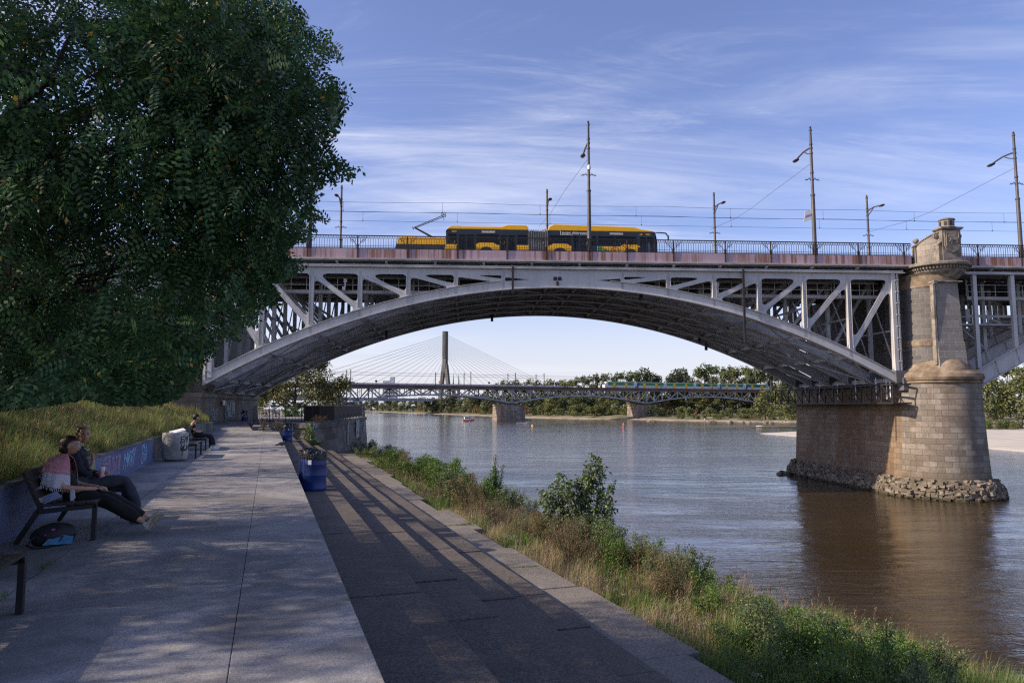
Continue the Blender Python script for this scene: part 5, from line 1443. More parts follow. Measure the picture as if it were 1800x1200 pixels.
# legs spread along the deck direction of view: seen as an inverted Y
side = Vector((1, 0, 0))
for sd in (-1, 1):
    for (z0_, z1_, o0, o1, w0, w1) in ((-6, 9, 14.5, 12.5, 4.6, 4.6), (9, 48, 12.5, 2.6, 4.2, 3.2)):
        n_ = 6
        for k in range(n_):
            f0, f1 = k / n_, (k + 1) / n_
            m.beam((0, sd * (o0 + (o1 - o0) * f0) * .55, z0_ + (z1_ - z0_) * f0), (0, sd * (o0 + (o1 - o0) * f1) * .55, z0_ + (z1_ - z0_) * f1), w0 * .8, w0 * .9, up=(0, 1, 0))
m.build('tower_leg', gt, csb)
m = MB(); m.b2(-2.1, 2.1, -2.3, 2.3, 44, 84.5)
for z in np.arange(55, 84, 2.2): m.b2(-2.9, -2.1, -2.0, 2.0, z, z + .9)
m.build('tower_head', gt, csb)
m = MB(); m.b2(-2, 2, -8.5, 8.5, 6.5, 9); m.build('crossbeam', gt, csb)
for sd in (-1, 1):
    for k in range(14):
        f = k / 13; xe = sd * (26 + (230 if sd < 0 else 262) * f ** .95); zt_ = 55 + 25 * f
        m = MB(); m.tube([(sd * 3, -1.5, zt_), (xe, -13.6, ZD + 1)], .14, 4, cap=False); m.build('stay_cable', M['polemetal'], csb, fix=False)
# second city bridge farther right at deck height is hidden; spires and pale block beyond the rail bridge
ch = thing('twin_spires', 'two thin dark church spires far beyond the rail bridge, right of the cable tower', 'church', aY(801, 716, 1600))
zc_ = ch.location
for x in (796.5, 806):
    p = aY(x, 715, 1600) - zc_
    m = MB(); m.b2(p.x - 3, p.x + 3, -3, 3, -5, 36); sp = m.build('bell_tower', pmat('brick_tower', (.16, .10, .08), .8, .1), ch)
    m = MB(); m.lathe([(3.6, 36), (2.2, 46), (1.2, 60), (.2, 78)], (p.x, 0, 0), 8); m.build('spire', pmat('copper_green_spire', (.10, .15, .13), .7, .1), sp)
m = MB(); p = aY(801, 715, 1600) - zc_; m.b2(p.x - 9, p.x + 9, 2, 40, -5, 26); m.build('nave', pmat('brick_nave', (.16, .10, .08), .8, .1), ch)
bl = thing('office_block', 'pale office block with a red roof sign far beyond the rail bridge', 'building', aY(683, 716, 1300))
m = MB(); m.b2(-9, 13, 0, 20, -6, 42); m.b2(-11, 2, -1, 0, 36, 49); m.b2(1, 9, 4, 12, 42, 56); w_ = m.build('wall', pmat('pale_block', (.42, .45, .50), .7, .1), bl)
m = MB()
for z in (8, 14, 20, 26, 32, 38): m.b2(-8, 12, -.15, 0, z, z + 2.4)
m.build('window_band', M['glass'], bl)
m = MB(); m.b2(-10, 1, -1.2, -1, 38, 43); m.build('roof_sign', pmat('red_sign', (.5, .08, .07), .6, .1), bl)
# pale line of roofs and barrier beyond: long noise screen on the rail bridge
m = MB(); m.b2(upx(560), upx(1005), 9.4, 9.6, HR - 1.2, HR + .75); m.build('noise_screen', pmat('pale_screen', (.52, .55, .62), .6, .25, .4), rbr)
# ------------------------------------------------------------------ benches
def make_bench(label, L=2.0):
    t = thing('bench', label, 'bench', (0, 0, 0), PANG, 'black metal benches by the blue wall')
    for y in (.06, L - .06):
        m = MB(); m.b2(.36, .41, y - .03, y + .03, 0, .44)
        m.build('leg', M['black'], t, bevel=.004)
        m = MB(); m.beam((-.44, y, .0), (-.18, y, .47), .06, .055); m.build('leg', M['black'], t, bevel=.004)
        m = MB(); m.beam((-.24, y, .37), (.41, y, .425), .06, .055); m.beam((-.20, y, .40), (-.40, y, .86), .05, .045); m.build('frame', M['black'], t, bevel=.004)
    m = MB()
    for k in range(5): m.b2(-.17 + k * .118, -.17 + k * .118 + .10, 0, L, .435 + k * .004, .462 + k * .004)
    m.build('seat', M['wood'], t, bevel=.004)
    m = MB()
    for k in range(3):
        x = -.255 - k * .055; z = .58 + k * .125; m.box((x, L / 2, z), (.025, L, .10), Matrix.Rotation(R(-23), 3, 'Y'))
    m.build('backrest', M['wood'], t, bevel=.004)
    return t
bench0 = make_bench('black slatted bench with two seated people leaning back on it'); bench0.location = PW(-3.12, 5.75)
for (s, t_, lab) in ((-2.94, .45, 'corner of an empty black bench at the lower left edge of the photo'), (-3.28, 20.75, 'low empty black bench right beside the round concrete planter'), (-3.32, 25.1, 'black bench with one person in black sitting alone')):
    copy_tree(bench0, None, lab, loc=PW(s, t_))

# ------------------------------------------------------------------ concrete round bin with black tag
pl_ = thing('concrete_bin', 'round pale concrete bin with a black graffiti tag beside the bench', 'litter bin', PW(-3.42, 20.05), PANG)
m = MB(); m.lathe([(.25, 0), (.34, .05), (.37, .14), (.385, .5), (.375, .84), (.36, .86), (.30, .86), (.29, .5)], n=32); m.build('drum', concrete('bin_concrete', (.46, .45, .43)), pl_, smooth=True)
m = MB(); m.tube([(.05, .02, .5), (.05, .02, .82)], .2, 12); m.build('inner_bin', M['polemetal'], pl_)
m = MB(); m.box((.05, -.05, .90), (.42, .3, .03), Euler((R(12), R(-14), .3)).to_matrix()); m.build('cardboard', M['sticker'], pl_)
m = MB()
fr = Vector((.78, -.62, 0)).normalized(); ex_ = Vector((.62, .78, 0))
for wrd, z, sz, w_ in (('EN', .56, .20, .026), ('WJA', .32, .19, .024), ('Y', .15, .22, .02)):
    mm = MB(); stroke(mm, wrd, Vector((0, 0, z)), Vector((1, 0, 0)), Vector((0, 0, 1)), sz, w_, rng=GR, jit=.12)
    for f in range(0, len(mm.v)):
        x, y, z_ = mm.v[f]; a = math.atan2(fr.y, fr.x) + (x - .16) / .385; r_ = .387 + y * .5
        mm.v[f] = (r_ * math.cos(a), r_ * math.sin(a), z_)
    m.add(mm.v, mm.f)
m.build('graffiti', M['gr_black'], pl_)

# ------------------------------------------------------------------ blue barrels used as bins
def make_barrel(label, stickers=True):
    t = thing('barrel_bin', label, 'barrel', (0, 0, 0), 0, 'blue plastic barrels used as bins')
    prof = [(.27, 0), (.288, .02), (.292, .06), (.285, .10), (.286, .36), (.292, .38), (.286, .40), (.286, .62), (.292, .64), (.286, .66), (.284, .84), (.275, .88), (.265, .885), (.26, .6)]
    m = MB(); m.lathe(prof, n=36); m.build('drum', M['barrel'], t, smooth=True)
    m = MB(); b = len(m.v); n = 40
    for i, (r0_, z) in enumerate([(.24, .70), (.272, .93), (.29, .925), (.298, .88), (.295, .78)]):
        for k in range(n):
            a = 2 * math.pi * k / n; w_ = random.uniform(-.012, .012) if i else 0
            zz = z + (random.uniform(-.03, .04) if i in (1, 2) else (random.uniform(-.05, .02) if i == 4 else 0)) + (.04 * math.sin(a * 2 + 1) if i in (1, 2) else 0)
            m.v.append(((r0_ + w_) * math.cos(a), (r0_ + w_) * math.sin(a), zz))
    for i in range(4):
        for k in range(n): a = i * n + k; c = i * n + (k + 1) % n; m.f.append((a, c, c + n, a + n))
    for k in range(4):
        a = random.uniform(2.4, 4.2); m.ball((.23 * math.cos(a), .23 * math.sin(a), .93), (.07, .06, .03), 7, 5)
    m.build('bin_liner', M['bag'], t, smooth=True)
    if stickers:
        m = MB(); a = R(-100); m.box((.289 * math.cos(a), .289 * math.sin(a), .70), (.006, .085, .11), Matrix.Rotation(a, 3, 'Z')); m.build('sticker', M['sticker'], t)
    return t
br0 = make_barrel('large blue barrel bin with black liner and white sticker, nearest on the upper river step'); br0.location = PW(.42, 14.05, -.4)
m = MB(); m.box((0, 0, -.0), (.6, .6, .012)) ; m = None
b1 = make_barrel('blue barrel bin mostly hidden behind the nearest barrel', False); b1.location = PW(.36, 14.85, -.4); b1.rotation_euler = (0, 0, 2)
for ch in list(b1.children):
    if 'bin_liner' in ch.name:
        m = MB(); m.add([(-.30, -.05, .85), (-.28, -.14, .86), (-.31, -.16, .62), (-.33, -.06, .58)], [(0, 1, 2, 3)]); m.tube([(-.3, -.1, .86), (-.32, -.12, .6)], [.05, .02], 5)
        lp = m.build('liner_flap', M['bag'], ch)
c = copy_tree(b1, None, 'blue barrel bin on the step against the far stone quay wall', loc=PW(.42, 40.4, -.4), rz=1.2)
m = MB(); m.box((-.2, -.22, .72), (.07, .006, .1)); m.box((.24, -.17, .76), (.06, .006, .1)); m.box((.16, -.245, .5), (.2, .006, .03)); m.build('sticker', M['sticker'], c)
c = copy_tree(b1, None, 'blue barrel bin with white scribbles on the platform under the bridge', loc=gz(430, 739.5, ZP), rz=.6)
m = MB(); m.box((-.16, -.25, .8), (.14, .006, .1)); m.box((.15, -.26, .8), (.12, .006, .1)); stroke(m, 'KW', Vector((-.16, -.295, .3)), Vector((1, 0, 0)), Vector((0, 0, 1)), .34, .04, rng=GR); m.build('sticker', M['sticker'], c, fix=False)
b3r = c; c.rotation_euler = (0, 0, 0)

# ------------------------------------------------------------------ pole, pigeon, bicycle, tents
bp = thing('marker_pole', 'thin blue pole with white top in front of the bridge abutment', 'pole', gz(364.5, 737, .3))
m = MB(); m.tube([(0, 0, -.3), (.05, 0, 1.9), (.16, 0, 2.5)], .06, 8); m.build('pole', pmat('bright_blue_paint', (.05, .16, .55), .5, .1), bp)
m = MB(); m.tube([(.16, 0, 2.5), (.22, 0, 3.2)], .065, 8); m.build('pole_top', M['white'], bp)
pg = thing('pigeon', 'small dark pigeon at the edge of the promenade before the steps', 'pigeon', PW(-.16, 26.5, 0), .4)
m = MB(); m.ball((0, 0, .15), (.14, .07, .075), 10, 8); m.ball((.12, 0, .235), (.035, .033, .038), 8, 6); m.tube([(.06, 0, .17), (.12, 0, .23)], [.06, .03], 8); m.tube([(-.08, 0, .14), (-.24, 0, .09)], [.05, .03], 6)
m.tube([(.02, .03, .1), (.02, .03, 0)], .008, 4); m.tube([(.02, -.03, .1), (.02, -.03, 0)], .008, 4); m.tube([(.15, 0, .235), (.18, 0, .228)], [.012, .004], 4); m.build('body', pmat('pigeon_grey', (.06, .06, .07), .6, .4, 20), pg, smooth=True)
bk_ = thing('bicycle', 'dark bicycle leaning against the end of the abutment under the bridge', 'bicycle', gz(453, 739, ZP) + Vector((-.6, 3.5, 0)), .25)
for x in (0, 1.05):
    m = MB(); m.tube([(x + .33 * math.cos(a), 0, .35 + .33 * math.sin(a)) for a in np.linspace(0, 2 * math.pi, 21)], .03, 6, cap=False)
    for a in np.linspace(0, math.pi, 7): m.tube([(x + .3 * math.cos(a), 0, .35 + .3 * math.sin(a)), (x - .3 * math.cos(a), 0, .35 - .3 * math.sin(a))], .006, 4)
    m.build('wheel', M['rubber'], bk_)
m = MB()
for a, b in (((0, 0, .35), (.38, 0, .82)), ((.38, 0, .85), (.45, 0, .35)), ((.45, 0, .35), (.92, 0, .8)), ((.38, 0, .78), (.92, 0, .84)), ((0, 0, .35), (.45, 0, .35)), ((.92, 0, .95), (1.05, 0, .35))): m.tube([a, b], .022, 6)
m.build('frame', pmat('bike_red', (.12, .02, .03), .4, .2), bk_)
m = MB(); m.ball((.36, 0, .93), (.14, .06, .03), 8, 5); m.tube([(.38, 0, .8), (.37, 0, .93)], .014, 5); m.build('saddle', M['black'], bk_)
m = MB(); m.tube([(.9, -.26, 1.02), (.95, 0, 1.05), (.9, .26, 1.02)], .015, 5); m.build('handlebar', M['black'], bk_)
for (x0, x1, z1, lab, Y_) in ((463, 479, 712, 'small white market tent behind the bar fence, left one', 118), (486, 499, 713, 'small white market tent behind the bar fence, right one', 125)):
    a, b = aY(x0, 733, Y_), aY(x1, 733, Y_); t = thing('white_tent', lab, 'tent', ((a.x + b.x) / 2, Y_, -.2), 0, 'white tents behind the fence')
    w = (b.x - a.x) / 2; h = aY(x0, z1, Y_).z + .2
    m = MB(); m.b2(-w, w, 1.4, 1.45, .4, h - .6); m.b2(-w, w, 0, .04, h - .9, h - .6); m.build('side_cloth', M['white'], t)
    m = MB(); m.add([(-w - .1, -.1, h - .6), (w + .1, -.1, h - .6), (w + .1, 1.5, h - .6), (-w - .1, 1.5, h - .6), (0, .7, h + .1)], [(0, 1, 4), (1, 2, 4), (2, 3, 4), (3, 0, 4), (0, 3, 2, 1)]); m.build('roof', M['white'], t)
    m = MB()
    for x in (-w, w):
        for y in (0, 1.4): m.b2(x - .03, x + .03, y - .03, y + .03, 0, h - .6)
    m.build('leg', M['polemetal'], t)
# distant road ramp seen under the bridge on the left
ov = thing('concrete_viaduct', 'grey road viaduct on round columns seen through the gap left of the leafy tree', 'viaduct', (-150, 420, 0), .05)
m = MB(); m.b2(-90, 30, -8, 8, 6.2, 8.0); m.b2(-90, 30, -8.4, -8, 8, 9); m.build('deck', pmat('viaduct_concrete', (.30, .30, .30), .8, .15, .3), ov)
for x in (-60, -22, 16): m = MB(); m.tube([(x, 0, -1), (x, 0, 6.3)], 1.3, 12); m.build('column', M['greywall'], ov)

# ------------------------------------------------------------------ river things
boat = thing('motor_boat', 'small white cabin boat with red hull moored left of the nearest rail pier', 'boat', gz(824, 740, WATER), .2)
m = MB(); m.prism([(-3.0, 0), (2.2, 0), (3.4, 1.1), (-3.1, 1.0)], -1.2, 1.2, lambda x, y, z: (x, z * (1 if x < 2.3 else .25), y - .1)); m.build('hull', pmat('boat_hull_red', (.40, .16, .12), .5, .1), boat, bevel=.08)
m = MB(); m.b2(-2.3, 1.2, -1, 1, .9, 2.3); m.b2(-2.6, 1.5, -1.15, 1.15, 2.3, 2.42); m.build('cabin', M['white'], boat, bevel=.1)
m = MB(); m.b2(-2.0, .9, -1.02, -1.0, 1.5, 2.1); m.build('cabin_window', M['glass'], boat)
m = MB(); m.tube([(2.6, 0, .9), (2.6, 0, 3.2)], .05, 5); m.build('mast', M['white'], boat)
skf = thing('rowing_boat', 'low grey boat below the foot of the nearest rail bridge pier', 'boat', gz(918, 744.5, WATER), .1)
m = MB(); m.prism([(-2.2, 0), (1.8, 0), (2.6, .7), (-2.4, .6)], -.7, .7, lambda x, y, z: (x, z * (1 if x < 2 else .2), y - .05)); m.build('hull', pmat('skiff_grey', (.22, .21, .22), .6, .2), skf, bevel=.05)
m = MB(); m.b2(-.6, .5, -.4, .4, .5, 1.3); m.build('cabin', M['polemetal'], skf, bevel=.08)
def buoy(x, y, h, mt, lab, r=.22):
    t = thing('spar_buoy', lab, 'buoy', gz(x, y, WATER)); m = MB(); m.lathe([(r * 1.3, -.4), (r * 1.3, .2), (r, .35), (r * .85, h * .8), (r * .3, h)], n=10); m.build('float', mt, t)
    m = MB(); m.lathe([(r * .9, h * .55), (r * .9, h * .68)], n=10); m.build('band', M['white'], t)
buoy(825, 747, 1.7, pmat('green_buoy', (.02, .22, .10), .5, .1), 'thin green spar buoy just below the white boat', .12)
buoy(1096, 752, 1.9, pmat('red_buoy', (.62, .08, .05), .5, .1), 'red spar buoy in midstream left of the far rail pier')
buoy(936, 748.5, .5, M['yellow'], 'tiny yellow float right of the low grey boat', .3)
rk = thing('river_rock', 'pale flat rock on the far shallows near the big bridge pier', 'rock', gz(1336, 750, WATER)); m = MB(); m.ball((0, 0, .1), (1.6, .8, .5), 9, 6); m.build('stone', M['sand'], rk)
dw = thing('driftwood', 'grey pile of driftwood branches on the far shore', 'driftwood', gz(1330, 739.5, -4.9))
m = MB()
for k in range(26):
    a = random.uniform(0, 3.14); p = Vector((random.uniform(-5, 5), random.uniform(-2, 2), random.uniform(.1, .7))); m.tube([p, p + Vector((math.cos(a) * 2.5, math.sin(a), random.uniform(.2, 2.0)))], [.14, .04], 5)
m.build('branches', M['drystalk'], dw)
# rocks near foot of pier & along the far shore
RGp = 'rocks along the far shore'
rkm = MB()
for k in range(9): rkm.ball((random.uniform(-1, 1), random.uniform(-.6, .6), random.uniform(-.1, .2)), [random.uniform(.3, .6) for _ in range(3)], 7, 5)
rk0 = rkm.build('shore_rocks', M['rubble']); rk0.location = gz(1378, 833.5, WATER) + Vector((0, 0, .05)); rk0.scale = (.6, .6, .6); tag(rk0, 'small heap of stones at the far foot of the big stone pier', 'rocks')
first = True
for i, (x, y) in enumerate([(645, 724.6), (668, 726.3), (735, 728.6), (1250, 741.6), (1282, 742.4), (1312, 742.5), (1352, 743), (880, 738.3), (928, 738.4), (1145, 740.2)]):
    cc = rk0.copy(); C.objects.link(cc); cc.location = gz(x, y, WATER); cc.rotation_euler = (0, 0, i); sc_ = 2.6 if i < 3 else 1.8; cc.scale = (sc_, sc_, sc_ * .8); tag(cc, 'heap of pale stones at the far water edge', 'rocks', RGp)
# ------------------------------------------------------------------ PEOPLE
def ev_mesh(o):
    dg = bpy.context.evaluated_depsgraph_get(); dg.update()
    me = bpy.data.meshes.new_from_object(o.evaluated_get(dg)); bpy.data.objects.remove(o); return me
def skin(verts, edges, radii, sub=2):
    me = bpy.data.meshes.new('tmp'); me.from_pydata([tuple(v) for v in verts], edges, [])
    o = bpy.data.objects.new('tmp', me); C.objects.link(o)
    m = o.modifiers.new('s', 'SKIN'); m.use_smooth_shade = True
    for i, r in enumerate(radii):
        sv = me.skin_vertices[0].data[i]; sv.radius = r if hasattr(r, '__len__') else (r, r); sv.use_root = (i == 0)
    s = o.modifiers.new('u', 'SUBSURF'); s.levels = sub; s.render_levels = sub
    return ev_mesh(o)
def chains(cs):
    """cs: list of chains; each chain = list of (point, radius). A chain whose first point equals an existing point joins it."""
    V = []; Rr = []; E_ = []
    def idx(p):
        for i, q in enumerate(V):
            if (Vector(p) - q).length < 1e-5: return i
        return None
    for c in cs:
        prev = None
        for p, r in c:
            i = idx(p)
            if i is None: V.append(Vector(p)); Rr.append(r); i = len(V) - 1
            if prev is not None: E_.append((prev, i))
            prev = i
    return V, E_, Rr
def merge(meshes, voxel=None):
    bm = bmesh.new()
    for me in meshes: bm.from_mesh(me)
    me = bpy.data.meshes.new('body'); bm.to_mesh(me); bm.free()
    if voxel:
        o = bpy.data.objects.new('tmp', me); C.objects.link(o); m = o.modifiers.new('r', 'REMESH'); m.mode = 'VOXEL'; m.voxel_size = voxel; m.use_smooth_shade = True
        s = o.modifiers.new('sm', 'SMOOTH'); s.factor = .5; s.iterations = 2
        me = ev_mesh(o)
    return me
def mobj(name, me, mat, parent):
    me.materials.clear(); me.materials.append(mat); me.polygons.foreach_set('use_smooth', [True] * len(me.polygons)); me.name = name
    o = bpy.data.objects.new(name, me); link(o, parent); return o
def head_mesh(c, yaw=0, tilt=0, s=1.0):
    """face along +x before yaw; head height about .23"""
    m = MB(); m.ball((0, 0, 0), 1, 32, 24); V = []
    for x, y, z in m.v:
        v = Vector((x, y, z)); p = Vector((x * .098, y * .075, z * .118))
        if z < 0: p.y *= 1 - .28 * (-z) ** 1.4; p.x *= 1 - (.30 * (-z) ** 2 if x < 0 else .02)
        if x > 0 and z < -.2: p.x += .012 * x
        if x > .2:
            p.x -= .006 * math.exp(-((z - .12) / .10) ** 2) * (1 if abs(y) > .15 else .3)      # eye line
            p.x += .026 * math.exp(-(y / .14) ** 2) * math.exp(-((z + .18) / .15) ** 2) * x     # nose
            p.x += .008 * math.exp(-(y / .13) ** 2) * math.exp(-((z - .0) / .2) ** 2) * x
            p.x += .008 * math.exp(-(y / .28) ** 2) * math.exp(-((z + .52) / .07) ** 2)          # lips
            p.x += .010 * math.exp(-(y / .3) ** 2) * math.exp(-((z + .88) / .12) ** 2)           # chin
        V.append(p)
    for sd in (-1, 1):
        b = len(V); e = MB(); e.ball((-.008, sd * .078, -.012), (.02, .012, .033), 8, 6); V += [Vector(q) for q in e.v]; m.f += [tuple(i + b for i in f) for f in e.f]
    Rm = Euler((0, tilt, yaw)).to_matrix()
    me = bpy.data.meshes.new('h'); me.from_pydata([tuple(Rm @ (p * s) + Vector(c)) for p in V], [], m.f); return me, Rm
def ellip_mesh(c, r, Rm=None, n=20, mm=14, noise_amp=0, cut=None):
    m = MB(); m.ball((0, 0, 0), 1, n, mm); V = []
    for x, y, z in m.v:
        p = Vector((x * r[0], y * r[1], z * r[2]))
        if cut: p = cut(p, Vector((x, y, z)))
        if noise_amp: p += p.normalized() * noise.noise(p * 55) * noise_amp
        if Rm is not None: p = Rm @ p
        V.append(tuple(p + Vector(c)))
    me = bpy.data.meshes.new('e'); me.from_pydata(V, [], m.f); return me
def hand(wrist, dirv, palm_n, curl=.6, s=1.0):
    """five separate bent fingers rooted in a palm"""
    d = Vector(dirv).normalized(); n = Vector(palm_n); n = (n - d * n.dot(d)).normalized(); sidev = d.cross(n)
    w = Vector(wrist); out_ = []
    pc = w + d * .05 * s
    V, E_, Rr = chains([[(w, (.026 * s, .018 * s)), (w + d * .035 * s, (.034 * s, .016 * s)), (w + d * .078 * s, (.036 * s, .014 * s))]])
    out_.append(skin(V, E_, Rr, 1))
    for k, (off, ln) in enumerate(((-.028, .066), (-.010, .076), (.009, .072), (.027, .056))):
        p = w + d * .078 * s + sidev * off * s; c = []; a = 0; c.append((p - d * .012 * s, .0095 * s)); c.append((p, .0093 * s))
        for j in range(3):
            a += curl * (.8 + .1 * k); dd_ = (d * math.cos(a) + n * math.sin(a)); p = p + dd_ * ln * s * (.45, .3, .25)[j]; c.append((p, (.0088 - j * .0008) * s))
        V, E_, Rr = chains([c]); out_.append(skin(V, E_, Rr, 1))
    p = w + d * .02 * s - sidev * .026 * s; c = [(p, .012 * s)]
    for j in range(3): p = p + (d * (.5 + .2 * j) - sidev * (.8 - .3 * j) + n * .35).normalized() * (.03, .026, .02)[j] * s; c.append((p, (.011 - .0012 * j) * s))
    V, E_, Rr = chains([c]); out_.append(skin(V, E_, Rr, 1))
    return out_
def shoe(parent, ankle, toe_dir, up, mat, sole=None, s=1.0):
    x = Vector(toe_dir).normalized(); z = Vector(up); z = (z - x * z.dot(x)).normalized(); y = z.cross(x); Mr = Matrix((x, y, z)).transposed()
    P = [(-.07, .034, .07), (-.02, .038, .085), (.04, .042, .07), (.10, .047, .052), (.155, .046, .042), (.19, .03, .03)]
    V = []; F = []; n = 10
    for (px_, hw, h) in P:
        for k in range(n):
            a = 2 * math.pi * k / n; V.append(Vector((px_, hw * math.cos(a), .5 * h + .5 * h * math.sin(a) * (1 if math.sin(a) > 0 else .95))))
    for i in range(len(P) - 1):
        for k in range(n): F.append((i * n + k, i * n + (k + 1) % n, (i + 1) * n + (k + 1) % n, (i + 1) * n + k))
    F += [tuple(range(n))[::-1], tuple((len(P) - 1) * n + k for k in range(n))]
    o = Vector(ankle) - z * .075 * s
    m = MB(); m.add([Mr @ (v * s) + o for v in V], F); m.ball(tuple(Vector(ankle) - x * .02 * s), (.045 * s, .042 * s, .045 * s), 10, 6)
    sh = m.build('shoe', mat, parent, smooth=True)
    sm_ = MB(); out2 = [(-.085, 0), (-.075, .034), (-.02, .038), (.04, .043), (.10, .05), (.16, .047), (.20, .02), (.20, -.02), (.16, -.047), (.10, -.05), (.04, -.043), (-.02, -.038), (-.075, -.034)]
    sm_.prism(out2, -.016, .014, lambda a, b, c: tuple(Mr @ (Vector((a, b, c)) * s) + o)); sm_.build('sole', sole or mat, sh, bevel=.003)
def person(label, loc, sk, head, hair, clothes, shoes, rz=PANG, voxel=.009, hands=()):
    t = thing('person', label, 'person', loc, rz)
    ms = []
    V, E_, Rr = chains(sk); ms.append(skin(V, E_, Rr, 2))
    hm, Rm = head_mesh(head[0], head[1], head[2], head[3]); ms.append(hm)
    for h in hands: ms += hand(*h)
    me = merge(ms, voxel); body = mobj('body', me, M['skin'], t)
    for nm, cs, mat in clothes:
        V, E_, Rr = chains(cs); o = skin(V, E_, Rr, 2)
        for v in o.vertices: v.co += v.co.normalized() * 0 + Vector((noise.noise(v.co * 9), noise.noise(v.co * 9 + Vector((5, 0, 0))), noise.noise(v.co * 9 + Vector((0, 7, 0))))) * .016
        mobj(nm, o, mat, t)
    hme = merge([ellip_mesh(*h[:2], Rm=Rm, noise_amp=h[2], cut=h[3] if len(h) > 3 else None) for h in hair[0]]); mobj('hair', hme, hair[1], t)
    # eyes and mouth
    c = Vector(head[0]); m = MB()
    for sd in (-1, 1):
        m.ball(tuple(Rm @ Vector((.089 * head[3], sd * .030, .016)) + c), .0085, 8, 6)
    m.build('eye', M['black'], t)
    m = MB()
    for sd in (-1, 1): m.beam(tuple(Rm @ Vector((.096, sd * .018, .034)) + c), tuple(Rm @ Vector((.088, sd * .045, .034)) + c), .006, .006)
    m.build('eyebrow', hair[1], t)
    m = MB(); m.ball(tuple(Rm @ Vector((.099 * head[3], 0, -.061)) + c), (.006, .022, .006), 8, 6); m.build('mouth', pmat('lips', (.42, .16, .14), .5, .1), t)
    for s_ in shoes: shoe(t, *s_)
    return t, Rm, body
hairm = pmat('dark_red_brown_hair', (.028, .012, .010), .5, .4, 40, .5, 60, stretch=(1, 1, .3))
hairb = pmat('blond_brown_hair', (.20, .13, .07), .5, .4, 40, .5, 60, stretch=(1, 1, .3)); hairk = pmat('black_curly_hair', (.015, .012, .010), .6, .4, 60, .9, 40)
blk = pmat('black_cotton', (.010, .010, .012), .85, .3, 12, .3, 30); jean = pmat('grey_blue_denim', (.045, .055, .075), .85, .25, 8, .3, 60)
navy = pmat('navy_jacket', (.018, .022, .04), .8, .3, 9, .3, 30); shoew = pmat('off_white_leather', (.50, .48, .43), .6, .12, 14, .2, 30); soleb = pmat('beige_rubber_sole', (.36, .31, .24), .8, .25, 30, .5, 60)
def haircut(front):
    def f(p, u):
        # open the face: pull the front lower part back
        if u.x > .15 and u.z < front: p.x = p.x * .35; p.y *= .9
        return p
    return f
# --- person 1: near, profile, scarf, legs stretched
O1 = PW(-3.10, 6.26)
hp = (0, 0, .555)
sk1 = [[(hp, (.15, .12)), ((-.05, 0, .70), (.13, .11)), ((-.13, 0, .90), (.15, .11)), ((-.16, 0, 1.02), (.09, .08)), ((-.12, 0, 1.09), (.055, .055)), ((-.08, 0, 1.15), (.055, .055))],
       [((-.16, 0, 1.02), (.09, .08)), ((-.15, -.17, .985), .062), ((-.12, -.25, .82), .048), ((-.04, -.25, .685), .042), ((.14, -.17, .655), .036), ((.30, -.06, .635), .027)],
       [((-.16, 0, 1.02), (.09, .08)), ((-.15, .17, .985), .062), ((-.10, .25, .82), .048), ((-.01, .25, .69), .042), ((.14, .14, .66), .036), ((.30, .03, .65), .027)],
       [(hp, (.15, .12)), ((.06, -.10, .53), .09), ((.26, -.11, .52), .08), ((.47, -.10, .44), .062), ((.68, -.06, .27), .055), ((.86, -.02, .135), .04)],
       [(hp, (.15, .12)), ((.06, .10, .53), .09), ((.27, .11, .52), .08), ((.48, .09, .46), .062), ((.70, .05, .29), .055), ((.90, .02, .17), .04)]]
hd1 = ((-.035, 0, 1.235), R(-4), R(4), 1.0)
p1, Rm1, b1_ = person('person in black with a red and white scarf, nearer of the two on the bench', O1, sk1, hd1,
    ([((-.052, 0, 1.262), (.112, .092, .118), .012, haircut(.38)), ((-.095, 0, 1.205), (.068, .078, .10), .012)], hairm),
    [('shirt', [[(hp, (.165, .135)), ((-.05, 0, .70), (.15, .13)), ((-.13, 0, .90), (.17, .13)), ((-.16, 0, 1.01), (.10, .09))], [((-.16, 0, 1.01), (.10, .09)), ((-.15, -.17, .985), .078), ((-.12, -.25, .84), .07)], [((-.16, 0, 1.01), (.10, .09)), ((-.15, .17, .985), .078), ((-.12, .25, .84), .07)]], blk),
     ('trousers', [[(hp, (.17, .14)), ((.06, -.10, .53), .115), ((.26, -.11, .525), .11), ((.47, -.10, .44), .105), ((.66, -.06, .28), .098), ((.80, -.02, .175), .085)], [(hp, (.17, .14)), ((.06, .10, .53), .115), ((.27, .11, .525), .11), ((.48, .09, .46), .10), ((.68, .05, .30), .092), ((.84, .02, .21), .08)], [(hp, (.17, .14)), ((-.03, 0, .66), (.15, .13))]], blk)],
    [((.87, -.02, .125), (.35, -.10, 1), (-1, 0, .35), shoew, soleb), ((.93, .03, .16), (.75, -.15, 1), (-1, .0, .75), shoew, soleb)],
    hands=[((.30, -.06, .635), (1, .5, -.1), (0, 0, -1), .55), ((.30, .03, .65), (1, -.5, -.1), (0, 0, -1), .6)])
m = MB()
for a_, b_ in (((.085, -.058, .018), (-.01, -.082, .02)), ((.104, -.052, .036), (.108, .0, .036)), ((.104, -.052, .036), (.102, -.056, -.004)), ((.102, -.056, -.004), (.110, -.012, -.004)), ((.108, 0, .036), (.104, .052, .036)), ((.104, .052, .036), (.102, .056, -.004)), ((.102, .056, -.004), (.11, .012, -.004)), ((.085, .058, .018), (-.01, .082, .02)), ((.104, -.055, .018), (.08, -.07, .02))):
    m.tube([tuple(Rm1 @ Vector(a_) + Vector(hd1[0])), tuple(Rm1 @ Vector(b_) + Vector(hd1[0]))], .0045, 5)
m.build('glasses', M['white'], p1)
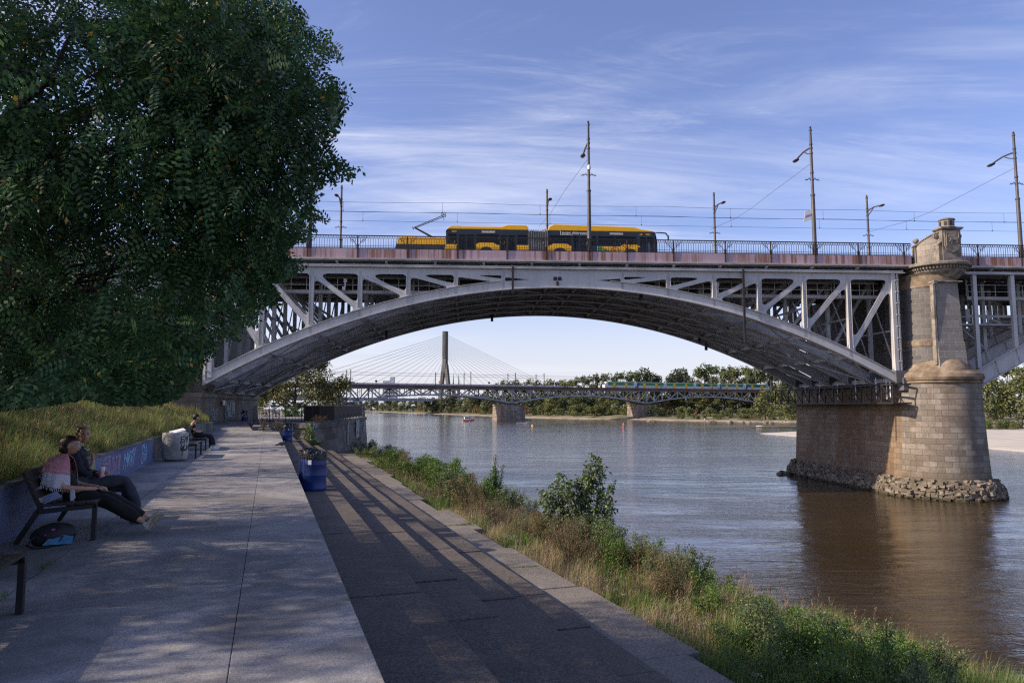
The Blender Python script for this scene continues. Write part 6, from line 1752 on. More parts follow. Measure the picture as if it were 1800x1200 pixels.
# keffiyeh: draped shell with red check, pale band and fringe
def kef():
    n = N('red_white_checked_scarf'); tcn = n.n('ShaderNodeTexCoord'); uv = tcn.outputs['UV']
    v = n.n('ShaderNodeTexChecker'); n.l(uv, v.inputs['Vector']); v.inputs['Scale'].default_value = 44; v.inputs[1].default_value = (.50, .025, .06, 1); v.inputs[2].default_value = (.55, .42, .46, 1)
    s = n.n('ShaderNodeSeparateXYZ'); n.l(uv, s.inputs[0]); f = n.ramp(s.outputs[1], .70, .72); f2 = n.ramp(s.outputs[1], .96, .97)
    col = n.mix(f, v.outputs['Color'], (.52, .52, .60)); bnd = n.mul(n.ramp(s.outputs[1], .60, .61), n.ramp(s.outputs[1], .66, .65)); col = n.mix(n.mul(bnd, .8), col, (.5, .3, .35))
    n.col(col); n.set(Roughness=.95); n.bump(n.noise(uv, 40, 4), .4, .01); return n.m
kf = kef(); nu, nv = 44, 22; V = []; F = []; UV = []
def kp(a, f):
    # a around body 0 = front, f from neck (0) to hem (1)
    ca, sa = math.cos(a), math.sin(a)
    near = max(0, -sa)
    prof_f = [0, .12, .3, .5, .7, 1.0]
    rx = float(np.interp(f, prof_f, [.066, .085, .125, .155, .175, .185])); ry = float(np.interp(f, prof_f, [.068, .10, .20, .285, .315, .325]))
    z = float(np.interp(f, prof_f, [1.115, 1.10, 1.07, 1.00, .90, .765 - .06 * near]))
    front = max(0, ca); z -= front * .10 * f
    cx = -.115 - .035 * f
    fold = .012 * math.sin(a * 7 + f * 5) * f + .007 * math.sin(a * 17 + 1) * f
    return Vector((cx + (rx + fold) * ca, (ry + fold) * sa, z + .012 * math.sin(a * 5) * f))
A0, A1 = R(-158), R(150)
for j in range(nv + 1):
    for i in range(nu + 1):
        a = A0 + (A1 - A0) * i / nu; f = j / nv; p = kp(a + R(180), f) if False else kp(a + math.pi, f)
        V.append(tuple(p)); UV.append((i / nu * 1.4, f))
for j in range(nv):
    for i in range(nu): b = j * (nu + 1) + i; F.append((b, b + 1, b + nu + 2, b + nu + 1))
def shell(name, V, F, UV, mat, parent, th=.006):
    me = bpy.data.meshes.new(name); me.from_pydata(V, [], F); u = me.uv_layers.new(name='UVMap')
    for p in me.polygons:
        for li in p.loop_indices: u.data[li].uv = UV[me.loops[li].vertex_index]
    me.materials.append(mat); me.polygons.foreach_set('use_smooth', [True] * len(me.polygons)); o = bpy.data.objects.new(name, me); link(o, parent)
    s = o.modifiers.new('s', 'SOLIDIFY'); s.thickness = th; return o
scf = shell('scarf', V, F, UV, kf, p1)
m = MB()
for i in range(60):
    a = A0 + (A1 - A0) * i / 59; p = kp(a + math.pi, 1.0); m.tube([p, p + Vector((random.uniform(-.01, .01), random.uniform(-.01, .01), -.035))], .003, 3)
m.build('fringe', M['sticker'], scf)
# tail hanging behind through the bench back
V = []; F = []; UV = []
for j in range(15):
    for i in range(9):
        f = j / 14; g_ = i / 8; V.append((-.26 - .07 * f + .03 * math.sin(g_ * 9) * f, -.26 + .22 * g_ - .0 * f, .93 - .55 * f - (.08 * g_ * f))); UV.append((g_ * .3, .5 + .6 * f))
for j in range(14):
    for i in range(8): b = j * 9 + i; F.append((b, b + 1, b + 10, b + 9))
shell('scarf_tail', V, F, UV, kf, scf)
V = []; F = []; UV = []
for j in range(9):
    for i in range(5):
        f = j / 8; g_ = i / 4; V.append((.03 + .05 * g_ + .02 * f, -.235 + .05 * f * 0, .66 - .22 * f * (1 - .5 * g_))); UV.append((g_ * .2, .8 + .15 * f))
for j in range(8):
    for i in range(4): b = j * 5 + i; F.append((b, b + 1, b + 6, b + 5))
shell('scarf_tail', V, F, UV, kf, scf)

p1.scale = (1.02, 1, .93)
# --- person 2
O2 = PW(-3.10, 7.08); hp = (0, 0, .555)
hd2 = ((-.06, -.05, 1.26), R(-62), R(2), .97)
sk2 = [[(hp, (.15, .12)), ((-.06, 0, .72), (.13, .11)), ((-.13, -.01, .92), (.15, .11)), ((-.15, -.02, 1.03), (.09, .08)), ((-.11, -.03, 1.11), (.05, .05)), ((-.08, -.04, 1.17), (.05, .05))],
       [((-.15, -.02, 1.03), (.09, .08)), ((-.14, -.19, .99), .06), ((-.06, -.25, .82), .047), ((.04, -.24, .72), .042), ((.08, -.15, .82), .034), ((.08, -.06, .92), .026)],
       [((-.15, -.02, 1.03), (.09, .08)), ((-.15, .15, 1.0), .06), ((-.12, .24, .82), .047), ((-.02, .22, .70), .042), ((.14, .08, .70), .034), ((.22, -.04, .72), .026)],
       [(hp, (.15, .12)), ((.06, -.10, .55), .09), ((.28, -.10, .60), .08), ((.50, -.07, .62), .062), ((.60, -.05, .38), .055), ((.68, -.02, .13), .04)],
       [(hp, (.15, .12)), ((.06, .10, .53), .09), ((.27, .10, .52), .08), ((.48, .10, .50), .062), ((.56, .12, .28), .055), ((.62, .13, .10), .04)]]
p2, Rm2, b2_ = person('person in navy jacket and grey jeans, farther of the two on the bench', O2, sk2, hd2,
    ([((-.075, -.045, 1.285), (.108, .088, .108), .004, haircut(.5)), ((-.11, .0, 1.25), (.06, .07, .08), .004)], hairb),
    [('jacket', [[(hp, (.165, .135)), ((-.06, 0, .72), (.15, .13)), ((-.13, -.01, .92), (.17, .13)), ((-.15, -.02, 1.03), (.11, .10)), ((-.11, -.035, 1.125), (.078, .078))], [((-.15, -.02, 1.03), (.11, .10)), ((-.14, -.19, .99), .08), ((-.06, -.25, .82), .065), ((.04, -.24, .72), .06), ((.07, -.17, .80), .045)], [((-.15, -.02, 1.03), (.11, .10)), ((-.15, .15, 1.0), .08), ((-.12, .24, .82), .065), ((-.02, .22, .70), .06), ((.12, .10, .70), .045)]], navy),
     ('jeans', [[(hp, (.17, .14)), ((.06, -.10, .55), .11), ((.28, -.10, .60), .10), ((.50, -.07, .625), .085), ((.60, -.05, .40), .075), ((.67, -.02, .18), .068)], [(hp, (.17, .14)), ((.06, .10, .53), .11), ((.27, .10, .52), .10), ((.48, .10, .50), .085), ((.56, .12, .28), .075), ((.61, .13, .16), .068)]], jean)],
    [((.69, -.02, .10), (1, -.1, -.1), (0, 0, 1), M['black'], M['black']), ((.63, .13, .08), (1, .1, 0), (0, 0, 1), M['black'], M['black'])],
    hands=[((.08, -.06, .92), (-.3, .5, .7), (1, 0, 0), 1.1), ((.22, -.04, .72), (.4, -1, .1), (1, .2, 0), .85)])
m = MB(); m.tube([(-.03, -.11, 1.08), (-.01, -.03, 1.04), (.0, .04, 1.06)], .005, 5); m.build('cord', M['sticker'], p2)
# bottle held by person 2
bt_ = thing('drink_bottle', 'white and pink drinking bottle held between the two seated people', 'bottle', PW(-2.90, 6.99, .60), PANG)
m = MB(); m.lathe([(.034, 0), (.038, .01), (.038, .12), (.03, .14), (.03, .15)], n=16); m.build('bottle_body', pmat('pale_pink_plastic', (.62, .50, .56), .35, .1), bt_, smooth=True)
m = MB(); m.lathe([(.033, .15), (.036, .155), (.036, .20), (.03, .21)], n=16); m.build('cap', M['white'], bt_, smooth=True)
m = MB(); m.box((-.02, -.033, .10), (.018, .006, .12)); m.build('strap', pmat('magenta_plastic', (.65, .02, .25), .4, .1), bt_)
# backpack under the bench
bpk = thing('backpack', 'black backpack with blue and pink print lying under the bench', 'backpack', PW(-3.12, 5.62, 0), PANG + .35)
def bpd(p, u):
    if p.z < -.10: p.z = -.10
    p.x += .08 * (p.z); return p
me = ellip_mesh((0, 0, .11), (.24, .15, .15), None, 24, 16, 0, bpd)
for v in me.vertices: v.co += Vector((0, 0, 1)) * 0 + Vector((noise.noise(v.co * 12), noise.noise(v.co * 12 + Vector((3, 3, 3))), 0)) * .02
mobj('bag', me, pmat('black_nylon', (.012, .012, .016), .6, .3, 10, .4, 25), bpk)
pb = pmat('blue_print_fabric', (.035, .17, .33), .6, .2, 20)
m = MB(); m.prism([(-.13, .03), (.17, .02), (.19, .10), (.06, .13), (-.02, .15)], 0, .01, lambda x, y, z: (x, -.150 + (y - .05) * .28 - z, y)); m.build('print', pb, bpk)
m = MB(); m.ball((-.02, -.115, .19), (.025, .012, .02), 8, 6); m.ball((-.10, -.13, .14), (.012, .01, .012), 6, 5); m.ball((-.06, -.125, .155), (.012, .01, .01), 6, 5); m.build('print', pmat('magenta_print', (.45, .03, .3), .6, .1), bpk)
m = MB(); m.tube([(-.2, -.06, .12), (-.28, -.1, .04), (-.22, -.18, .012), (-.05, -.19, .012)], .012, 5); m.tube([(.02, -.155, .02), (.08, -.16, .12)], .006, 4); m.build('strap', M['black'], bpk)

# --- person 3 (farther, alone)
O3 = PW(-3.36, 26.0); hp = (0, 0, .555)
hd3 = ((-.0, -.0, 1.23), R(0), R(6), .98)
sk3 = [[(hp, (.15, .12)), ((-.06, 0, .70), (.13, .11)), ((-.12, 0, .90), (.15, .11)), ((-.12, 0, 1.02), (.09, .08)), ((-.07, 0, 1.09), (.05, .05)), ((-.03, 0, 1.15), (.05, .05))],
       [((-.12, 0, 1.02), (.09, .08)), ((-.12, -.17, .97), .06), ((-.06, -.24, .80), .046), ((.05, -.22, .69), .042), ((.16, -.08, .70), .034), ((.18, .06, .71), .026)],
       [((-.12, 0, 1.02), (.09, .08)), ((-.12, .17, .97), .06), ((-.06, .24, .80), .046), ((.05, .22, .69), .042), ((.17, .08, .68), .034), ((.17, -.06, .67), .026)],
       [(hp, (.15, .12)), ((.06, -.10, .54), .09), ((.30, -.11, .53), .08), ((.52, -.11, .51), .062), ((.56, -.10, .28), .055), ((.57, -.10, .10), .04)],
       [(hp, (.15, .12)), ((.06, .10, .54), .09), ((.31, .11, .53), .08), ((.54, .10, .51), .062), ((.62, .09, .28), .055), ((.66, .08, .10), .04)]]
p3, Rm3, b3_ = person('person in black with dark curly hair and white shoes sitting alone with folded arms', O3, sk3, hd3,
    ([((-.02, 0, 1.27), (.125, .11, .11), .03, haircut(.2)), ((-.06, 0, 1.24), (.09, .10, .09), .03)], hairk),
    [('shirt', [[(hp, (.165, .135)), ((-.06, 0, .70), (.15, .13)), ((-.12, 0, .90), (.17, .13)), ((-.12, 0, 1.02), (.105, .095))], [((-.12, 0, 1.02), (.105, .095)), ((-.12, -.17, .97), .078), ((-.07, -.24, .81), .068)], [((-.12, 0, 1.02), (.105, .095)), ((-.12, .17, .97), .078), ((-.07, .24, .81), .068)]], blk),
     ('trousers', [[(hp, (.17, .14)), ((.06, -.10, .54), .11), ((.30, -.11, .53), .10), ((.53, -.11, .51), .09), ((.56, -.10, .28), .082), ((.57, -.10, .14), .078)], [(hp, (.17, .14)), ((.06, .10, .54), .11), ((.31, .11, .53), .10), ((.55, .10, .51), .09), ((.62, .09, .28), .082), ((.66, .08, .14), .078)]], blk)],
    [((.58, -.10, .085), (1, -.1, 0), (0, 0, 1), M['white'], M['white']), ((.67, .08, .085), (1, .1, 0), (0, 0, 1), M['white'], M['white'])], voxel=.012,
    hands=[((.18, .06, .71), (-.2, 1, .1), (-1, 0, 0), .3), ((.17, -.06, .67), (-.2, -1, .1), (-1, 0, 0), .3)])
# --- two bathers on the far sand
for x, y, sc_, lab, cm_, in ((1239, 741.5, 1.0, 'tiny bather in a white shirt on the far sand, left of the pair', M['white']), (1244.5, 741.5, 1.05, 'tiny bather in dark clothes on the far sand, right of the pair', navy)):
    t = thing('person', lab, 'person', gz(x, y, -5.3)); k = sc_
    V, E_, Rr = chains([[((0, 0, .95), .13), ((0, 0, 1.2), .13), ((0, 0, 1.42), .12), ((0, 0, 1.52), .05), ((0, 0, 1.62), .10), ((0, 0, 1.72), .07)], [((0, 0, .95), .13), ((-.1, 0, .5), .07), ((-.14, 0, .05), .05)], [((0, 0, .95), .13), ((.1, .05, .5), .07), ((.14, .1, .05), .05)],
                         [((0, 0, 1.42), .12), ((-.22, 0, 1.36), .05), ((-.3, .05, .9), .04)], [((0, 0, 1.42), .12), ((.22, 0, 1.36), .05), ((.32, .1, 1.0), .04)]])
    mobj('body', skin(V, E_, Rr, 1), M['skin'], t)
    V, E_, Rr = chains([[((0, 0, .85), .16), ((0, 0, 1.2), .16), ((0, 0, 1.44), .14)], [((0, 0, 1.44), .14), ((-.24, 0, 1.34), .08), ((-.28, 0, 1.1), .07)], [((0, 0, 1.44), .14), ((.24, 0, 1.34), .08), ((.28, 0, 1.1), .07)]]); mobj('shirt', skin(V, E_, Rr, 1), cm_, t)
    V, E_, Rr = chains([[((0, 0, .92), .16), ((-.1, 0, .6), .1)], [((0, 0, .92), .16), ((.1, .03, .6), .1)]]); mobj('shorts', skin(V, E_, Rr, 1), navy, t); t.scale = (k, k, k)
# ------------------------------------------------------------------ PLANTS
rng = np.random.RandomState(3)
def unit(v): return v / np.maximum(1e-9, np.linalg.norm(v, axis=-1, keepdims=True))
def pxproj(P):
    Z = P[:, 2] - EYE; d = P[:, 1] * _cp + Z * _sp; u = -P[:, 1] * _sp + Z * _cp
    return 900 + 1250 * P[:, 0] / d, 600 - 1250 * u / d
def inpoly(x, y, poly):
    r = np.zeros(len(x), bool); n = len(poly)
    for i in range(n):
        x0, y0 = poly[i - 1]; x1, y1 = poly[i]
        c = ((y0 > y) != (y1 > y)) & (x < (x1 - x0) * (y - y0) / (y1 - y0 + 1e-12) + x0); r ^= c
    return r
def leafquads(P, D, Nn, L, W, fold=0.0):
    """pointed leaf: base, side, tip, side"""
    D = unit(D); S = unit(np.cross(D, Nn)); Nn = np.cross(S, D); L = np.asarray(L)[:, None] if np.ndim(L) else L; W = np.asarray(W)[:, None] if np.ndim(W) else W
    return np.stack([P, P + D * L * .5 + S * W * .5 + Nn * fold * L, P + D * L, P + D * L * .5 - S * W * .5 + Nn * fold * L], 1)
# outline of the near tree against the sky and the bridge, as seen from the promenade
SIL = [(-2000, -3000), (495, -3000), (500, 0), (530, 22), (543, 48), (575, 45), (598, 72), (590, 105), (572, 130), (606, 150), (606, 178), (588, 200), (592, 235), (575, 252), (578, 275), (600, 285), (634, 300), (618, 325), (585, 322), (560, 340), (552, 358), (574, 386), (545, 398), (528, 425), (498, 440), (530, 466), (505, 490), (474, 500), (478, 535), (450, 545), (452, 572), (424, 580), (414, 603), (378, 590), (366, 612), (352, 640), (328, 676), (298, 702), (262, 712), (205, 712), (150, 700), (80, 712), (0, 722), (-2000, 760)]
def robinia_leaves(C_, rad, per, scale=1.0, seed=0):
    """compound leaves hanging round cluster centres -> leaflet quads"""
    r = np.random.RandomState(seed); n = len(C_); K = per
    base = np.repeat(C_, K, 0) + r.normal(0, 1, (n * K, 3)) * rad * np.array([1, 1, .75])
    az = r.uniform(0, 2 * np.pi, n * K); out_ = unit(base - np.repeat(C_, K, 0)) * .5 + np.stack([np.cos(az), np.sin(az), r.uniform(-1.7, .2, n * K)], 1)
    D = unit(out_); ln = r.uniform(.20, .34, n * K) * scale
    up = unit(np.array([0, 0, .55]) + r.normal(0, .75, (n * K, 3))); S = unit(np.cross(D, up)); Nn = np.cross(S, D)
    Q = []
    npair = 7
    for i in range(npair):
        f = (i + .8) / (npair + .6); pos = base + D * (ln * f)[:, None] + np.array([0, 0, -1.]) * (ln * .28 * f * f)[:, None]
        for sd in (-1, 1):
            d2 = unit(S * sd + D * .35 + Nn * r.uniform(-.25, .1, (n * K, 1)))
            Q.append(leafquads(pos, d2, unit(Nn + r.normal(0, .22, Nn.shape)), ln * .20 * (1.1 - .35 * abs(f - .45)), ln * .105))
    pos = base + D * ln[:, None] + np.array([0, 0, -1.]) * (ln * .28)[:, None]; Q.append(leafquads(pos, unit(D + np.array([0, 0, -.5])), Nn, ln * .19, ln * .09))
    return np.concatenate(Q)
def limb_tree(name_trunk, base, tips, mat, parent, r0=.22, top=None, nl=7, seed=1, twig=.008):
    """trunk + limbs that lead to every cluster"""
    r = np.random.RandomState(seed); base = Vector(base); top = Vector(top) if top is not None else base + Vector((0, 0, 6)); m = MB()
    N_ = 8; tr_ = [base + (top - base) * (i / N_) + Vector((noise.noise(Vector((i * .7, seed, 0))), noise.noise(Vector((i * .7, seed, 9))), 0)) * .35 * (i > 0) for i in range(N_ + 1)]
    m.tube([tr_[0] - Vector((0, 0, .5))] + tr_, [r0 * 1.35] + [r0 * (1.1 - .85 * i / N_) for i in range(N_ + 1)], 9)
    tips = [Vector(t) for t in tips]; nodes = []
    k = min(nl, len(tips)); centers = [tips[i] for i in r.choice(len(tips), k, replace=False)]
    for it in range(4):
        gr = [[] for _ in range(k)]
        for t in tips: gr[min(range(k), key=lambda i: (t - centers[i]).length)].append(t)
        centers = [sum(g, Vector()) / len(g) if g else c for g, c in zip(gr, centers)]
    for c, g in zip(centers, gr):
        if not g: continue
        h = max(.15, min(.85, (c.z - base.z) / max(.1, (top.z - base.z)) - .25)); s = tr_[int(h * N_)]
        mid = s.lerp(c, .5) + Vector((0, 0, .35)); P = [s, s.lerp(mid, .6), mid, mid.lerp(c, .6), c]
        m.tube(P, [r0 * .5, r0 * .42, r0 * .34, r0 * .25, r0 * .16], 6)
        for t in g:
            q = P[r.randint(2, 5)]; mm = q.lerp(t, .55) + Vector((0, 0, .12)) + Vector(r.normal(0, .08, 3)); m.tube([q, mm, t], [r0 * .13, r0 * .08, twig], 4, cap=False)
    return m.build(name_trunk, mat, parent, smooth=True, fix=False)

# ---- near robinia
def clusters(n, lo, hi, accept, seed, mind=.0):
    r = np.random.RandomState(seed); P = np.zeros((0, 3))
    while len(P) < n:
        q = r.uniform(lo, hi, (n * 3, 3)); q = q[accept(q)]; P = np.concatenate([P, q])
    return P[:n]
tc_ = np.array([-7.6, 8.2, 5.2])
def accA(q):
    x, y = pxproj(q); d = (q - tc_) / np.array([6.6, 3.9, 5.0]); e = (d ** 2).sum(1)
    nz_ = np.array([noise.noise(Vector(p) * .55) for p in q])
    vis = (x > -60) & (y > -60)
    inside = inpoly(x + 16 * nz_, y + 16 * nz_[::-1] * 0, SIL)
    lim = (q[:, 1] < 8.3) | (q[:, 2] < -2.0 + (3.3 - q[:, 0]) / 1.63)
    return lim & inside & (e < 1) & (nz_ > -.04) & (q[:, 1] > 4.6) & ((q[:, 2] > 1.75) | (y < 690)) & (q[:, 2] > 1.5) & (e > .08)
CA = clusters(480, (-14.5, 4.7, 1.5), (-1.3, 12.0, 9.9), accA, 5)
# extra clusters near the visible outline so the edge is ragged but full
def accB(q):
    x, y = pxproj(q); n1 = np.array([noise.noise(Vector(p) * .9 + Vector((9, 0, 0))) for p in q]); lim = (q[:, 1] < 8.3) | (q[:, 2] < -2.0 + (3.3 - q[:, 0]) / 1.63); n2 = np.array([noise.noise(Vector(p) * 1.7 + Vector((0, 4, 0))) for p in q]); return lim & (n1 > .03) & (n2 > -.18) & inpoly(x, y, SIL) & (x > 0) & (y > 0) & (y < 705) & (q[:, 2] > 1.6)
CB = clusters(360, (-7.0, 5.4, 1.6), (-1.0, 10.0, 7.0), accB, 6)
rob = thing('robinia_tree', 'big dark robinia with feathery hanging leaves overhanging the left half of the promenade', 'tree', (-8.7, 8.6, 1.7))
ro = np.array(rob.location)
CC = np.concatenate([CA, CB])
q = np.concatenate([robinia_leaves(CA, .30, 17, 1.05, 8), robinia_leaves(CB, .27, 34, 1.0, 9)])
cx = q.mean(1); x, y = pxproj(cx); jx = np.array([noise.noise(Vector(p) * 2.3) for p in cx[::15]]).repeat(15)[:len(cx)] if False else np.sin(cx[:, 2] * 5.1 + cx[:, 1] * 3) * 11 + np.sin(cx[:, 2] * 11.3 - cx[:, 1] * 7) * 7 - 3; ok = inpoly(x + jx, y, SIL) | (np.random.RandomState(1).rand(len(x)) < .0); q = q[ok & (cx[:, 1] > 3.5)]
quads('crown', q - ro, M['robinia'], rob)
tips = np.concatenate([CA[::6], CB[::7]])
limb_tree('trunk', (0, 0, 0), [Vector(t - ro) for t in tips], M['bark'], rob, .20, (.7, -.6, 6.0), 12, 4, .006)
# brown hanging seed pods
sp_ = clusters(46, (-6.5, 6.0, 2.5), (-3.0, 8.5, 7.0), lambda q: accB(q) & (pxproj(q)[0] < 420), 9)
P = np.repeat(sp_, 26, 0) + rng.normal(0, 1, (46 * 26, 3)) * np.array([.07, .07, .16]); D = np.array([0, 0, -1.]) + rng.normal(0, .3, P.shape)
quads('seed_pods', leafquads(P, D, rng.normal(0, 1, P.shape), .07, .014) - ro, M['robseed'], rob)

# ---- trees farther along the slope (same row)
def slope_tree(s, t, cz, R_, n, label, seed, leaf=.075, z0=2.6, carve=True, per=60, top=None, mat=None):
    b = PW(s, t, z0); o = thing('leafy_tree', label, 'tree', b, 0, 'trees along the grass slope'); r = np.random.RandomState(seed)
    c = np.array([b.x, b.y, cz])
    def acc(q):
        e = (((q - c) / np.array(R_)) ** 2).sum(1); nn = np.array([noise.noise(Vector(p) * .5 + Vector((seed, 0, 0))) for p in q]); okk = (e < 1) & (e > .15) & (nn > -.12)
        if carve: x, y = pxproj(q); okk &= inpoly(x, y, SIL) | (x < 0) | (y < 0)
        return okk
    Cc = clusters(n, c - np.array(R_), c + np.array(R_), acc, seed)
    P = np.repeat(Cc, per, 0) + r.normal(0, .34, (n * per, 3)); D = r.normal(0, 1, P.shape) + np.array([0, 0, -.4]); q = leafquads(P, D, r.normal(0, .6, P.shape) + np.array([0, 0, 1.]), r.uniform(.7, 1.3, len(P)) * leaf, leaf * .5)
    if carve: cx = q.mean(1); x, y = pxproj(cx); q = q[inpoly(x, y, SIL) | (x < 0) | (y < 0)]
    quads('crown', q - np.array(b), mat or M['robinia'], o)
    limb_tree('trunk', (0, 0, 0), [Vector(t_ - np.array(b)) for t_ in Cc[::3]], M['bark'], o, .17, (0, 0, cz - b.z), 7, seed)
    return o
slope_tree(-8.6, 15.5, 4.5, (3.8, 3.6, 2.8), 200, 'dark leafy tree on the slope straight behind the big robinia', 21, .085)
slope_tree(-8.4, 27.5, 4.8, (3.6, 3.4, 2.8), 130, 'dark leafy tree halfway along the slope, hidden low behind the robinia leaves', 22, .11)
slope_tree(-8.6, 41.0, 5.0, (4.2, 4.0, 3.4), 120, 'farthest dark leafy tree on the slope, next to the bridge abutment', 23, .14)
# tree added mostly outside the left edge to shade the near steps
slope_tree(-8.4, 3.6, 6.0, (3.8, 2.9, 3.6), 300, 'leafy tree added for its shade beside the big robinia, mostly outside the left edge', 24, .12)

# ---- grass helpers
def blades(P, h, w, lean, r, hv=.4):
    n = len(P); H = h * r.uniform(1 - hv, 1 + hv, n) * np.array([.95 + 1.1 * noise.noise(Vector((a * 1.1, b * 1.1, 3))) for a, b in P[:, :2]]); az = r.uniform(0, 2 * np.pi, n); d = np.stack([np.cos(az), np.sin(az), 0 * az], 1)
    S = np.stack([-np.sin(az), np.cos(az), 0 * az], 1) * w * .5; ln = (r.rand(n) ** 1.5 * lean)[:, None]
    mid = P + d * ln * .35 * H[:, None] + np.array([0, 0, 1.]) * (H * .6)[:, None]; tip = P + d * ln * H[:, None] + np.array([.06, .0, 0]) * H[:, None] + np.array([0, 0, 1.]) * (H * (1 - .3 * ln[:, 0]))[:, None]
    return np.stack([P - S, P + S, mid + S * .7, tip, mid - S * .7], 1)
def pw_arr(s, t, z): return np.stack([E0.x + ND.x * s + TD.x * t, E0.y + ND.y * s + TD.y * t, z], 1)
def slope_pts(n, t0, t1, q0, q1, r, power=1.0):
    t = t0 + (t1 - t0) * r.rand(n) ** power; q = q0 + (q1 - q0) * r.rand(n)
    z = np.array([slope_z(a, b) + (nz(a, b, .35) * .22 if a < -.6 else 0) for a, b in zip(q, t)]); s = -3.62 - .0195 * t + q - .02
    return pw_arr(s, t, z - .02)
r = np.random.RandomState(31)
G = [blades(slope_pts(60000, .5, 14, -5.5, -.12, r), .36, .009, .9, r), blades(slope_pts(70000, 12, 34, -7.5, -.12, r, 1.0), .42, .014, .9, r), blades(slope_pts(26000, 30, 54, -8, -.12, r), .46, .028, .9, r)]
# overhanging fringe along the wall cap
G.append(blades(slope_pts(9000, 2, 50, -.30, -.06, r, 1.2), .20, .012, 1.1, r))
tag(blade_obj('slope_grass', np.concatenate(G), M['meadow']), 'tall green and straw coloured meadow grass on the slope above the blue wall', 'grass', kind='stuff')
def stalks(P, h, r, n_side=9, w=.012):
    n_side = int(n_side * 2.2)
    Q = []
    for p in P:
        hh = h * r.uniform(.7, 1.2); d = np.array([r.normal(0, .12), r.normal(0, .12), 1.]); d /= np.linalg.norm(d); b = p; e = p + d * hh
        S = np.array([1., 0, 0]) * w * .5; Q.append(np.stack([b - S, b + S, e + S * .4, e - S * .4]))
        for k in range(n_side):
            f = .35 + .62 * k / n_side; a = r.uniform(0, 6.28); dd_ = np.array([math.cos(a), math.sin(a), 1.1]); l = hh * .22 * (1.15 - f); st_ = b + d * hh * f; en = st_ + dd_ * l * .8; sv = np.cross(dd_, [0, 0, 1.]); sv /= np.linalg.norm(sv); Q.append(np.stack([st_, (st_ + en) / 2 + sv * w * .9, en, (st_ + en) / 2 - sv * w * .9]))
    return np.array(Q)
sp2 = slope_pts(520, 3, 50, -5, -.4, r)
tag(quads('dry_weeds', stalks(sp2, .75, r, 10, .008), M['drystalk']), 'scattered brown dry weed stalks standing in the slope grass', 'weeds', kind='stuff')
# undergrowth bushes at the foot of the trees
def bush(label, base, rx, ry, h, n, leaf, mat, seed, group, stems=9, name='bush', up=.35, topheavy=0, cat='bush', aspect=.5):
    r = np.random.RandomState(seed); o = thing(name, label, cat, base, 0, group); b = np.zeros(3)
    m = MB(); tips_ = []
    for k in range(stems):
        a = r.uniform(0, 6.28); rr_ = r.rand() ** .6; tp = np.array([math.cos(a) * rx * rr_ * .8, math.sin(a) * ry * rr_ * .8, h * (r.uniform(.55, 1.0) if k else 1) * (1 - .25 * rr_)]); tips_.append(tp)
        st_ = tp * np.array([.15, .15, 0]); md = (st_ + tp) / 2 + np.array([0, 0, h * .08]); m.tube([Vector(st_) - Vector((0, 0, .1)), Vector(md), Vector(tp)], [.012 + h * .006, .008 + h * .003, .004], 4, cap=False)
    m.build('stems', M['twig'], o, fix=False)
    T = np.array(tips_); k = r.randint(0, stems, n); f = (r.rand(n) ** (.6 if topheavy else .8)) * .9 + .1
    st_ = T[k] * np.array([.15, .15, 0]); P = st_ + (T[k] - st_) * f[:, None] + np.array([0, 0, h * .06]) * (1 - f)[:, None] + r.normal(0, 1, (n, 3)) * np.array([rx, ry, h * .3]) * .17 * (1.15 - .75 * f)[:, None]
    P[:, 2] = np.maximum(P[:, 2], .02); D = r.normal(0, 1, P.shape) + np.array([0, 0, up]); Nn = r.normal(0, .6, P.shape) + np.array([0, 0, 1.])
    quads('foliage', leafquads(P, D, Nn, r.uniform(.6, 1.3, n) * leaf, leaf * aspect * r.uniform(.8, 1.2, n)), mat, o)
    return o
BGs = 'dark shrubs under the trees'
for i, (s, t, h, rx, lb) in enumerate([(-7.6, 5.0, 2.2, 1.6, 'dark leafy shrub on the slope at the far left edge above the seated pair'), (-7.4, 11.5, 2.1, 1.8, 'dark leafy shrub under the robinia above the blue wall'), (-7.6, 19, 2.3, 2.0, 'dark leafy shrub midway along the slope under the trees'), (-7.4, 33, 2.0, 2.0, 'dark shrub low on the slope above the person sitting alone')]):
    bush(lb, PW(s, t, slope_z(s - sw(t), t)), rx, rx, h, 2600, .10, M['robinia'], 60 + i, BGs, 12)

# ---- river bank vegetation
def bank_at(s, t): return PW(s, t, bank_z(s, t) + nz(s, t, .8, 3) * .22 + nz(s, t, 2.6, 5) * .09)
def bank_px(x, y):
    ry_ = _ray(x, y); lo, hi = 3.0, 400.0; prev = None; d = 3.0
    while d < 200:
        p = Vector((ry_[0] * d, ry_[1] * d, EYE + ry_[2] * d)); rel = p - E0; s = rel.dot(ND); t = rel.dot(TD)
        if s > 3 and p.z < bank_z(s, t): return s, t
        d *= 1.01
    return s, t
def bank_pts(n, t0, t1, s0, s1, r, power=1.0, keep=None):
    t = t0 + (t1 - t0) * r.rand(n) ** power; ext = np.interp(t, [-10, 0, 6, 12, 30, 60, 90], [3.8, 3.4, 2.6, 1.2, .0, -2.8, -3.5]); s = s0 + (s1 + ext - s0) * r.rand(n)
    if keep is not None: k = keep(s, t); s, t = s[k], t[k]
    z = np.array([bank_z(a, b) + nz(a, b, .8, 3) * .22 + nz(a, b, 2.6, 5) * .09 for a, b in zip(s, t)]); return pw_arr(s, t, z - .02)
def nmask(sc, seed, lo, hi=9): return lambda s, t: np.array([lo < noise.noise(Vector((a * sc, b * sc, seed))) < hi for a, b in zip(s, t)])
r = np.random.RandomState(44)
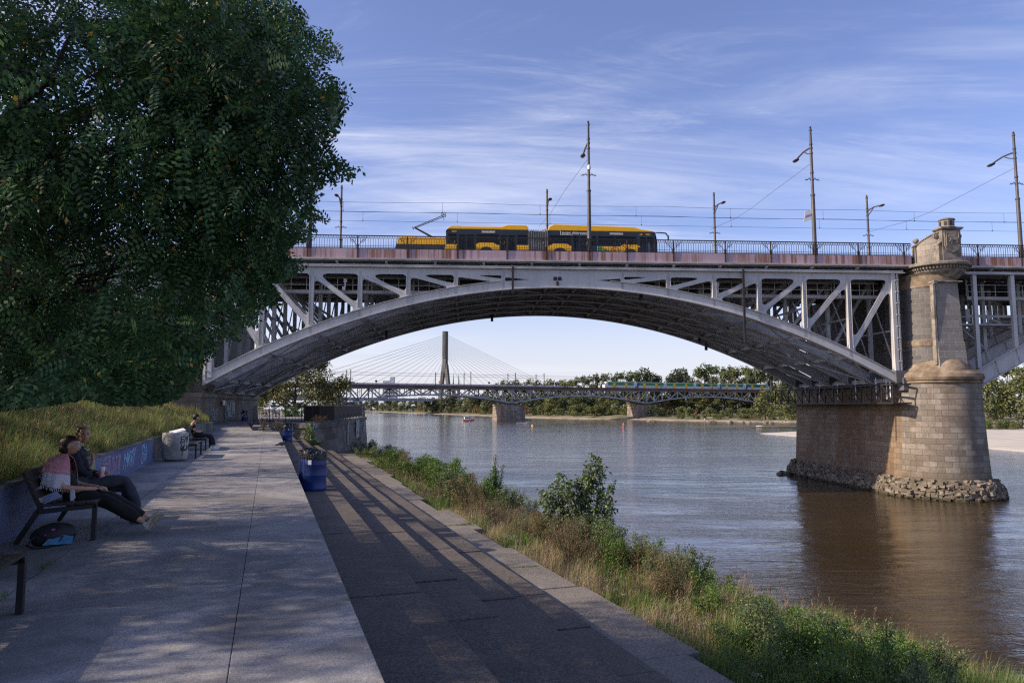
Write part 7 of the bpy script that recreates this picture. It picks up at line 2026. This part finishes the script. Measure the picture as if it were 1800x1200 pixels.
Gg = [blades(bank_pts(96000, -3, 9, 5.12, 12.5, r, 1, nmask(.35, 1, -.3)), .50, .0075, .8, r), blades(bank_pts(62000, 8, 26, 5.3, 12.5, r, 1, nmask(.4, 1, .0)), .36, .009, .8, r), blades(bank_pts(26000, 24, 56, 5.6, 12, r, 1, nmask(.4, 1, -.3)), .42, .02, .9, r)]
tag(blade_obj('bank_grass', np.concatenate(Gg), M['grassg']), 'tufts of green grass on the river bank below the slabs', 'grass', kind='stuff')
Gd = [blades(bank_pts(34000, 1, 10, 5.2, 9.5, r, 1, nmask(.35, 1, -9, .02)), .46, .006, 1.0, r), blades(bank_pts(72000, 7, 26, 5.35, 11, r, 1, nmask(.4, 1, -9, .06)), .50, .007, .9, r), blades(bank_pts(5000, 24, 50, 5.6, 11, r), .45, .02, .9, r)]
tag(blade_obj('dry_grass', np.concatenate(Gd), M['grassd']), 'straw coloured dry grass on the river bank below the slabs', 'grass', kind='stuff')
dst = bank_pts(520, 6, 40, 5.8, 11, r); tag(quads('dry_stalks', stalks(dst, .95, r, 13, .008), M['drystalk']), 'thin reddish brown dry stalks among the bank grass', 'weeds', kind='stuff')
# white flowers: small umbels
fl_ = np.concatenate([bank_pts(60, 1, 9, 5.5, 7.2, r), bank_pts(55, 9, 22, 5.3, 6.6, r)])
Q = []; QS = []
for p in fl_:
    h = r.uniform(.25, .5); top = p + np.array([r.normal(0, .05), r.normal(0, .05), h]); QS.append(np.stack([p - [.004, 0, 0], p + [.004, 0, 0], top + [.003, 0, 0], top - [.003, 0, 0]]))
    for k in range(14):
        c = top + np.array([r.normal(0, .045), r.normal(0, .045), r.normal(0, .015)]); sz = .011; Q.append(np.stack([c + [-sz, 0, 0], c + [0, -sz, .003], c + [sz, 0, 0], c + [0, sz, .003]]))
tag(quads('white_flowers', np.array(Q), M['flower']), 'small white flower heads at the edge of the concrete slabs', 'flowers', kind='stuff')
tag(quads('flower_stems', np.array(QS), M['grassg']), 'thin stems of the white flowers at the slab edge', 'flowers', kind='stuff')

BGr = 'bushes along the river bank'
def st_col(x, s):
    k = (x - 900) / 1250 * 1.03; return (E0.x + ND.x * s - k * (E0.y + ND.y * s)) / (k * TD.y - TD.x)
def put(x, ytop, s):
    """a plant rooted at distance s on the bank, in the column x, as tall as the photograph shows"""
    t = st_col(x, s); p = bank_at(s, t) - Vector((0, 0, .05)); h = aY(x, ytop, p.y).z - p.z; return p, h
B = [  # column, top, s, radius, n, leaf, mat, label
    (652, 765, 8.6, 1.1, 1500, .13, 'bushleaf', 'leafy green bush against the end of the quay wall'),
    (682, 778, 8.2, 1.3, 1700, .12, 'mugwort', 'olive bush just right of the quay wall end'),
    (708, 772, 9.2, 1.0, 1500, .12, 'mapleleaf', 'dark leafy bush on the bank behind the olive bush'),
    (700, 812, 6.6, 1.0, 1500, .09, 'bushleaf', 'low yellow green bush touching the slab edge'),
    (742, 795, 7.2, 1.25, 3400, .09, 'bushleaf', 'bright green rounded bush by the slabs'),
    (790, 797, 8.2, 1.0, 2400, .09, 'bushleaf', 'fresh green bush with long shoots above the water'),
    (768, 850, 6.3, .8, 1800, .06, 'mugwort', 'brownish low bush by the slab edge below the green bush'),
    (818, 830, 7.6, .95, 2400, .06, 'mugwort', 'brown feathery bush right of the bright green bush'),
    (872, 800, 8.4, .32, 1000, .085, 'bushleaf', 'slender green sapling rising alone above the dry reeds'),
    (893, 850, 8.2, .6, 2000, .065, 'mapleleaf', 'dark green bush at the foot of the slender sapling'),
    (850, 862, 6.6, .6, 1600, .05, 'mugwort', 'dry brown herb clump below the slender sapling'),
    (955, 890, 7.6, .85, 3600, .06, 'mugwort', 'olive brown bush left of the tall sapling'),
    (1000, 905, 7.4, .9, 3600, .06, 'mugwort', 'brown bushy weed at the foot of the tall sapling'),
    (1062, 905, 8.2, .6, 2200, .06, 'mapleleaf', 'dark bush right of the tall sapling'),
    (838, 902, 5.9, .4, 1500, .04, 'bushleaf', 'small green herb cushion at the slab corner'),
    (1112, 922, 8.0, .62, 2600, .05, 'mugwort', 'dark feathery mugwort with drooping plumes'),
    (1160, 950, 8.0, .6, 2600, .05, 'mapleleaf', 'dark herb clump behind the dry grass near the water'),
    (1196, 945, 8.6, .5, 1300, .06, 'mapleleaf', 'thin willow shoots standing against the water'),
    (1130, 985, 6.9, .6, 2400, .045, 'mugwort', 'low brown herb clump in front of the mugwort'),
    (1150, 1085, 5.9, .35, 1700, .035, 'bushleaf', 'dark bramble cushion at the slab edge'),
    (1290, 1075, 6.6, .6, 3400, .035, 'bushleaf', 'dark green bramble beside the white flowers'),
    (1330, 1120, 5.9, .6, 3400, .032, 'bushleaf', 'low bramble at the lower edge of the photo'),
    (1430, 1125, 6.3, .6, 3000, .035, 'bushleaf', 'bramble spreading in the lower right corner'),
    (1345, 1045, 8.0, .55, 2600, .04, 'mapleleaf', 'grey green willow herb clump in the lower right'),
    (1400, 1068, 8.2, .6, 2200, .045, 'mapleleaf', 'grey green herb at the water edge in the lower right'),
    (1500, 1085, 9.2, .6, 2000, .045, 'mapleleaf', 'wispy green herb left of the brown reflection'),
    (1600, 1108, 9.8, .5, 1500, .045, 'mapleleaf', 'wispy green herb nearest the brown reflection'),
    (1240, 1015, 8.0, .5, 2200, .04, 'bushleaf', 'green herb clump above the white flowers'),
]
FB = random.Random(8)
for k in range(52):   # filler bushes between the named ones, far part of the bank
    x = (640 + 7.6 * k if k < 26 else 850 + (k - 26) * 29) + FB.uniform(-4, 4); s_ = FB.uniform(6.3, 9.3); yt0 = interp(x, [640, 700, 742, 800, 840, 930, 1080, 1160, 1250, 1400, 1600], [766, 776, 793, 799, 826, 855, 908, 940, 1003, 1055, 1102]) + FB.uniform(2, 22)
    mt = FB.choice(['bushleaf', 'mugwort', 'bushleaf', 'mapleleaf']); cn = {'bushleaf': 'green', 'mugwort': 'brown', 'mapleleaf': 'dark'}[mt]
    p, h = put(x, yt0, s_)
    if h > .3: bush('%s herb clump filling the bank %s' % (cn, 'near the quay wall end' if x < 700 else 'around the bright green bush' if x < 770 else 'before the slender sapling' if x < 880 else 'around the tall sapling' if x < 1080 else 'below the mugwort plumes' if x < 1250 else 'in the lower right corner'), p, 1.15 if x < 900 else .8, 1.15 if x < 900 else .8, h / .97, 4200, .08 if x < 850 else .05, M[mt], 400 + k, 'herb clumps on the bank, %s, %s' % (cn, 'near the quay wall end' if x < 700 else 'around the bright green bush' if x < 770 else 'before the slender sapling' if x < 880 else 'around the tall sapling' if x < 1080 else 'below the mugwort plumes' if x < 1250 else 'in the lower right corner'), 10, aspect=.5 if mt != 'mugwort' else .25)
for i, (x, yt, s, rx, n, leaf, mt, lb) in enumerate(B):
    p, h = put(x, yt, s); bush(lb, p, rx * (1.6 if x < 930 else 1.35), rx * 1.4, max(.25, h / .98), int(n * (3 if x < 930 else 2.6)), leaf, M[mt], 100 + i, BGr, 12 if leaf > .06 else 20, aspect=.5 if mt != 'mugwort' else .22)
# tall box-elder sapling: several upright stems with drooping leaf tufts
sap = thing('young_maple', 'tall young maple sapling with several upright leafy shoots standing on the bank before the water', 'tree', bank_at(8.3, st_col(1012, 8.3)) - Vector((0, 0, .05)))
sap.scale = (1.12,) * 3
m = MB(); Q = []
r = np.random.RandomState(77)
for (dx, dy, h) in ((-.95, 0, 1.75), (-.6, .2, 1.9), (-.42, -.1, 2.15), (-.12, .1, 1.95), (.1, .0, 2.1), (.42, 0, 2.65), (.62, .1, 2.4), (.85, -.1, 1.9), (-.75, .3, 1.5), (.25, .2, 2.2), (1.0, .2, 1.4)):
    top = np.array([dx, dy, h]); b = np.array([dx * .35, dy * .3, 0]); m.tube([Vector(b), Vector((b + top) / 2 + [dx * .1, 0, 0]), Vector(top)], [.022, .014, .005], 5, cap=False)
    for k in range(int(22 * h)):
        f = .22 + .78 * (k + r.rand()) / (22 * h); a = r.uniform(0, 6.28); c = b + (top - b) * f; l = .10 + .16 * (1 - f); d = np.array([math.cos(a), math.sin(a), .25]); e = c + d * l; m.tube([Vector(c), Vector(e)], .003, 3, cap=False)
        for j in range(11):
            dd_ = unit(d * .6 + r.normal(0, .5, 3) + np.array([0, 0, -.75])); Q.append(leafquads((e + r.normal(0, .045, 3))[None], dd_[None], unit(r.normal(0, 1, 3) + np.array([0, 0, .6]))[None], .115 * r.uniform(.7, 1.2), .055)[0])
m.build('trunk', M['twig'], sap, fix=False); quads('crown', np.array(Q), M['mapleleaf'], sap)
# small plant before the quay wall, ivy
bush('green seedling tree growing at the foot of the quay wall steps', gz(541, 782, -1.2) , .7, .6, 1.9, 380, .17, M['bushleaf'], 150, BGr, 6, 'seedling_tree', cat='tree')
bush('dark low bush at the foot of the quay wall next to the seedling', gz(548, 790, -1.6), 1.2, .8, 1.1, 900, .16, M['robinia'], 151, BGr, 8)
bush('dry grass tuft on top of the quay wall ledge', gz(560, 745, .4), .9, .3, .7, 260, .2, M['drystalk'], 152, BGr, 9, 'weed_tuft', 1.2, aspect=.08)
bush('dry grass tuft growing on the stone ledge left of the far barrel', gz(488, 756, .1), .6, .3, .8, 220, .22, M['drystalk'], 153, BGr, 9, 'weed_tuft', 1.2, aspect=.08)
bush('dry grass tuft on the ledge near the low steps', gz(463, 755, .1), .5, .3, .8, 200, .22, M['drystalk'], 154, BGr, 9, 'weed_tuft', 1.2, aspect=.08)
# weeds in joints, fallen leaves
r = np.random.RandomState(55)
t_ = np.concatenate([r.uniform(2.5, 6, 500), r.uniform(8.0, 8.6, 200), r.uniform(10.3, 10.9, 220)]); s_ = np.concatenate([np.full(500, -2.86) + r.normal(0, .03, 500), np.full(200, -2.86), sw(10.6) + .05 + abs(r.normal(0, .06, 220))])
keep = np.array([noise.noise(Vector((a * 2.2, 0, 4))) > .12 or a > 8 for a in t_]); P = pw_arr(s_[keep], t_[keep], np.zeros(keep.sum()) - .01)
W1 = blades(P, .05, .006, 1.2, r)
P = pw_arr(r.uniform(4.0, 5.3, 500), 11.25 + r.normal(0, .02, 500), np.full(500, -2.0)); W2 = blades(P, .035, .006, 1.2, r)
P = pw_arr(r.uniform(4.3, 5.4, 400), 17.4 + r.normal(0, .03, 400), np.full(400, -2.0)); W3 = blades(P, .05, .008, 1.2, r)
tag(blade_obj('joint_weeds', np.concatenate([W1, W2, W3]), M['grassg']), 'small green weeds growing in the joints of the concrete', 'weeds', kind='stuff')
n = 420; s_ = r.uniform(-3.5, 5, n); t_ = r.uniform(-1, 45, n) ** 1.0; zz = np.where(s_ < 0, .006, np.interp(s_, [0, .98, .99, 1.93, 1.94, 2.9, 2.91, 3.95, 3.96, 5], [-.394, -.394, -.794, -.794, -1.194, -1.194, -1.594, -1.594, -1.99, -1.99]))
P = pw_arr(s_, t_, zz); D = r.normal(0, 1, P.shape) * np.array([1, 1, .12]); sc_ = r.uniform(.02, .05, n)
tag(quads('fallen_leaves', leafquads(P, D, np.array([0, 0, 1.]) + r.normal(0, .2, P.shape), sc_, sc_ * .55), leafmat('fallen_leaf', (.30, .14, .03), (.18, .12, .05), 0, .7)), 'small orange and brown fallen leaves scattered on the concrete', 'leaves', kind='stuff')

# ------------------------------------------------------------------ far trees
def tree_proto(seed, H, Rw, n, leaf, base_h, lobes, mat):
    """returns (crown mesh, trunk mesh): irregular crown of leaf clumps"""
    r = np.random.RandomState(seed); L = []
    for k in range(lobes):
        a = r.uniform(0, 6.28); rr_ = r.rand() ** .5 * Rw * .55; zz = base_h + (H - base_h) * r.uniform(.12, .88); sz = Rw * r.uniform(.28, .52) * (1.1 - .45 * (zz / H)); L.append((math.cos(a) * rr_, math.sin(a) * rr_, min(zz, H - sz), sz))
    L.append((0, 0, H - Rw * .35, Rw * .35)); Q = []; per = n // len(L)
    for (x, y, z, s) in L:
        d = unit(r.normal(0, 1, (per, 3))); P = np.array([x, y, z]) + d * (s * r.uniform(.55, 1.08, (per, 1))) * np.array([1, 1, 1.15]); Nn = unit(d + r.normal(0, .5, d.shape)); D = np.cross(Nn, r.normal(0, 1, d.shape)); Q.append(leafquads(P, D, Nn, leaf * r.uniform(.6, 1.3, per), leaf * .75))
    cr = quads('crown', np.concatenate(Q), mat); m = MB(); m.tube([(0, 0, -1), (.1, 0, H * .3), (0, .1, H * .85)], [H * .018, H * .013, H * .004], 6)
    for (x, y, z, s) in L[::2]: m.tube([(0, 0, min(z * .6, H * .6)), (x * .9, y * .9, z)], [H * .008, H * .003], 4, cap=False)
    tk = m.build('trunk', M['bark']); return cr, tk
protos = {}
def proto(key, *a):
    cr, tk = tree_proto(*a); protos[key] = (cr, tk, a[1]); 
proto('poplar1', 201, 24, 6.5, 1500, .95, 4, 13, M['farleaf1']); proto('poplar2', 202, 25, 5.6, 1400, .95, 5, 12, M['farleaf2']); proto('round1', 203, 18, 7.5, 1500, .95, 2, 11, M['farleaf1']); proto('round2', 204, 15, 7.0, 1300, .9, 1, 10, M['farleaf2'])
proto('shrub1', 205, 7.5, 5.0, 900, .7, 0, 8, M['farleaf1']); proto('shrub2', 206, 7, 5.2, 900, .7, 0, 8, M['farleaf2']); proto('shrub3', 207, 8, 5, 900, .7, 0, 8, M['farleaf3']); proto('autumn', 208, 10, 5, 900, .75, 1, 8, M['farleaf4']); proto('dark', 209, 17, 7, 1300, .95, 1, 10, M['farleaf3'])
used = set(); FR = random.Random(17)
def far_tree(key, p, H, label, group, wid=1.0, name='tree'):
    cr, tk, H0 = protos[key]; t = thing(name, label, 'tree' if name == 'tree' else 'shrub', p, FR.uniform(0, 6.28), group); k = H / H0; t.scale = (k * wid, k * wid, k)
    for src in (cr, tk):
        if id(src) in used: o = src.copy(); C.objects.link(o)
        else: o = src; used.add(id(src))
        o.parent = t
    return t
def where(x):
    for lim, w in ((560, 'left of the round leafy tree'), (640, 'behind the leafy tree'), (700, 'below the pale office block'), (770, 'left of the cable bridge tower'), (800, 'behind the cable bridge tower'), (870, 'left of the nearest rail pier'), (940, 'behind the nearest rail pier'), (1010, 'right of the nearest rail pier'), (1062, 'left of the train'), (1116, 'at the front of the train'), (1176, 'by the farther rail pier'), (1235, 'behind the third carriage'), (1290, 'behind the fourth carriage'), (1350, 'behind the tail of the train'), (1420, 'beside the big stone pier'), (1600, 'behind the big stone pier')):
        if x < lim: return w
    return 'right of the big stone pier'
KN = {'poplar1': 'tall green', 'poplar2': 'tall olive', 'round1': 'rounded green', 'round2': 'rounded olive', 'shrub1': 'green', 'shrub2': 'olive', 'shrub3': 'dark green', 'autumn': 'rusty', 'dark': 'dark green'}
GN = {'pop': 'tall trees of the wood behind the train', 'mid': 'far bank trees above the rail bridge', 'sh': 'far bank shrubs under the rail bridge', 'low': 'low shrubs on the far shore'}
def GT(k, key, x):
    kind = {'pop': 'wood tree', 'mid': 'far bank tree', 'sh': 'far bank bushy tree', 'low': 'low far shore shrub'}[k]
    return '%s %s %s' % (KN[key], kind, where(x)), '%s, %s, %s' % (GN[k], KN[key], where(x))
def railY(x): bx = (x - 900) / 1250 * 1.004; return 385 + (bx * 385) / (rd.x - bx * rd.y) * rd.y
# skyline profile of the wood: px -> top y
prof = [(455, 716), (640, 712), (690, 708), (760, 706), (850, 700), (870, 672), (900, 668), (960, 667), (1000, 669), (1015, 660), (1050, 655), (1100, 648), (1130, 648), (1165, 662), (1185, 655), (1200, 643), (1215, 662), (1235, 640), (1300, 643), (1330, 642), (1360, 652), (1400, 660), (1440, 664)]
def shoreY(x): return interp(x, [p[0] for p in shore_px], [gz(a, b, WATER).y for a, b in shore_px])
x = 462.
while x < 1440:
    top = interp(x, [p[0] for p in prof], [p[1] for p in prof]) + FR.uniform(-3, 5); Yd = shoreY(min(x, 1400)) + (80 if x > 850 else 60) + FR.uniform(0, 70)
    if x < 850: Yd = max(Yd, 620)
    elif x < 1380: Yd = max(Yd, railY(x) + 22 + FR.uniform(0, 50))
    p = aY(x, 720, Yd); p.z = -2.5; H = aY(x, top, Yd).z + 2.5
    if 1163 < x < 1178: x += 10; continue
    key = FR.choice(['poplar1', 'poplar2', 'poplar1', 'dark']) if H > 26 else FR.choice(['round1', 'round2', 'poplar1', 'dark'])
    k_ = 'pop' if (1000 < x < 1350 and H > 20) else 'mid'
    far_tree(key, p, max(7, H), *GT(k_, key, x), wid=1.0 if H > 20 else 1.9); x += FR.uniform(9, 15) * (1.0 if x > 850 else 1.2)
x = 470.
while x < 1440:
    Yd = shoreY(min(x, 1400)) + FR.uniform(38, 60); H = FR.uniform(9, 14) * (1 if x > 850 else 1.2); yb = railY(x) if x < 1350 else 0
    if x > 850 and Yd < yb: Yd = yb + FR.uniform(12, 22)
    p = aY(x, 720, Yd); p.z = -3; key = FR.choice(['round1', 'round2', 'dark', 'autumn' if FR.random() < .25 else 'round2', 'shrub3']); far_tree(key, p, H, *GT('sh', key, x), wid=1.5, name='shrub'); x += FR.uniform(8, 13)
x = 600.
while x < 1440:
    Yd = shoreY(min(x, 1400)) + FR.uniform(20, 32); p = aY(x, 720, Yd); p.z = -3.6; H = FR.uniform(3.5, 7.5) * (1 if x < 1150 else .75); key = FR.choice(['shrub1', 'shrub2', 'shrub3', 'shrub2', 'autumn' if FR.random() < .3 else 'shrub1']); far_tree(key, p, H, *GT('low', key, x), wid=1.3, name='shrub'); x += FR.uniform(9, 14)
# right of the stone pier: big rounded willows
for i, (x, Yd, H, key, lb) in enumerate([(1735, 235, 14.5, 'round2', 'rounded olive willow on the far bank just right of the stone pier'), (1762, 242, 13, 'round1', 'rounded willow second from the stone pier'), (1795, 232, 15.5, 'round2', 'rounded willow at the right edge of the photo'), (1830, 240, 16, 'round1', 'rounded willow beyond the right edge'), (1775, 290, 22, 'poplar2', 'taller tree behind the willows right of the pier'), (1740, 275, 18, 'dark', 'dark tree behind the willows right of the pier'), (1815, 280, 23, 'poplar1', 'tall tree behind the right edge willow'),
      (1345, 300, 12, 'round2', 'rounded pale bush tree on the far bank left of the stone pier'), (1370, 312, 13.5, 'round2', 'rounded pale tree beside the far end of the stone pier'), (1400, 318, 14, 'round1', 'rounded tree partly behind the stone pier')]):
    p = aY(x, 720, Yd); p.z = -3.2; far_tree(key, p, H, lb, None, wid=1.15)
for k in range(26):
    x = FR.uniform(1715, 1850); Yd = FR.uniform(205, 226); p = aY(x, 720, Yd); p.z = -4.6; key = FR.choice(['shrub2', 'shrub1']); far_tree(key, p, FR.uniform(1.6, 2.8), *GT('low', key, x), wid=1.3, name='shrub')
for k in range(24):
    x = FR.uniform(1180, 1400); Yd = shoreY(x) + FR.uniform(8, 18); p = aY(x, 720, Yd); p.z = -4.6; key = FR.choice(['shrub2', 'shrub1']); far_tree(key, p, FR.uniform(1.6, 3), *GT('low', key, x), wid=1.3, name='shrub')
# leafy tree behind the fence
wl_t = thing('willow_tree', 'round leafy tree with airy crown behind the fence and black panels', 'tree', (-30.5, 100, .3))
r = np.random.RandomState(90); wo = np.array(wl_t.location); lob = [(0, 0, 6.6, 2.0), (-2.2, 0, 4.8, 1.7), (2.0, 0, 5.2, 1.8), (3.8, .5, 3.7, 1.5), (-3.6, 0, 3.3, 1.5), (0, 1, 4.4, 2.0), (1.4, 0, 7.9, 1.3), (-1.2, 0, 7.4, 1.3), (5.0, 0, 2.2, 1.3), (-4.6, 0, 1.8, 1.2), (2.5, 0, 2.4, 1.7), (-1.6, 0, 2.3, 1.6), (5.9, 0, 3.6, .9), (2.9, 0, 6.9, 1.0), (.2, 0, 9.0, .8), (-5.6, 0, 3.6, .9)]
Q = []; tips = []
for (x, y, z, s) in lob:
    for k in range(9): tips.append(Vector((x, y, z)) + Vector(r.normal(0, s * .45, 3)))
    c = np.array([x, y, z + .4]); cl_ = c + unit(r.normal(0, 1, (26, 3))) * s * r.uniform(.5, 1.1, (26, 1)); P = np.repeat(cl_, 46, 0) + r.normal(0, .24 + s * .08, (26 * 46, 3)); D = r.normal(0, 1, P.shape) + np.array([0, 0, -.2]); Q.append(leafquads(P, D, r.normal(0, 1, P.shape), r.uniform(.18, .40, len(P)), .17))
quads('crown', np.concatenate(Q), M['willow'], wl_t); limb_tree('trunk', (0, 0, 0), tips, M['bark'], wl_t, .22, (.3, 0, 6.5), 10, 5); wl_t.scale = (1.12, 1.12, 1.06)
for i, (x, Yd, H, lb) in enumerate([(508, 92, 2.4, 'green shrub behind the bar fence, left of the tree trunk'), (523, 95, 2.6, 'green shrub behind the bar fence at the tree trunk')]):
    p = aY(x, 735, Yd); bush(lb, (p.x, p.y, -.3), 1.4, 1.0, H, 900, .22, M['bushleaf'], 300 + i, None, 8)

# ------------------------------------------------------------------ look-alikes: say which one, counted from the left
bpy.context.view_layer.update()
ORD = 'leftmost second third fourth fifth sixth seventh eighth ninth tenth eleventh twelfth thirteenth fourteenth fifteenth sixteenth seventeenth eighteenth nineteenth twentieth'.split()
byl = {}
for o in bpy.data.objects:
    if o.parent is None and o.get('label') and o.get('group'): byl.setdefault(o['label'], []).append(o)
for lb, L in byl.items():
    if len(L) < 2 or len(L) > 20: continue
    L.sort(key=lambda o: o.location.x / max(1, o.location.y))
    for i, o in enumerate(L): o['label'] = lb + (', leftmost one' if i == 0 else ', rightmost one' if i == len(L) - 1 else ', %s from left' % ORD[i])
